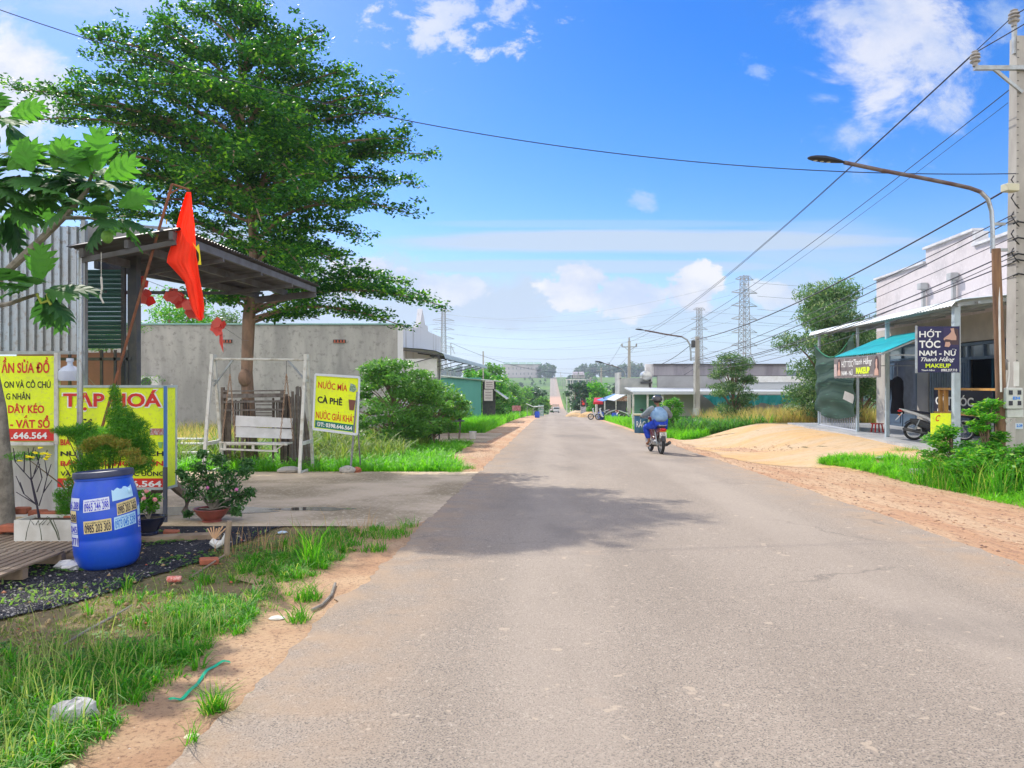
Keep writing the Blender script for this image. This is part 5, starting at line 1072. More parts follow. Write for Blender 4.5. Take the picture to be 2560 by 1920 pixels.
# ---------------------------------------------------------------- barber's house on the right
M_facade = mat('facade_paint', (.60, .54, .55), .85, (.46, .42, .43), 1.0, c3=(.66, .61, .62), bump=.003, bs=30, lo=.42, hi=.72)
M_cream = mat('lower_wall_paint', (.52, .48, .42), .85, (.42, .39, .35), 1.2)
M_bluedoor = mat('slate_blue_metal', (.09, .14, .21), .45, (.07, .11, .17), 4)
M_post = mat('pale_blue_post', (.42, .50, .54), .5, (.36, .42, .45), 5)
HO = Vector((12.32, 16.7, 0)); HR = math.atan2(.9963, .0857)
def barber_house():
    t = thing('barber_house', 'single storey pale lilac house with stepped parapet, metal awning and blue doors', 'house', HO, HR)
    mb = MB()   # facade made of panels round the openings; local x = along, y = towards the road
    def panel(mb, u0, u1, z0, z1, y=-.1, th=.2): mb.box((u0 + u1) / 2, y, (z0 + z1) / 2, u1 - u0, th, z1 - z0)
    panel(mb, -2.4, 10.2, 3.35, 5.20); panel(mb, 3.6, 6.4, 5.20, 5.63); mb.build('parapet_wall', M_facade, t)
    mb = MB(); panel(mb, -2.4, 10.26, 5.20, 5.25, -.1, .3) if False else None
    for a, b in ((-2.4, 3.58), (6.42, 10.27)): mb.box((a + b) / 2, -.07, 5.24, b - a, .30, .07)
    mb.box(5.0, -.07, 5.665, 2.94, .30, .07); mb.box(3.5, -.12, 5.42, .14, .34, .36) ; mb.build('coping', mat('pale_coping', (.66, .66, .68), .7, (.5, .5, .52), 3), t)
    mb = MB(); panel(mb, 9.25, 10.2, 0, 3.35); panel(mb, 7.0, 9.25, 2.75, 3.35); panel(mb, 6.25, 7.0, 0, 3.35); panel(mb, 1.6, 6.25, 2.62, 3.35); panel(mb, -2.4, 1.6, 0, 3.35); mb.build('lower_wall', M_cream, t)
    mb = MB(); mb.box(10.1, -4.2, 2.6, .2, 8, 5.2); mb.box(-2.3, -4.2, 2.6, .2, 8, 5.2); mb.box(3.9, -8.1, 2.6, 12.2, .2, 5.2); mb.build('side_wall', M_facade, t)
    mb = MB(); mb.box(3.9, -4.2, 4.9, 12, 7.6, .1); mb.build('flat_roof', M_galv, t)
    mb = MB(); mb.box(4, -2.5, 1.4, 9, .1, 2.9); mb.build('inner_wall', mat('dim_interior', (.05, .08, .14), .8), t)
    # double door with slotted panels and lights above
    for k, u in enumerate((7.56, 8.68)):
        mb = MB(); mb.box(u, -.06, 1.12, 1.06, .05, 2.2, 0, .006)
        for q in (-.3, -.12, .12, .3): mb.box(u + q, -.03, 1.45, .09, .03, 1.25)
        mb.box(u, -.03, .4, .8, .03, .5); d_ = mb.build('door', M_bluedoor, t)
        h = MB(); h.tube([(u - .44 + .88 * k, .0, .98), (u - .44 + .88 * k, .0, 1.16)], .014, 6); hh = h.build('handle', M_steel, d_)
    mb = MB(); 
    for z in (2.26, 2.70): mb.box(8.12, -.03, z, 2.25, .08, .07)
    for u in (7.03, 8.12, 9.22): mb.box(u, -.03, 1.35, .07, .08, 2.65) if u != 8.12 else mb.box(u, -.03, 2.48, .07, .08, .4)
    mb.build('door_frame', M_bluedoor, t)
    gl = mat('grey_glass', (.22, .27, .30), .12, spec=.8); mb = MB(); mb.box(8.12, -.05, 2.48, 2.1, .01, .36); mb.build('transom_glass', gl, t)
    # folding gate and wide opening
    mb = MB(); u = 4.35
    while u < 6.2: mb.box(u, -.05, 1.2, .11, .05, 2.4); mb.box(u + .07, -.07, 1.2, .03, .03, 2.4); u += .15
    mb.box(5.3, -.03, 2.45, 2.0, .06, .1); mb.build('folding_gate', mat('grey_blue_gate', (.20, .25, .31), .45, (.15, .19, .24), 4), t)
    mb = MB()
    for u in (4.15, 1.75): mb = MB(); mb.box(u, -.05, 1.1, .5, .05, 2.2, 0, .005); [mb.box(u + q, -.02, 1.3, .05, .02, 1.5) for q in (-.13, 0, .13)]; mb.build('door_leaf', M_bluedoor, t)
    mb = MB(); 
    for z in (2.16, 2.55): mb.box(2.95, -.03, z, 2.8, .1, .08)
    for u in (1.58, 2.3, 3.1, 3.9, 4.32): mb.box(u, -.03, 2.35, .07, .09, .34)
    mb.build('transom_frame', M_bluedoor, t); mb = MB(); mb.box(2.95, -.06, 2.35, 2.7, .01, .34); mb.build('transom_glass', gl, t)
    mb = MB(); 
    for k in range(14): a = 2.0 + k * .12; mb.box(a, -.5 + .03 * (k % 2), 1.1, .1, .02, 2.1)
    mb.build('curtain', mat('teal_curtain', (.02, .10, .16), .8), t)
    # awning
    mb = MB(); n = 66; vs = []; a, b = -.75, 9.25
    for i in range(n * 2 + 1):
        u = a + (b - a) * i / (2 * n); dz = .022 * (i % 2); vs += [(u, .02, 3.52 + dz), (u, 2.45, 3.30 + dz), (u, 2.60, 3.25 + dz), (u, 2.68, 3.15 + dz)]
    m_ = len(vs); vs += [(x, y, z - .01) for x, y, z in vs]; fs = []
    for i in range(2 * n):
        for j in range(3): fs.append((4 * i + j, 4 * i + j + 1, 4 * i + j + 5, 4 * i + j + 4)); fs.append((m_ + 4 * i + j, m_ + 4 * i + j + 4, m_ + 4 * i + j + 5, m_ + 4 * i + j + 1))
    mb.add(vs, fs); mb.build('awning_roof', mat('pale_metal_roof', (.62, .68, .68), .45, (.5, .56, .56), 2), t)
    mb = MB()
    for u in (-.6, 1.2, 3.05, 5.16, 7.0, 8.7): mb.beam((u, .02, 3.44), (u, 2.5, 3.2), .05, .08)
    for y, z in ((.7, 3.35), (1.4, 3.29), (2.1, 3.23), (2.52, 3.17)): mb.beam((a, y, z), (b, y, z), .05, .05)
    mb.build('awning_frame', mat('grey_box_steel2', (.33, .36, .37), .6), t)
    for u, w_ in ((-.57, .13), (3.05, .09), (5.16, .07), (8.65, .07)): mb = MB(); mb.box(u, 2.5, 1.55, w_, w_, 3.22); mb.build('awning_post', M_post, t)
    # rainwater boxes with downpipes
    for u, z in ((6.33, 4.48), (4.49, 4.52)): mb = MB(); mb.box(u, .13, z, .26, .22, .20, 0, .01); mb.beam((u, .1, z - .1), (u, .1, 3.5), .1, .09); mb.build('rain_hopper', mat('dull_pvc', (.42, .43, .44), .6, (.36, .36, .36), 5), t)
    # small teal lean-to with banner valance
    mb = MB(); n = 26; vs = []
    for i in range(2 * n + 1): u = .68 + 3.24 * i / (2 * n); dz = .025 * (i % 2); vs += [(u, 3.58, 2.20 + dz), (u, 2.32, 2.74 + dz)]
    m_ = len(vs); vs += [(x, y, z - .008) for x, y, z in vs]; fs = [(2 * i, 2 * i + 1, 2 * i + 3, 2 * i + 2) for i in range(2 * n)] + [(m_ + 2 * i, m_ + 2 * i + 2, m_ + 2 * i + 3, m_ + 2 * i + 1) for i in range(2 * n)]
    mb.add(vs, fs); mb.build('teal_canopy', mat('turquoise_sheet', (.01, .42, .46), .45, (.02, .34, .38), 2), t)
    mb = MB()
    for u in (.72, 3.88): mb.beam((u, 3.55, 2.17), (u, 2.3, 2.70), .035); mb.beam((u, 3.4, 2.14), (u, 2.35, 2.14), .03)
    mb.beam((.7, 3.54, 2.16), (3.9, 3.54, 2.16), .03); mb.beam((.7, 2.34, 2.68), (3.9, 2.34, 2.68), .03); mb.build('canopy_frame', M_steel, t)
    mb = MB(); n = 24; vs = []; 
    for i in range(n + 1): u = .7 + 3.2 * i / n; vs += [(u, 3.60, 2.15), (u, 3.60, 1.62 - .018 * abs(math.sin(i * math.pi / 2)))]
    m_ = len(vs); vs += [(x, y - .01, z) for x, y, z in vs]; mb.add(vs, [(2 * i, 2 * i + 1, 2 * i + 3, 2 * i + 2) for i in range(n)] + [(m_ + 2 * i, m_ + 2 * i + 2, m_ + 2 * i + 3, m_ + 2 * i + 1) for i in range(n)]); vb = mb.build('valance_banner', mat('charcoal_banner', (.14, .12, .12), .6, (.20, .17, .16), 3), t)
    # text reads from far (u large) to near seen from the road: x runs from u=3.9 down
    S = lambda x, y, off: Vector((3.9 - x, 3.601 + off, y))
    letter(vb, 'HỚT TÓC', S, .62, 1.90, .82, .22, M_lwht, .006, .014); letter(vb, 'NAM - NỮ', S, .62, 1.68, .82, .16, M_lwht, .006, .03)
    letter(vb, 'Thanh Hằng', S, 1.48, 1.90, 1.22, .24, M_lwht, .006, .012, .35); letter(vb, 'MAKEUP', S, 1.66, 1.71, .9, .17, M_lyel, .006, .06)
    letter(vb, 'Thanh hằng   0983.357.713', S, 1.48, 1.645, 1.25, .045, M_lwht, .006, .02)
    skin = mat('printed_skin', (.55, .33, .26), .6); hair = mat('printed_hair', (.07, .04, .045), .6)
    def fig(par, S, x, y, s, flip=1):
        for m, P_ in ((hair, [(-.5, 0), (-.55, 1.2), (-.35, 1.75), (.1, 1.9), (.45, 1.6), (.5, .8), (.35, 0)]), (skin, [(-.5, 0), (-.45, .5), (-.12, .75), (-.2, 1.1), (-.15, 1.55), (.12, 1.6), (.25, 1.2), (.15, .75), (.45, .5), (.5, 0)])):
            mb = MB(); off = .005 if m is hair else .008; mb.add([S(x + a * s * flip, y + b * s, off) for a, b in P_], [tuple(range(len(P_)))]); mb.build('printed_portrait', m, par)
    fig(vb, S, .42, 1.68, .24); fig(vb, S, 2.98, 1.66, .25, -1)
    mb = MB(); mb.add([S(0.02, 1.66, .004), S(.24, 1.66, .004), S(.24, 2.0, .004), S(.02, 2.0, .004)], [(0, 1, 2, 3)]); mb.build('printed_photo', mat('printed_photo', (.42, .3, .28), .6, (.6, .5, .48), 30), vb)
    # picket panels, pillar details
    mb = MB(); u = 5.2
    while u < 8.6: mb.box(u, 2.5, .27, .03, .02, .54); u += .15
    for z in (.06, .50): mb.box(6.9, 2.5, z, 3.4, .035, .04)
    mb.build('picket_fence', mat('pale_grey_metal', (.50, .52, .56), .5), t)
    mb = MB(); mb.box(4.2, 1.55, -.25, 12.2, 3.1, .56); mb.build('floor_slab', M_slab, t)
    # wall light on the lower wall and wires
    mb = MB(); mb.tube([(9.4, .03, .9), (9.4, .03, .55), (9.65, .1, .45)], .02, 6); mb.build('water_pipe', mat('white_pvc', (.6, .58, .55), .5), t)
    return t
barber_house()
def HP(u, w_, z=0): return HO + Vector((.0857, .9963, 0)) * u + Vector((-.9963, .0857, 0)) * w_ + Vector((0, 0, z))
def net():
    o = HP(6.9, 2.62, 1.5); t = thing('green_shade_net', 'dark green shade net hung between posts beside the turquoise canopy', 'net', o); nu, nv = 34, 22; vs = []
    for j in range(nv + 1):
        for i in range(nu + 1):
            a = i / nu; v = j / nv; u = 5.12 + 3.62 * a; top = 2.78 - .55 * math.sin(math.pi * a) + .18 * (1 - a); bot = .50 + .0 * a - .16 * math.sin(math.pi * a * 1.1)
            z = top + (bot - top) * v; w_ = 2.60 + .16 * math.sin(math.pi * a) * math.sin(math.pi * v * .9) + .035 * math.sin(v * 22 + 3 * math.sin(math.pi * a) * 2) + .02 * math.sin(a * 15 + v * 4)
            vs.append(tuple(HP(u, w_, z) - o))
    n = nu + 1; Q = [(j * n + i, j * n + i + 1, (j + 1) * n + i + 1, (j + 1) * n + i) for j in range(nv) for i in range(nu)]
    m = bpy.data.materials.new('shade_net'); m.use_nodes = True; tr = m.node_tree; q = NB(tr); pb = tr.nodes['Principled BSDF']; pb.inputs['Roughness'].default_value = .8
    tcn = q.new('ShaderNodeTexCoord'); f = q.mr(q.noise(q.vm('MULTIPLY', tcn.outputs['Object'], (.6, .6, 9.0)), 1.6, 3, .5, .3), .60, .70, 0, 1, True); q.put(pb.inputs['Base Color'], q.mix(f, c4((.004, .040, .024)), c4((.035, .12, .075)))); pb.inputs['Alpha'].default_value = .98
    np_mesh('netting', np.array(vs), np.array(Q), m, t, True)
    mb = MB(o); P = [HP(5.12 + 3.62 * a, 2.60 + .02, 2.78 - .55 * math.sin(math.pi * a) + .18 * (1 - a)) for a in [i / 14 for i in range(15)]]; mb.tube(P, .02, 5); mb.build('top_rope', mat('green_rope', (.02, .20, .10), .8), t)
    mb = MB(o); c = HP(5.45, 2.82, 1.0); mb.slab(c, c + Vector((.20, -.22, -.14)), c + Vector((.24, -.24, .12)), c + Vector((.04, -.04, .24)), .006) ; mb.build('placard', M_wht, t)
    for u in (4.4, 5.4): pass
    c = HP(4.35, 1.7, 1.55); t2 = thing('hanging_black_coat', 'black coat hanging in the porch behind the turquoise canopy post', 'coat', c); mb = MB(c)
    mb.M = Matrix.Translation(c); mb.lathe([(.02, .12), (.10, .08), (.17, -.02), (.18, -.25), (.16, -.55), (.20, -.85), (.19, -.95), (.02, -.93)], 14, (0, 0, 0), Matrix.Diagonal((1, .5, 1, 1))); mb.tube([(-.14, 0, 0), (-.24, 0, -.2), (-.25, 0, -.55)], [.06, .055, .045], 8); mb.build('coat_body', mat('black_cloth', (.012, .011, .018), .9), t2, True)
    mb = MB(c); mb.tube([c + Vector((0, 0, .1)), c + Vector((0, 0, .5))], .008, 4); mb.tube([c + Vector((-.7, .05, .42)), c + Vector((.7, -.05, .42))], .012, 5); mb.build('rail', M_steel, t2)
    c = HP(4.9, .5, 1.3); t3 = thing('grey_tarpaulin', 'grey tarpaulin sheet hanging at the back of the porch behind the coat', 'tarpaulin', c); mb = MB(c); vs = []
    for i in range(9):
        for j in range(7): vs.append(HP(4.7 + .0 * i + .22 * i * .9, 1.0 + .05 * math.sin(i * 1.7 + j * .4), .55 + 1.6 * j / 6))
    mb.add(vs, [(7 * i + j, 7 * i + j + 1, 7 * i + j + 8, 7 * i + j + 7) for i in range(8) for j in range(6)]); mb.build('sheet', mat('grey_tarp', (.20, .23, .28), .7, (.15, .17, .21), 3), t3, True)
    mb = MB(c); mb.tube([HP(4.7, 1.0, 2.15), HP(6.4, 1.0, 2.15)], .01, 5); mb.build('rope', M_dark, t3)
    b = HP(5.0, 2.0, -.0) + Vector((0, 0, .03)); t4 = thing('red_stool', 'small red plastic stool on the porch behind the picket fence', 'stool', b); mb = MB(b); mb.box(b.x, b.y, b.z + .25, .26, .26, .03, .3, .01); mb.build('seat', mat('red_plastic', (.6, .03, .02), .4), t4)
    for sx in (-1, 1):
        for sy in (-1, 1): mb = MB(b); mb.beam((b.x + sx * .09, b.y + sy * .09, b.z + .24), (b.x + sx * .12, b.y + sy * .12, b.z), .03); mb.build('leg', MC['red_plastic'], t4)
net()
def barber_sign():
    d = 15.85; x0, x1 = gx(2292, d), gx(2397, d); z1, z0 = at(0, 816, d).z, at(0, 931, d).z; o = Vector((x1, d, z0)); t = thing('barber_post_sign', 'dark blue square HỚT TÓC barber sign fixed to the porch corner post', 'sign', o); w_, h = x1 - x0, z1 - z0
    mb = MB(o); mb.box((x0 + x1) / 2, d, (z0 + z1) / 2, w_, .05, h); mb.build('panel', mat('navy_panel', (.012, .012, .075), .45), t)
    mb = MB(o); mb.box(x0 - .012, d, (z0 + z1) / 2, .022, .06, h + .03); mb.box(x1 + .012, d, (z0 + z1) / 2, .022, .06, h + .03); mb.build('frame', M_steel, t)
    S = lambda x, y, off: Vector((x0 + x, d - .026 - off, z0 + y)) - o
    L = lambda s, x, y, a, b, m=M_lwht, bo=.05, sh=0: letter(t, s, S, x * w_, y * h, a * w_, b * h, m, .004, min(bo, .028), sh)
    L('HỚT', .04, .76, .52, .18, M_lwht, .016); L('TÓC', .04, .53, .50, .20); L('NAM - NỮ', .04, .36, .88, .15); L('Thanh Hằng', .08, .215, .80, .135, M_lwht, .015, .4); L('MAKEUP', .19, .10, .60, .09, M_lyel, .06); L('Thanh hằng', .09, .02, .32, .055, M_lwht, .02); L('0983.357.713', .56, .02, .38, .055, M_lwht, .03)
    skin = MC['printed_skin']; hair = MC['printed_hair']
    for m, P_, of in ((mat('print_violet', (.03, .02, .09), .5), [(.62, .55), (.97, .55), (.97, .97), (.62, .97)], .003), (hair, [(.80, .60), (.98, .60), (.97, .93), (.86, .97), (.80, .9)], .005), (skin, [(.62, .74), (.74, .82), (.80, .88), (.78, .95), (.86, .96), (.88, .86), (.92, .78), (.92, .70), (.62, .70)], .007), (hair, [(.62, .66), (.66, .72), (.78, .71), (.80, .64), (.76, .6)], .009), (skin, [(.64, .56), (.66, .66), (.76, .66), (.78, .60), (.74, .55)], .011)):
        mb = MB(); mb.add([S(a * w_, b * h, of) for a, b in P_], [tuple(range(len(P_)))]); mb.build('printed_portrait', m, t)
barber_sign()
def counter():
    yel = mat('varnished_wood', (.58, .32, .09), .5, (.48, .24, .06), 5, stretch=(1, 1, .3)); o = HP(.4, 1.8, 0); t = thing('wooden_counter', 'open orange wooden counter frame standing behind the grey porch post', 'counter', o)
    mb = MB(o); mb.beam(HP(-1.2, 1.8, 1.33), HP(1.68, 1.8, 1.33), .25, .05); mb.build('top', yel, t)
    for u in (-1.1, 1.35, 1.62): mb = MB(o); mb.beam(HP(u, 1.8, 1.3), HP(u, 1.8, .03), .07, .09); mb.build('leg', yel, t)
    mb = MB(o); mb.beam(HP(-1.1, 1.8, .75), HP(1.35, 1.8, .75), .04, .07); mb.beam(HP(1.3, 1.85, .72), HP(1.66, 1.85, .72), .2, .1); mb.build('rail', yel, t)
    o = HP(1.7, 1.3, 0); t = thing('black_lettered_board', 'black board with white CẮT TÓC lettering behind the orange counter', 'sign', o)
    mb = MB(o); P = [HP(3.05, 1.3, .62), HP(.3, 1.3, .62), HP(.3, 1.3, 1.28), HP(3.05, 1.3, 1.28)]; mb.prism(P, (0, 0, 0), Vector((.9963, -.0857, 0)) * .04); mb.build('panel', mat('black_board', (.012, .012, .03), .5), t)
    mb = MB(o)
    for u in (3.0, .4): mb.beam(HP(u, 1.26, 1.2), HP(u, 1.2, .03), .04)
    mb.build('legs', M_steel, t)
    S = lambda x, y, off: HP(3.0 - x, 1.3 + off, y) - o
    letter(t, 'CẮT TÓC', S, .05, .90, 1.9, .34, M_lwht, .006, .028); letter(t, 'NAM NỮ', S, .15, .67, 1.5, .17, M_lwht, .006, .028)
    d = 16.3; o = Vector((gx(2351, d), d, .03)); t = thing('yellow_stand_board', 'yellow stand board with red letters on a small tripod beside the scooter', 'sign', o); x0, x1 = gx(2327, d), gx(2377, d); z0, z1 = at(0, 1108, d).z, at(0, 1033, d).z
    mb = MB(o); mb.box((x0 + x1) / 2, d, (z0 + z1) / 2, x1 - x0, .02, z1 - z0); mb.build('panel', M_yellow, t); mb = MB(o)
    for x in (x0 + .05, x1 - .05):
        for q in (-.08, .08): mb.tube([(x, d + .02, z0 + .1), (x + q, d + q * 1.3, .02)], .008, 5)
        mb.tube([(x, d + .02, z0), (x, d + .02, z1)], .01, 5)
    mb.build('tripod', M_wht, t); S = lambda x, y, off: Vector((x0 + x, d - .011 - off, z0 + y)) - o
    letter(t, 'TRÀ', S, .07, .05, .32, .13, M_lred, .004, .05); letter(t, 'C', S, .10, .48, .1, .14, M_lred, .004, .02, .4)
    d = 16.0; b = Vector((gx(2362, d), d, .06)); mb = MB(); mb.box(0, 0, .11, .22, .18, .24, .1, .005); o = mb.build('cardboard_box', mat('cardboard', (.50, .36, .19), .9)); o.location = b; tag(o, 'open tan cardboard box at the foot of the yellow stand board', 'box')
counter()

# ---------------------------------------------------------------- motorbike builder
def wheel(t, c, r, m_t, m_r, spokes=9, tw=.045, sub=None):
    mb = MB(); Mx = Matrix.Translation(c) @ Matrix.Rotation(math.radians(90), 4, 'X'); mb.M = Mx
    prof = [(r - .075, -tw * .8), (r - .03, -tw), (r - .006, -tw * .55), (r, 0), (r - .006, tw * .55), (r - .03, tw), (r - .075, tw * .8)]
    n = 36; vs = []; 
    for (q, z) in prof:
        for j in range(n): a = 6.2832 * j / n; vs.append((q * math.cos(a), q * math.sin(a), z))
    fs = [(i * n + j, i * n + (j + 1) % n, ((i + 1) % 7) * n + (j + 1) % n, ((i + 1) % 7) * n + j) for i in range(7) for j in range(n)]; mb.add(vs, fs); w_ = mb.build('wheel', m_t, t, True)
    mb = MB(); mb.M = Mx; n = 28; vs = []; pr = [(r - .078, -tw * .6), (r - .098, -tw * .5), (r - .098, tw * .5), (r - .078, tw * .6)]
    for (q, z) in pr:
        for j in range(n): a = 6.2832 * j / n; vs.append((q * math.cos(a), q * math.sin(a), z))
    mb.add(vs, [(i * n + j, i * n + (j + 1) % n, ((i + 1) % 4) * n + (j + 1) % n, ((i + 1) % 4) * n + j) for i in range(4) for j in range(n)])
    for k in range(spokes * 2): a = 6.2832 * k / (spokes * 2); mb.tube([(.03 * math.cos(a + .5), .03 * math.sin(a + .5), .03 * (-1) ** k), ((r - .09) * math.cos(a), (r - .09) * math.sin(a), 0)], .0045, 3)
    mb.lathe([(.035, -.06), (.05, -.05), (.05, .05), (.035, .06)], 12); mb.build('rim', m_r, w_, False)
def motorbike(name, lb, loc, rz, kind):
    "local +x is forward, z up, wheels on z=0"
    t = thing(name, lb, 'motorbike', loc, rz); rub = mat('tyre_rubber', (.02, .02, .022), .8); al = mat('cast_alloy', (.42, .42, .42), .35, metal=.7); ch = mat('dark_engine', (.06, .06, .065), .5)
    if kind == 'cub':
        body = mat('maroon_paint', (.16, .02, .03), .25, (.13, .02, .03), 6, coat=.5); sil = mat('silver_plastic', (.45, .44, .46), .35); r = .29; wb = 1.22
    else:
        body = mat('pearl_white_paint', (.62, .62, .62), .25, coat=.5); sil = mat('dark_plastic', (.03, .032, .036), .45); r = .28; wb = 1.28
    wheel(t, (0, 0, r), r, rub, al); wheel(t, (wb, 0, r), r, rub, al)
    def loft(secs, name_, m, par=t):      # secs: x, zc, half width, half height
        mb = MB(); n = 10; vs = []
        for (x, z, w_, h) in secs:
            for j in range(n): a = 6.2832 * j / n; vs.append((x, w_ * math.copysign(abs(math.cos(a)) ** .7, math.cos(a)), z + h * math.copysign(abs(math.sin(a)) ** .7, math.sin(a))))
        k = len(secs); mb.add(vs, [(i * n + j, i * n + (j + 1) % n, (i + 1) * n + (j + 1) % n, (i + 1) * n + j) for i in range(k - 1) for j in range(n)] + [tuple(range(n - 1, -1, -1)), tuple(range((k - 1) * n, k * n))]); return mb.build(name_, m, par, True)
    if kind == 'cub':
        loft([(-.22, .72, .05, .03), (-.12, .70, .10, .08), (.1, .66, .125, .11), (.35, .60, .12, .12), (.52, .50, .08, .10), (.62, .42, .05, .07)], 'tail_body', body)
        loft([(-.20, .79, .08, .025), (0, .79, .125, .04), (.3, .76, .13, .045), (.52, .74, .09, .04), (.60, .73, .05, .03)], 'seat', mat('black_vinyl', (.03, .032, .05), .4))
        loft([(.60, .40, .05, .06), (.80, .42, .06, .09), (.95, .60, .10, .14), (1.02, .80, .10, .12), (1.04, .92, .06, .05)], 'front_fairing', body)
        mb = MB(); 
        for s in (-1, 1): mb.add([(.86, s * .10, .25), (1.0, s * .2, .32), (1.05, s * .19, .7), (.98, s * .13, .82), (.88, s * .1, .5), (.86, s * .11, .25), (1.0, s * .21, .32), (1.05, s * .2, .7), (.98, s * .14, .82), (.88, s * .11, .5)], [(0, 1, 2, 3, 4), (9, 8, 7, 6, 5)])
        mb.build('leg_shield', sil, t)
        loft([(.98, 1.00, .05, .04), (1.05, 1.0, .12, .06), (1.14, .98, .09, .06), (1.18, .96, .04, .03)], 'headlamp_cowl', body)
    else:
        loft([(-.38, .92, .03, .015), (-.25, .88, .10, .035), (0, .80, .15, .05), (.3, .68, .16, .06), (.5, .54, .14, .06), (.6, .44, .1, .05)], 'tail_body', body)
        loft([(-.25, .88, .07, .02), (0, .85, .13, .035), (.3, .80, .14, .04), (.55, .78, .10, .03)], 'seat', mat('black_vinyl', (.03, .032, .05), .4))
        loft([(-.1, .58, .10, .06), (.15, .50, .15, .13), (.45, .38, .16, .12), (.75, .28, .13, .06)], 'engine_cover', sil)
        loft([(.55, .28, .13, .04), (.85, .30, .14, .06), (.98, .5, .17, .2), (1.06, .78, .16, .16), (1.14, .95, .09, .07)], 'front_fairing', body)
        loft([(1.0, 1.02, .05, .04), (1.08, 1.0, .13, .05), (1.18, .95, .08, .05)], 'headlamp_cowl', body)
    mb = MB(); mb.tube([(1.06, -.33, 1.02), (1.10, -.15, 1.0), (1.12, 0, .97), (1.10, .15, 1.0), (1.06, .33, 1.02)], .013, 7); hb = mb.build('handlebar', M_steel, t, True)
    for s in (-1, 1): mb = MB(); mb.tube([(1.06, s * .34, 1.02), (1.075, s * .23, 1.015)], .020, 8); mb.build('grip', M_black, hb, True)
    for s in (-1, 1): mb = MB(); mb.tube([(1.1, s * .2, 1.0), (1.09, s * .27, 1.15), (1.08, s * .29, 1.22)], .006, 5); mb.M = Matrix.Translation((1.07, s * .30, 1.25)); mb.ball((0, 0, 0), .018, .06, .042, 12, 8); mb.build('mirror', M_black, t, True)
    mb = MB()
    for s in (-1, 1): mb.tube([(wb, s * .065, r), (1.12, s * .065, .72), (1.06, s * .05, .95)], .018, 6)
    mb.build('front_fork', M_steel, t, True)
    def guard(cx, a0, a1, nm, m): 
        mb = MB(); vs = []; k = 10
        for i in range(k + 1):
            a = math.radians(a0 + (a1 - a0) * i / k)
            for s, q in ((-.065, .02), (-.05, .045), (.05, .045), (.065, .02)): vs.append((cx + (r + q) * math.cos(a), s, r + (r + q) * math.sin(a)))
        mb.add(vs, [(4 * i + j, 4 * i + j + 1, 4 * i + j + 5, 4 * i + j + 4) for i in range(k) for j in range(3)]); mb.build(nm, m, t, True)
    guard(wb, 10, 140, 'front_mudguard', body); guard(0, 60, 165 if kind == 'cub' else 140, 'rear_mudguard', mat('black_guard', (.03, .03, .035), .5))
    mb = MB(); mb.box(.55, 0, .30, .42, .20, .18, 0, .05); mb.lathe([(.0, -.12), (.07, -.12), (.075, -.1), (.075, .12), (.0, .12)], 12, (.62, 0, .34), Matrix.Rotation(math.radians(90), 4, 'X')); mb.build('engine', al if kind == 'cub' else ch, t)
    mb = MB(); mb.tube([(.58, -.12, .24), (.30, -.14, .22), (.05, -.16, .26), (-.28, -.17, .34)], [.022, .03, .045, .048], 10); mb.tube([(-.28, -.17, .34), (-.31, -.17, .345)], .03, 8); mb.build('exhaust', mat('black_exhaust', (.04, .04, .045), .4, (.10, .10, .10), 9), t, True)
    for s in (-1, 1): mb = MB(); mb.tube([(0, s * .12, r), (.14, s * .13, .62)], .022, 8); [mb.lathe([(.03, q), (.034, q + .012), (.03, q + .024)], 8, (.02 + .03 * i, s * .122, .34)) for i, q in enumerate((0,))]; mb.build('rear_shock', M_steel, t, True)
    mb = MB(); mb.beam((0, .09, r), (.55, .09, .30), .03, .09); mb.build('chain_case', al if kind == 'cub' else ch, t)
    mb = MB()
    for s in (-1, 1): mb.tube([(.62, 0, .20), (.62, s * .28, .20)], .018, 6)
    mb.tube([(.35, -.25, .24), (.35, .25, .24)], .014, 6); mb.build('foot_pegs', M_black, t)
    if kind == 'cub':
        mb = MB(); mb.ball((-.235, 0, .70), .04, .10, .045, 14, 8); mb.build('tail_light', mat('red_lens', (.55, .01, .01), .15), t, True)
        mb = MB(); mb.ball((-.225, 0, .655), .03, .105, .018, 12, 6); mb.build('indicator', mat('amber_lens', (.75, .22, .03), .2), t, True)
        mb = MB(); mb.add([(-.245, -.098, .47), (-.245, .098, .47), (-.225, .098, .625), (-.225, -.098, .625), (-.24, -.098, .47), (-.24, .098, .47), (-.22, .098, .625), (-.22, -.098, .625)], [(0, 1, 2, 3), (7, 6, 5, 4), (0, 4, 5, 1), (1, 5, 6, 2), (2, 6, 7, 3), (3, 7, 4, 0)]); pl = mb.build('number_plate', M_wht, t)
        S = lambda x, y, off: Vector((-.247 + .129 * y - off, .098 - x, .47 + y)); letter(pl, '61-N2', S, .045, .088, .11, .05, M_lblk, .002, .02); letter(pl, '1521', S, .02, .015, .155, .06, M_lblk, .002, .02)
        mb = MB(); mb.tube([(-.18, -.1, .83), (-.26, -.08, .82), (-.28, 0, .82), (-.26, .08, .82), (-.18, .1, .83)], .012, 6); mb.build('grab_rail', M_steel, t, True)
    else:
        mb = MB(); mb.ball((-.36, 0, .86), .07, .07, .035, 12, 8); mb.build('tail_light', mat('red_lens', (.55, .01, .01), .15), t, True)
        mb = MB(); mb.beam((-.30, 0, .80), (-.48, 0, .58), .11, .02); mb.build('number_plate', M_wht, t)
        for s in (-1, 1): mb = MB(); mb.tube([(-.36, 0, .74), (-.38, s * .16, .74)], .01, 5); mb.ball((-.38, s * .18, .74), .025, .03, .02, 8, 6); mb.build('indicator', MC.get('amber_lens') or mat('amber_lens', (.75, .22, .03), .2), t, True)
    return t
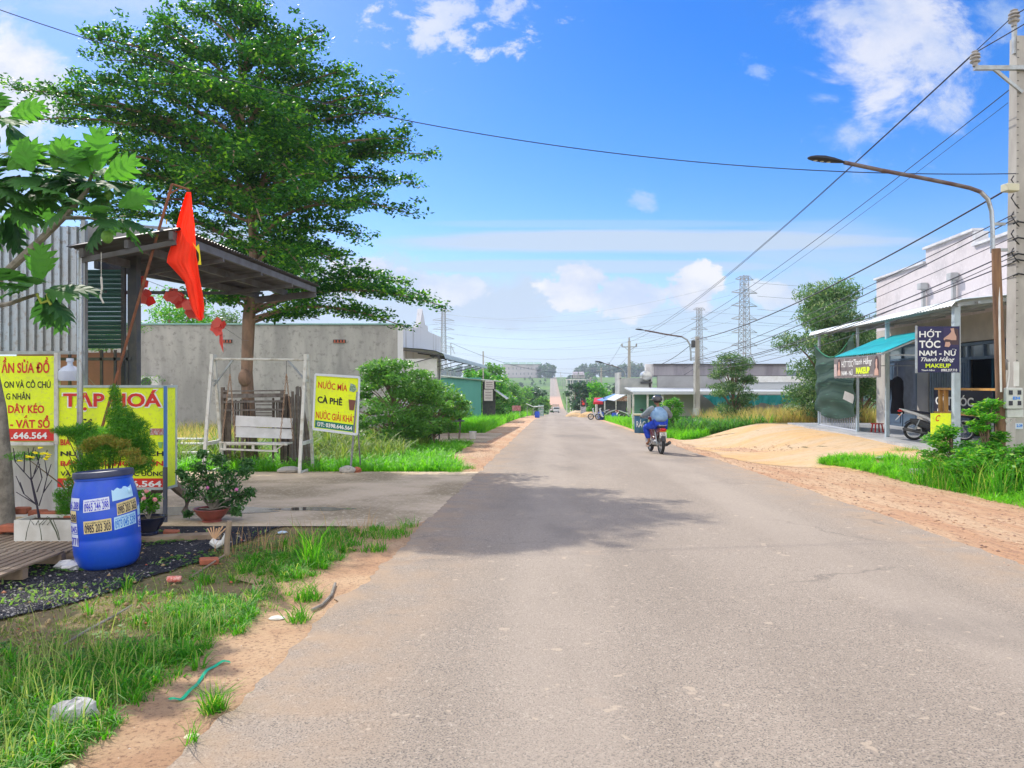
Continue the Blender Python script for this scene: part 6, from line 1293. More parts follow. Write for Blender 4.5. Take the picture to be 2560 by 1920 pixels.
bk = Vector((gx(1653, 21.1), 21.1, prof(21.1) + .014)); BR = math.atan2(1, .0523 - .11)
bike = motorbike('ridden_motorbike', 'maroon and silver motorbike ridden away along the road', bk, BR, 'cub'); bike.rotation_euler = (0, math.radians(1.5), BR)
scooter = motorbike('parked_scooter', 'white and black scooter parked on the porch tiles of the barber house', (gx(2274, 18.9), 18.7, .033), math.radians(-22), 'scooter'); scooter.scale = (.86, .86, .86)

# ---------------------------------------------------------------- rider
def skin_obj(name, nodes, edges, mt, parent, sub=2, root=0):
    me = bpy.data.meshes.new(name); me.from_pydata([n[0] for n in nodes], edges, []); o = bpy.data.objects.new(name, me); COL.objects.link(o)
    md = o.modifiers.new('skin', 'SKIN'); md.use_smooth_shade = True; md.branch_smoothing = .6
    sv = me.skin_vertices[0].data
    for i, n in enumerate(nodes): sv[i].radius = n[1] if isinstance(n[1], tuple) else (n[1], n[1]); sv[i].use_root = (i == root)
    s = o.modifiers.new('sub', 'SUBSURF'); s.levels = sub; s.render_levels = sub
    dg = bpy.context.evaluated_depsgraph_get(); me2 = bpy.data.meshes.new_from_object(o.evaluated_get(dg)); bpy.data.objects.remove(o); me2.name = name
    me2.materials.clear(); return link(name, me2, mt, parent, True)
def rider():
    # bike-local coordinates: x forward, y left, z up
    t = thing('person', 'rider in a pale blue shirt, blue trousers and dark helmet looking left', 'person', bk, BR); sk = mat('tanned_skin', (.30, .15, .085), .55, (.26, .12, .07), 12)
    H = Vector((.18, 0, .86)); hipL, hipR = Vector((.20, .10, .85)), Vector((.20, -.10, .85)); kL, kR = Vector((.62, .30, .74)), Vector((.66, -.22, .72)); aL, aR = Vector((.52, .22, .33)), Vector((.60, -.17, .30))
    tL, tR = Vector((.72, .25, .23)), Vector((.78, -.19, .23)); wst = Vector((.19, 0, 1.0)); chest = Vector((.29, 0, 1.19)); nk = Vector((.35, 0, 1.33)); hd0 = Vector((.375, 0, 1.38)); 
    sL, sR = Vector((.30, .19, 1.27)), Vector((.30, -.19, 1.27)); eL, eR = Vector((.56, .38, 1.06)), Vector((.46, -.40, 1.06)); wL, wR = Vector((.98, .33, 1.06)), Vector((.98, -.31, 1.06))
    N = [(H, .13), (wst, .12), (chest, .14), (nk, .055), (hd0, .05), (sL, .065), (eL, .042), (wL, .028), (sR, .065), (eR, .042), (wR, .028), (hipL, .095), (kL, .058), (aL, .036), (hipR, .095), (kR, .058), (aR, .036), (tL, .036), (tR, .036)]
    E = [(0, 1), (1, 2), (2, 3), (3, 4), (2, 5), (5, 6), (6, 7), (2, 8), (8, 9), (9, 10), (0, 11), (11, 12), (12, 13), (0, 14), (14, 15), (15, 16), (13, 17), (16, 18)]
    # head turned to the left
    N += [(Vector((.395, .01, 1.45)), .085), (Vector((.40, .02, 1.52)), .09), (Vector((.385, .03, 1.58)), .06), (Vector((.42, .085, 1.42)), .045)]; k = len(N) - 4; E += [(4, k), (k, k + 1), (k + 1, k + 2), (k, k + 3)]
    for (w_, s, i) in ((wL, 1, 7), (wR, -1, 10)):
        pm = w_ + Vector((.07, -.01 * s, -.01)); N.append((pm, (.036, .022))); pi = len(N) - 1; E.append((i, pi))
        for f in range(4):
            a = pm + Vector((.035, (f - 1.5) * .019, .012)); b = a + Vector((.028, 0, -.012)); c = b + Vector((-.004, 0, -.028)); e = c + Vector((-.024, 0, -.012)); q = len(N); N += [(a, .010), (b, .009), (c, .0085), (e, .008)]; E += [(pi, q), (q, q + 1), (q + 1, q + 2), (q + 2, q + 3)]
        q = len(N); N += [(pm + Vector((0, -s * .03, -.015)), .011), (pm + Vector((.02, -s * .035, -.038)), .009)]; E += [(pi, q), (q, q + 1)]
    body = skin_obj('body', N, E, sk, t)
    hm = Matrix.Translation((.395, .02, 1.515)) @ Matrix.Rotation(math.radians(72), 4, 'Z')       # head frame: +x = where the face looks (left)
    mb = MB(); mb.M = hm; mb.tube([(.088, 0, .01), (.112, 0, -.02), (.098, 0, -.03)], [.008, .014, .008], 6); mb.build('nose', sk, body, True)
    mb = MB(); mb.M = hm
    for s in (-1, 1): mb.ball((.078, s * .033, .0), .012, .014, .009, 8, 6)
    mb.build('eyes', mat('eye_dark', (.03, .02, .02), .2), body, True)
    mb = MB(); mb.M = hm; mb.ball((.086, 0, -.065), .010, .024, .007, 8, 5); mb.build('mouth', mat('lip', (.22, .07, .06), .6), body, True)
    mb = MB(); mb.M = hm
    for s in (-1, 1): mb.ball((-.005, s * .088, -.015), .018, .010, .03, 8, 6)
    mb.build('ears', sk, body, True)
    mb = MB(); mb.M = hm; mb.lathe([(.098, -.06), (.105, -.02), (.10, .02)], 16, (0, 0, 0), Matrix.Translation((-.012, 0, 0)), cap=False); mb.build('hair', mat('black_hair', (.012, .01, .01), .7), body, True)
    # helmet
    mb = MB(); mb.M = hm; pr = [(.128, -.01), (.138, -.005), (.142, .035), (.130, .085), (.095, .13), (.05, .15), (.005, .155)]; mb.lathe(pr, 24, (-.005, 0, 0), Matrix.Diagonal((1.1, .95, 1, 1)), cap=False)
    h = mb.build('helmet', mat('dark_helmet', (.045, .045, .05), .3, (.07, .07, .075), 8, coat=.3), t, True)
    mb = MB(); mb.M = hm; V_ = [(.10, -.09, .035), (.19, -.06, .02), (.215, 0, .015), (.19, .06, .02), (.10, .09, .035)]; mb.prism(V_, (0, 0, 0), (0, 0, .010)); mb.build('peak', mat('peak_grey', (.35, .37, .30), .4), h)
    mb = MB(); mb.M = hm; mb.tube([(.01, -.10, 0), (.03, -.075, -.08), (.04, 0, -.115), (.03, .075, -.08), (.01, .10, 0)], .006, 5); mb.build('chin_strap', M_black, h)
    # shirt: torso and sleeves a little fuller than the body
    sh = mat('pale_blue_shirt', (.24, .38, .56), .85, (.16, .28, .45), 5, bump=.012, bs=9)
    Ns = [(H + Vector((-.04, 0, .01)), (.27, .25)), (wst + Vector((-.03, 0, .04)), (.27, .25)), (chest + Vector((-.02, 0, -.02)), (.29, .27)), (nk + Vector((-.03, 0, -.06)), .15), (nk + Vector((-.01, 0, -.0)), .10)]
    skin_obj('shirt', Ns + [(sL + Vector((0, .05, -.05)), .13), (sR + Vector((0, -.05, -.05)), .13)], [(0, 1), (1, 2), (2, 3), (3, 4), (2, 5), (2, 6)], sh, body)
    slm = mat('grey_sleeve', (.22, .26, .29), .85, (.17, .19, .21), 7, bump=.01, bs=10)
    for a, e, w_ in ((sL, eL, wL), (sR, eR, wR)): m_ = a.lerp(e, .5) + Vector((0, 0, -.01)); skin_obj('sleeve', [(a + Vector((0, -a.y * .45, -.03)), .14), (a + Vector((.01, a.y * .08, -.01)), .135), (m_, .105), (e, .085), (e.lerp(w_, .5), .062), (w_.lerp(e, .04), .05)], [(0, 1), (1, 2), (2, 3), (3, 4), (4, 5)], slm, body)
    tm = mat('royal_blue_trousers', (.015, .07, .60), .75, (.01, .04, .40), 6, bump=.012, bs=10)
    skin_obj('trousers', [(H, (.18, .15)), (hipL, .14), (hipL.lerp(kL, .55), .125), (kL, .105), (kL.lerp(aL, .5), .09), (kL.lerp(aL, .86), .078), (hipR, .14), (hipR.lerp(kR, .55), .125), (kR, .105), (kR.lerp(aR, .5), .09), (kR.lerp(aR, .86), .078)], [(0, 1), (1, 2), (2, 3), (3, 4), (4, 5), (0, 6), (6, 7), (7, 8), (8, 9), (9, 10)], tm, body)
    for a, b in ((aL, tL), (aR, tR)): mb = MB(); c = a.lerp(b, .45); mb.ball((c.x, c.y, min(a.z, b.z) - .045), .135, .05, .016, 14, 6); mb.tube([(c.x + .06, c.y - .045, c.z - .07), (c.x + .05, c.y, c.z + .0), (c.x + .06, c.y + .045, c.z - .07)], .008, 5); mb.build('sandal', mat('tan_sandal', (.35, .2, .13), .7), body, True)
rider()
# ---------------------------------------------------------------- utility poles, lamps and wires
def conc_pole(px, d, ytop, lb, name='utility_pole', w0=.30, w1=.20, group='concrete poles along the right side'):
    b = gpt(px, d); z = at(px, ytop, d).z; t = thing(name, lb, 'utility pole', b, 0, group); mb = MB(b)
    mb.add([(b.x + sx * w / 2, b.y + sy * w * .4, zz) for w, zz in ((w0, b.z - .3), (w1, z)) for sx, sy in ((-1, -1), (1, -1), (1, 1), (-1, 1))], [(3, 2, 1, 0), (4, 5, 6, 7), (0, 1, 5, 4), (1, 2, 6, 5), (2, 3, 7, 6), (3, 0, 4, 7)])
    mb.build('shaft', M_conc, t); return t, b, z
def insulator(t, c, s=1.0):
    mb = MB(t.location); mb.lathe([(.02, 0), (.035, 0), (.04, .05), (.07, .06), (.075, .075), (.04, .09), (.045, .11), (.075, .12), (.075, .135), (.04, .15), (.07, .165), (.07, .18), (.04, .20), (.05, .22), (.02, .24)], 14, c, Matrix.Scale(s, 4)); mb.build('insulator', mat('porcelain', (.42, .40, .38), .3, (.3, .28, .26), 9), t, True)
def near_pole():
    d = 13.0; t, b, z = conc_pole(2550, d, 95, 'tall weathered concrete power pole with crossarm at the right edge', w0=.36, w1=.235)
    o = b; zc = at(0, 178, d).z; mb = MB(o); xl = gx(2424, d); mb.beam((xl, d - .13, zc), (b.x + 1.1, d - .13, zc), .07, .07); mb.beam((gx(2470, d), d - .13, zc), (b.x - .05, d - .13, zc - .42), .04, .05); mb.beam((b.x + .7, d - .13, zc), (b.x + .05, d - .13, zc - .42), .04, .05); mb.build('crossarm', M_steel, t)
    insulator(t, Vector((gx(2426, d), d - .13, zc + .03)), 1.15); insulator(t, Vector((b.x + 1.0, d - .13, zc + .03)), 1.15)
    mb = MB(o); mb.beam((gx(2531, d), d - .05, z - .3), (gx(2531, d), d - .05, z + .22), .06); mb.build('top_bracket', M_steel, t); insulator(t, Vector((gx(2530, d), d - .05, z + .18)), 1.25)
    mb = MB(o); k = 0; zz = b.z + 1.2
    while zz < z - .1:
        w_ = .36 + (.235 - .36) * (zz - b.z) / (z - b.z); mb.box(b.x + .03, d - w_ * .4 - .001, zz, .028, .01, .030); mb.box(b.x - w_ / 2 + .02, d - w_ * .4 - .001, zz + .06, .03, .01, .012); zz += .135
    mb.build('hole_pattern', M_dark, t)
    mb = MB(o); c = at(2525, 470, d - .25); mb.box(c.x, c.y, c.z, .24, .16, .13, .2, .01); mb.build('junction_box', mat('cream_box', (.55, .53, .38), .5), t)
    mb = MB(o)
    for k in range(5): a = at(2534, 440 + 45 * k, d - .2); mb.tube([a, a + Vector((-.08, -.06, -.08)), a + Vector((-.02, -.08, -.2)), a + Vector((.08, -.02, -.25))], .012, 5)
    for y in (560, 600, 640, 655, 690): mb.tube([at(2532, y, d - .17), at(2545, y - 6, d - .2), at(2562, y - 3, d - .17)], .016, 5)
    mb.build('cable_clamps', M_black, t)
    # meter box and inspection boxes strapped low on the pole
    mb = MB(o); c = at(2527, 1000, d - .3); mb.box(c.x, c.y, c.z + .03, .28, .22, .36, -.05, .012); mb.box(c.x + .03, c.y + .02, c.z - .23, .28, .2, .14, -.05, .01); m1 = mb.build('meter_box', mat('pale_meter_box', (.56, .58, .55), .45, (.48, .49, .46), 5), t)
    mb = MB(o)
    for sx in (-.075, .07):
        for sz in (.13, -.05): mb.box(c.x + sx, c.y - .113, c.z + sz, .06, .012, .075)
    mb.build('meter_window', mat('meter_glass', (.03, .035, .05), .15), m1)
    S = lambda x, y, off: Vector((c.x - .02 + x, c.y - .113 - off, c.z + y)) - o; letter(m1, 'E34', S, -.02, .01, .12, .05, mat('bright_blue', (.02, .22, .75), .5), .004, .04)
    mb = MB(o); mb.tube([at(2497, 700, d - .3), at(2500, 860, d - .35), at(2503, 980, d - .35)], .016, 6); mb.tube([at(2522, 905, d - .3), at(2522, 940, d - .3), at(2517, 970, d - .3)], .016, 6); mb.tube([at(2512, 1048, d - .3), at(2518, 1060, d - .3), at(2528, 1050, d - .3)], .014, 6); mb.build('white_conduit', M_wht, t, True)
    mb = MB(o); c2 = at(2541, 935, d - .2); mb.box(c2.x, c2.y, c2.z, .09, .01, .42); mb.build('paper_notice', M_wht, t)
    mb = MB(o); c2 = at(2548, 1065, d - .2); mb.box(c2.x, c2.y, c2.z, .12, .01, .1); p_ = mb.build('number_tag', mat('tag_white', (.55, .65, .75), .5), t); S = lambda x, y, off: Vector((c2.x + x, c2.y - .006 - off, c2.z + y)) - o; letter(p_, '2.29', S, -.05, -.02, .10, .05, MC['bright_blue'], .003, .04)
    mb = MB(o); mb.lathe([(.0, 0), (.05, 0), (.055, .03), (.055, .16), (.03, .19), (0, .19)], 12, at(2512, 925, d - .2)); mb.build('service_meter', mat('smoky_meter', (.2, .19, .18), .4), t, True)
    # wooden prop pole
    b2 = gpt(2498, 12.8); t2 = thing('wooden_pole', 'rough brown wooden pole standing against the concrete power pole', 'pole', b2); mb = MB(b2); mb.tube([b2 - Vector((0, 0, .2)), at(2502, 1000, 12.75), at(2498, 850, 12.75), at(2492, 700, 12.75), at(2490, 622, 12.75)], [.085, .08, .08, .075, .07], 9); mb.build('trunk', mat('rough_brown_pole', (.26, .15, .08), .9, (.14, .08, .05), 5, stretch=(2, 2, .25), bump=.01, bs=20), t2, True)
    # street lamp
    lamp(t, 13.0, [(2482, 632), (2481, 560), (2479, 528), (2470, 498), (2452, 480), (2425, 470), (2380, 460), (2300, 444), (2200, 425), (2110, 406)], (2019, 395), .036, 'near street lamp on a long curved rusty arm reaching over the road')
def lamp(_, d, pts, head, r, lb):
    b = at(*pts[0], d - .1); t = thing('street_lamp', lb, 'street lamp', b, 0, 'street lamps on the right'); mb = MB(b); P = [at(x, y, d - .1) for x, y in pts]; mb.tube(P[:5], r * 1.05, 10); mb.build('upright_pipe', M_galv, t, True)
    mb = MB(b); mb.tube(P[4:], r * .95, 10); mb.build('arm', mat('rusty_arm', (.10, .055, .05), .7, (.16, .13, .12), 7), t, True)
    mb = MB(b); e = P[-1]; h = at(head[0], head[1], d - .1); u = (h - e); n = 9; vs = []
    prof = [(0, .3, .25), (.1, .5, .5), (.3, .8, .8), (.55, 1, 1), (.8, .9, .8), (.94, .6, .5), (1.0, .15, .2)]
    side = Vector((0, 1, 0)); up = Vector((-u.z, 0, u.x)).normalized(); up = up if up.z > 0 else -up
    L = u.length; wd, ht = L * .17, L * .115
    for q, a, c in prof:
        for j in range(12): th = 6.2832 * j / 12; vs.append(e + u * q + side * (wd * a * math.cos(th)) + up * (ht * c * (math.sin(th) if math.sin(th) > 0 else .45 * math.sin(th))))
    mb.add(vs, [(i * 12 + j, i * 12 + (j + 1) % 12, (i + 1) * 12 + (j + 1) % 12, (i + 1) * 12 + j) for i in range(6) for j in range(12)] + [tuple(range(11, -1, -1)), tuple(range(72, 84))]); hd = mb.build('lamp_head', mat('black_lamp', (.012, .014, .02), .6), t, True)
    for q in (.42, .60, .78):
        mb = MB(b); c = e + u * q - up * (ht * .42); mb.ball(c, L * .055, L * .055, L * .012, 12, 6); mb.build('lens', mat('led_lens', (.55, .55, .45), .3), hd, True)
    mb = MB(b); mb.beam(P[1], P[1] + Vector((.22 if d < 20 else .25, 0, 0)), .045); mb.beam(P[0] + Vector((0, 0, .05)), P[0] + Vector((.25, 0, .05)), .05); mb.build('bracket', M_steel, t)
near_pole()
t41, b41, z41 = conc_pole(1743, 41.4, 842, 'concrete pole with strapped boxes behind the motorbike rider')
mb = MB(b41); c = at(1733, 860, 41.3); mb.box(c.x, c.y, c.z, .2, .15, .4); mb.build('junction_box', M_dark, t41); mb = MB(b41); mb.tube([at(1735, 905, 41.2), at(1735, 1040, 41.2)], .03, 6); mb.build('conduit', M_frame, t41); mb = MB(b41); c = at(1739, 1030, 41.2); mb.box(c.x, c.y, c.z, .3, .2, .4); mb.build('meter_box', MC['pale_meter_box'], t41)
lamp(None, 41.3, [(1727, 902), (1727, 880), (1725, 862), (1718, 850), (1705, 842), (1685, 839), (1660, 835), (1640, 831), (1612, 826)], (1588, 823), .045, 'street lamp arm on the concrete pole behind the rider')
t77, b77, z77 = conc_pole(1573, 77, 852, 'taller concrete pole with a two armed crossbar beyond the blue bin', w0=.36, w1=.24)
mb = MB(b77); zc = at(0, 867, 77).z; mb.beam((gx(1555, 77), 77, zc), (gx(1591, 77), 77, zc), .1); mb.beam((gx(1560, 77), 77, zc), (b77.x, 77, zc - .45), .06); mb.beam((gx(1586, 77), 77, zc), (b77.x, 77, zc - .45), .06); mb.build('crossarm', M_steel, t77)
for px in (1555, 1591): insulator(t77, Vector((gx(px, 77), 77, zc)), 1.4)
insulator(t77, Vector((b77.x, 77, z77)), 1.4)
lamp(None, 78, [(1563, 945), (1563, 935), (1561, 928), (1556, 923), (1547, 919), (1530, 914), (1512, 909)], (1487, 903), .05, 'street lamp arm above the red roofed kiosk')
POLES = []
for k, d in enumerate((125, 160, 196, 232, 268, 305, 345, 390, 440, 500, 570, 650)):
    x = 7.6 + .0523 * d + .9; p = 1280 + x / d * F; g = prof(d); tt, bb, zz = conc_pole(p, d, 960 - (g + 8.0 - CZ) / d * F, ['first', 'second', 'third', 'fourth', 'fifth', 'sixth', 'seventh', 'eighth', 'ninth', 'tenth', 'eleventh', 'last'][k] + ' far concrete pole in the row running down and up the hill', group='far poles along the road', w0=.34, w1=.26)
    POLES.append((bb.x, d, zz)); mb = MB(bb); mb.beam((bb.x - .9, d, zz - .5), (bb.x + .9, d, zz - .5), .12); mb.build('crossarm', M_steel, tt)
def wire(a, b, sag, r, lb, group, m=None, n=26):
    a, b = Vector(a), Vector(b); P = []
    for i in range(n + 1): u = i / n; p = a.lerp(b, u); p.z -= 4 * sag * u * (1 - u); P.append(p)
    mb = MB(a); mb.tube(P, r, 4); o = mb.build('power_line', m or M_wire, None, True); o.location = a; return tag(o, lb, 'power line', group)
M_wire = mat('dark_wire', (.035, .04, .06), .6); M_hv = mat('grey_conductor', (.20, .22, .25), .6)
G = 'wires strung along the roadside poles'
E = lambda x, y, d: at(x, y, d)
tl = Vector((gx(2530, 13), 12.95, at(0, 42, 13).z)); al = Vector((gx(2426, 13), 12.87, at(0, 140, 13).z)); far_l, far_r, far_t = Vector((gx(1555, 77), 77, zc + .35)), Vector((gx(1591, 77), 77, zc + .35)), Vector((b77.x, 77, z77 + .35))
wire(tl, far_t, 1.0, .011, 'dark top wire from the near pole tip to the crossbar pole', G); wire(al, far_l, 1.0, .011, 'dark wire leaving the near crossarm, lowest of the steep pair', G)
wire(tl, tl + Vector((3.4, -7, 1.6)), .1, .011, 'wire running from the near pole tip out of the upper right corner', G); wire(al, al + Vector((3.6, -6.4, 1.9)), .1, .011, 'wire running from the near crossarm out of the upper right corner', G)
wire(E(2548, 205, 13), far_r, 1.1, .011, 'dark wire leaving the near pole below its crossarm brace', G); wire(E(2520, 257, 12.9), E(1574, 880, 77), 1.1, .006, 'thin pale wire from the small insulator on the near pole', G)
wire(E(2562, 448, 13), E(1743, 848, 41.4), .42, .020, 'thick black bundled cable from the near pole past the lamp arm', G); wire(E(1743, 848, 41.4), E(1575, 905, 77), 1.0, .022, 'thick black cable sagging between the second and third poles', G)
wire(E(1743, 848, 41.4), E(1575, 870, 77), .2, .01, 'thin straight wire above the sagging cable beyond the second pole', G)
for k, (y0, y1, sg, r) in enumerate(((535, 893, .25, .010), (548, 900, .35, .012), (592, 905, .25, .008), (628, 908, .45, .013), (640, 915, .5, .008), (655, 918, .3, .012), (688, 922, .45, .008))):
    wire(E(2535, y0, 12.9), E(1745, y1, 41.3), sg, r, ['uppermost', 'second', 'third', 'fourth', 'fifth', 'sixth', 'lowest'][k] + ' cable of the bundle crossing the barber house parapet', 'cable bundle over the barber house')
for k, (y0, y1, sg) in enumerate(((893, 900, .5), (905, 915, .9), (918, 930, 1.1))): wire(E(1740, y0, 41.4), E(1574, y1, 77), sg, .012, ['upper', 'middle', 'lower'][k] + ' cable of the trio between the rider\'s pole and the crossbar pole', 'cable trio beyond the rider')
wire(E(1573, 905, 77), (POLES[0][0], 125, POLES[0][2] - .2), 1.0, .014, 'thick cable dropping from the crossbar pole to the first far pole', G)
for i, off in enumerate((-.8, .8)): wire((b77.x + off, 77, zc + .3), (POLES[0][0] + off, 125, POLES[0][2] - .3), .9, .014, ('left' if i == 0 else 'right') + ' conductor from the crossbar pole to the first far pole', G)
for k in range(6):
    a, b_ = POLES[k], POLES[k + 1]
    for off in (-.8, .8): wire((a[0] + off, a[1], a[2] - .4), (b_[0] + off, b_[1], b_[2] - .4), .8, .016, 'thin conductor in the far row of poles on the hill road', 'conductors of the far pole row', n=10)
wire(E(0, 0, 13.6) + Vector((-1.2, .1, .28)), E(2548, 434, 12.9), .95, .0085, 'long thin wire crossing above the road from the upper left corner', 'wire across the road', n=50)
wire(E(1127, 857, 60), E(1572, 915, 77), 1.5, .012, 'service wire from the house roof bracket across the road', 'service wires on the left')
bb_ = gpt(1208, 70); tp_ = thing('thin_service_pole', 'thin leaning service pole behind the green hut', 'pole', bb_); mb = MB(bb_); mb.tube([bb_, at(1208, 878, 70)], .07, 6); mb.build('shaft', M_conc, tp_)
b0 = gpt(1127, 60); tp_ = thing('roof_wire_bracket', 'thin steel wire support rising behind the grey house awning', 'pole', b0); mb = MB(b0); mb.tube([b0, at(1127, 857, 60)], .03, 5); mb.tube([at(1127, 862, 60), at(1137, 885, 60)], .02, 5); mb.build('mast', M_steel, tp_)
# ---------------------------------------------------------------- transmission towers
def pylon(px, d, ytop, ybase, wbase, lb, arms=6, armw=5.0, waist=.45, hazy=0):
    x = gx(px, d); zt = at(0, ytop, d).z; zb = prof(d) - 1; b = Vector((x, d, zb)); t = thing('transmission_tower', lb, 'pylon', b, .35, 'lattice transmission towers'); H = zt - zb; w2 = wbase * .17
    def hw(z): u = z / H; return (wbase / 2) * (1 - u / .45) + (w2 / 2) * (u / .45) if u < .45 else w2 / 2 * (1 - .35 * (u - .45) / .55)
    zs = [0]; 
    while zs[-1] < H - .6: zs.append(min(H, zs[-1] + max(1.7, hw(zs[-1]) * 1.35)))
    m = mat('tower_steel', (.26, .26, .27), .5, (.32, .27, .25), .2, metal=.3); cs = ((-1, -1), (1, -1), (1, 1), (-1, 1)); th = .16
    for k in range(4):
        mb = MB(); mb.tube([(cs[k][0] * hw(z), cs[k][1] * hw(z), z) for z in zs], th * .75, 4); mb.build('leg', m, t)
    mb = MB()
    for z0, z1 in zip(zs[:-1], zs[1:]):
        for k in range(4):
            a, c = cs[k], cs[(k + 1) % 4]; h0, h1 = hw(z0), hw(z1)
            mb.tube([(a[0] * h0, a[1] * h0, z0), (c[0] * h1, c[1] * h1, z1)], th * .35, 3, False); mb.tube([(c[0] * h0, c[1] * h0, z0), (a[0] * h1, a[1] * h1, z1)], th * .35, 3, False); mb.tube([(a[0] * h1, a[1] * h1, z1), (c[0] * h1, c[1] * h1, z1)], th * .35, 3, False)
    mb.build('bracing', m, t); tips = []
    for k in range(arms):
        z = H * (.50 + .47 * k / max(1, arms - 1)); aw = armw * (1.0 if k < arms - 1 else .7)
        mb = MB()
        for s in (-1, 1):
            for yy_ in (-1, 1): mb.tube([(s * hw(z), yy_ * hw(z), z + .1), (s * aw, 0, z + .2)], th * .5, 3); mb.tube([(s * hw(z), yy_ * hw(z), z + 1.3), (s * aw, 0, z + .25)], th * .4, 3)
        mb.build('crossarm', m, t)
        for s in (-1, 1): ca, sa = math.cos(.35), math.sin(.35); tips.append(b + Vector((s * aw * ca, s * aw * sa, z - .6)))
    return t, tips
pA, tA = pylon(1861, 220, 690, 912, 15, 'largest and nearest lattice power tower, right of the second', 6, 4.6)
pB, tB = pylon(1748, 300, 768, 912, 13, 'narrower lattice power tower behind the concrete pole', 6, 4.0)
pC, tC = pylon(1109, 345, 772, 912, 13, 'pale distant lattice power tower beside the grey house spire', 6, 5.2)
W = 'high voltage lines'
for i, (ta, sg) in enumerate(((tA, 6.0), (tB, 4.0))):
    for k in range(0, 12, 2): wire(ta[k], tC[k], sg, .028, ('lowest', 'second', 'third', 'fourth', 'fifth', 'topmost')[k // 2] + ' faint line spanning left from the ' + ('nearest' if i == 0 else 'second') + ' lattice tower', W, M_hv, 30)
    for k in range(1, 12, 2 if i else 2): wire(ta[k], ta[k] + Vector((150, -10, 6)), 5, .045, ('lowest', 'second', 'third', 'fourth', 'fifth', 'topmost')[k // 2] + ' faint line leaving right from the ' + ('nearest' if i == 0 else 'second') + ' lattice tower', W + ' to the right', M_hv, 20)
for k in range(0, 12, 3): wire(tC[k], tC[k] + Vector((-130, 10, 6)), 5, .05, 'faint high voltage line leaving the left tower behind the trees', W + ' to the left', M_hv, 16)

# ---------------------------------------------------------------- grey hall and huts on the right
def hall():
    d = 45; g = prof(d) - .4; x0, x1 = gx(1635, d), gx(1966, d); z = at(0, 912, d).z; b = Vector((x0, d, g)); t = thing('grey_hall', 'long low bare rendered hall with a thin dark coping behind the dry grass', 'building', b)
    zb = at(0, 940, d).z; mb = MB(b); mb.box((x0 + x1) / 2, d + .1, (z + zb) / 2, x1 - x0, .2, z - zb); mb.build('upper_wall', mat('purple_grey_render', (.36, .34, .37), .9, (.23, .215, .24), .6, stretch=(2, 2, .4), lo=.35, hi=.7), t)
    mb = MB(b); mb.box((x0 + x1) / 2, d + .06, (zb + g) / 2, x1 - x0 - .4, .2, zb - g); mb.build('lower_wall', mat('grey_render2', (.42, .42, .43), .9, (.33, .33, .34), .6), t)
    mb = MB(b); mb.box((x0 + x1) / 2, d, z + .03, x1 - x0 + .1, .35, .06); mb.box((x0 + x1) / 2, d, zb, x1 - x0, .06, .05); mb.build('coping', M_dark, t)
    mb = MB(b); mb.box(x0 - .2, d + .7, (z + g) / 2, .2, 1.4, z - g - .04); mb.box(x0 - .25, d + .2, z - .3, .5, .3, .7); mb.build('street_front', mat('white_front', (.68, .66, .67), .8, (.5, .48, .48), 2), t)
    xs, xe = gx(1812, 44), gx(2060, 44); mb = MB(b); mb.box((xs + xe) / 2, 44, at(0, 948, 44).z, xe - xs, .12, .36); mb.build('white_fascia', M_wht, t); mb = MB(b); mb.box((xs + xe) / 2, 44.1, at(0, 966, 44).z, xe - xs, .1, .55); mb.build('fascia_band', mat('pale_grey_panel', (.50, .52, .54), .7), t)
    xa, xb = gx(1578, 42), gx(2070, 42); mb = MB(b); mb.slab((xa, 41.4, at(0, 981, 42).z), (xb, 41.4, at(0, 986, 42).z), (xb, 44.5, at(0, 976, 42).z), (xa, 44.5, at(0, 972, 42).z), .07); mb.box((xa + xb) / 2, 41.4, at(0, 981, 42).z - .02, xb - xa, .04, .17); mb.build('lean_to_roof', mat('pale_roof', (.52, .55, .57), .5), t)
    mb = MB(b)
    for px in (1583, 1619, 1656, 1742, 1830, 1920, 2010): p = at(px, 985, 41.6); mb.beam(p, (p.x, 41.6, prof(42) - .2), .10)
    mb.build('lean_to_posts', M_frame, t)
    mb = MB(b); a = at(1584, 0, 43); c = at(1652, 0, 43); mb.box((a.x + c.x) / 2, 43, at(0, 1010, 43).z, c.x - a.x, .1, 1.4); mb.build('green_shutter_wall', mat('mid_green_sheet', (.10, .24, .18), .6, (.12, .28, .22), 1), t)
    mb = MB(b); a = at(1656, 0, 43); c = at(1740, 0, 43); mb.box((a.x + c.x) / 2, 43, at(0, 1010, 43).z, c.x - a.x, .1, 1.4); mb.build('pale_wall', mat('cream_wall2', (.5, .48, .44), .8), t)
    # small roof structure, tank
    mb = MB(b); c = at(1595, 966, 44); mb.box(c.x, 46, c.z, 1.9, 2, 1.0); mb.box(c.x - .9, 46, c.z + .65, .12, 2, .4); mb.build('roof_room', mat('pale_block', (.46, .46, .44), .8, (.3, .32, .32), 1), t)
    mb = MB(b); c = at(1614, 940, 45.2); mb.M = Matrix.Translation(c) @ Matrix.Rotation(math.radians(90), 4, 'X'); mb.lathe([(.0, -.5), (.2, -.48), (.3, -.4), (.3, .4), (.2, .48), (.0, .5)], 18); mb.build('water_tank', mat('steel_tank', (.5, .5, .48), .3, metal=.7), t, True)
    mb = MB(b); c = at(1614, 950, 45.2); mb.box(c.x, 45.2, c.z - .15, .7, .7, .12); mb.build('tank_stand', M_dark, t)
hall()
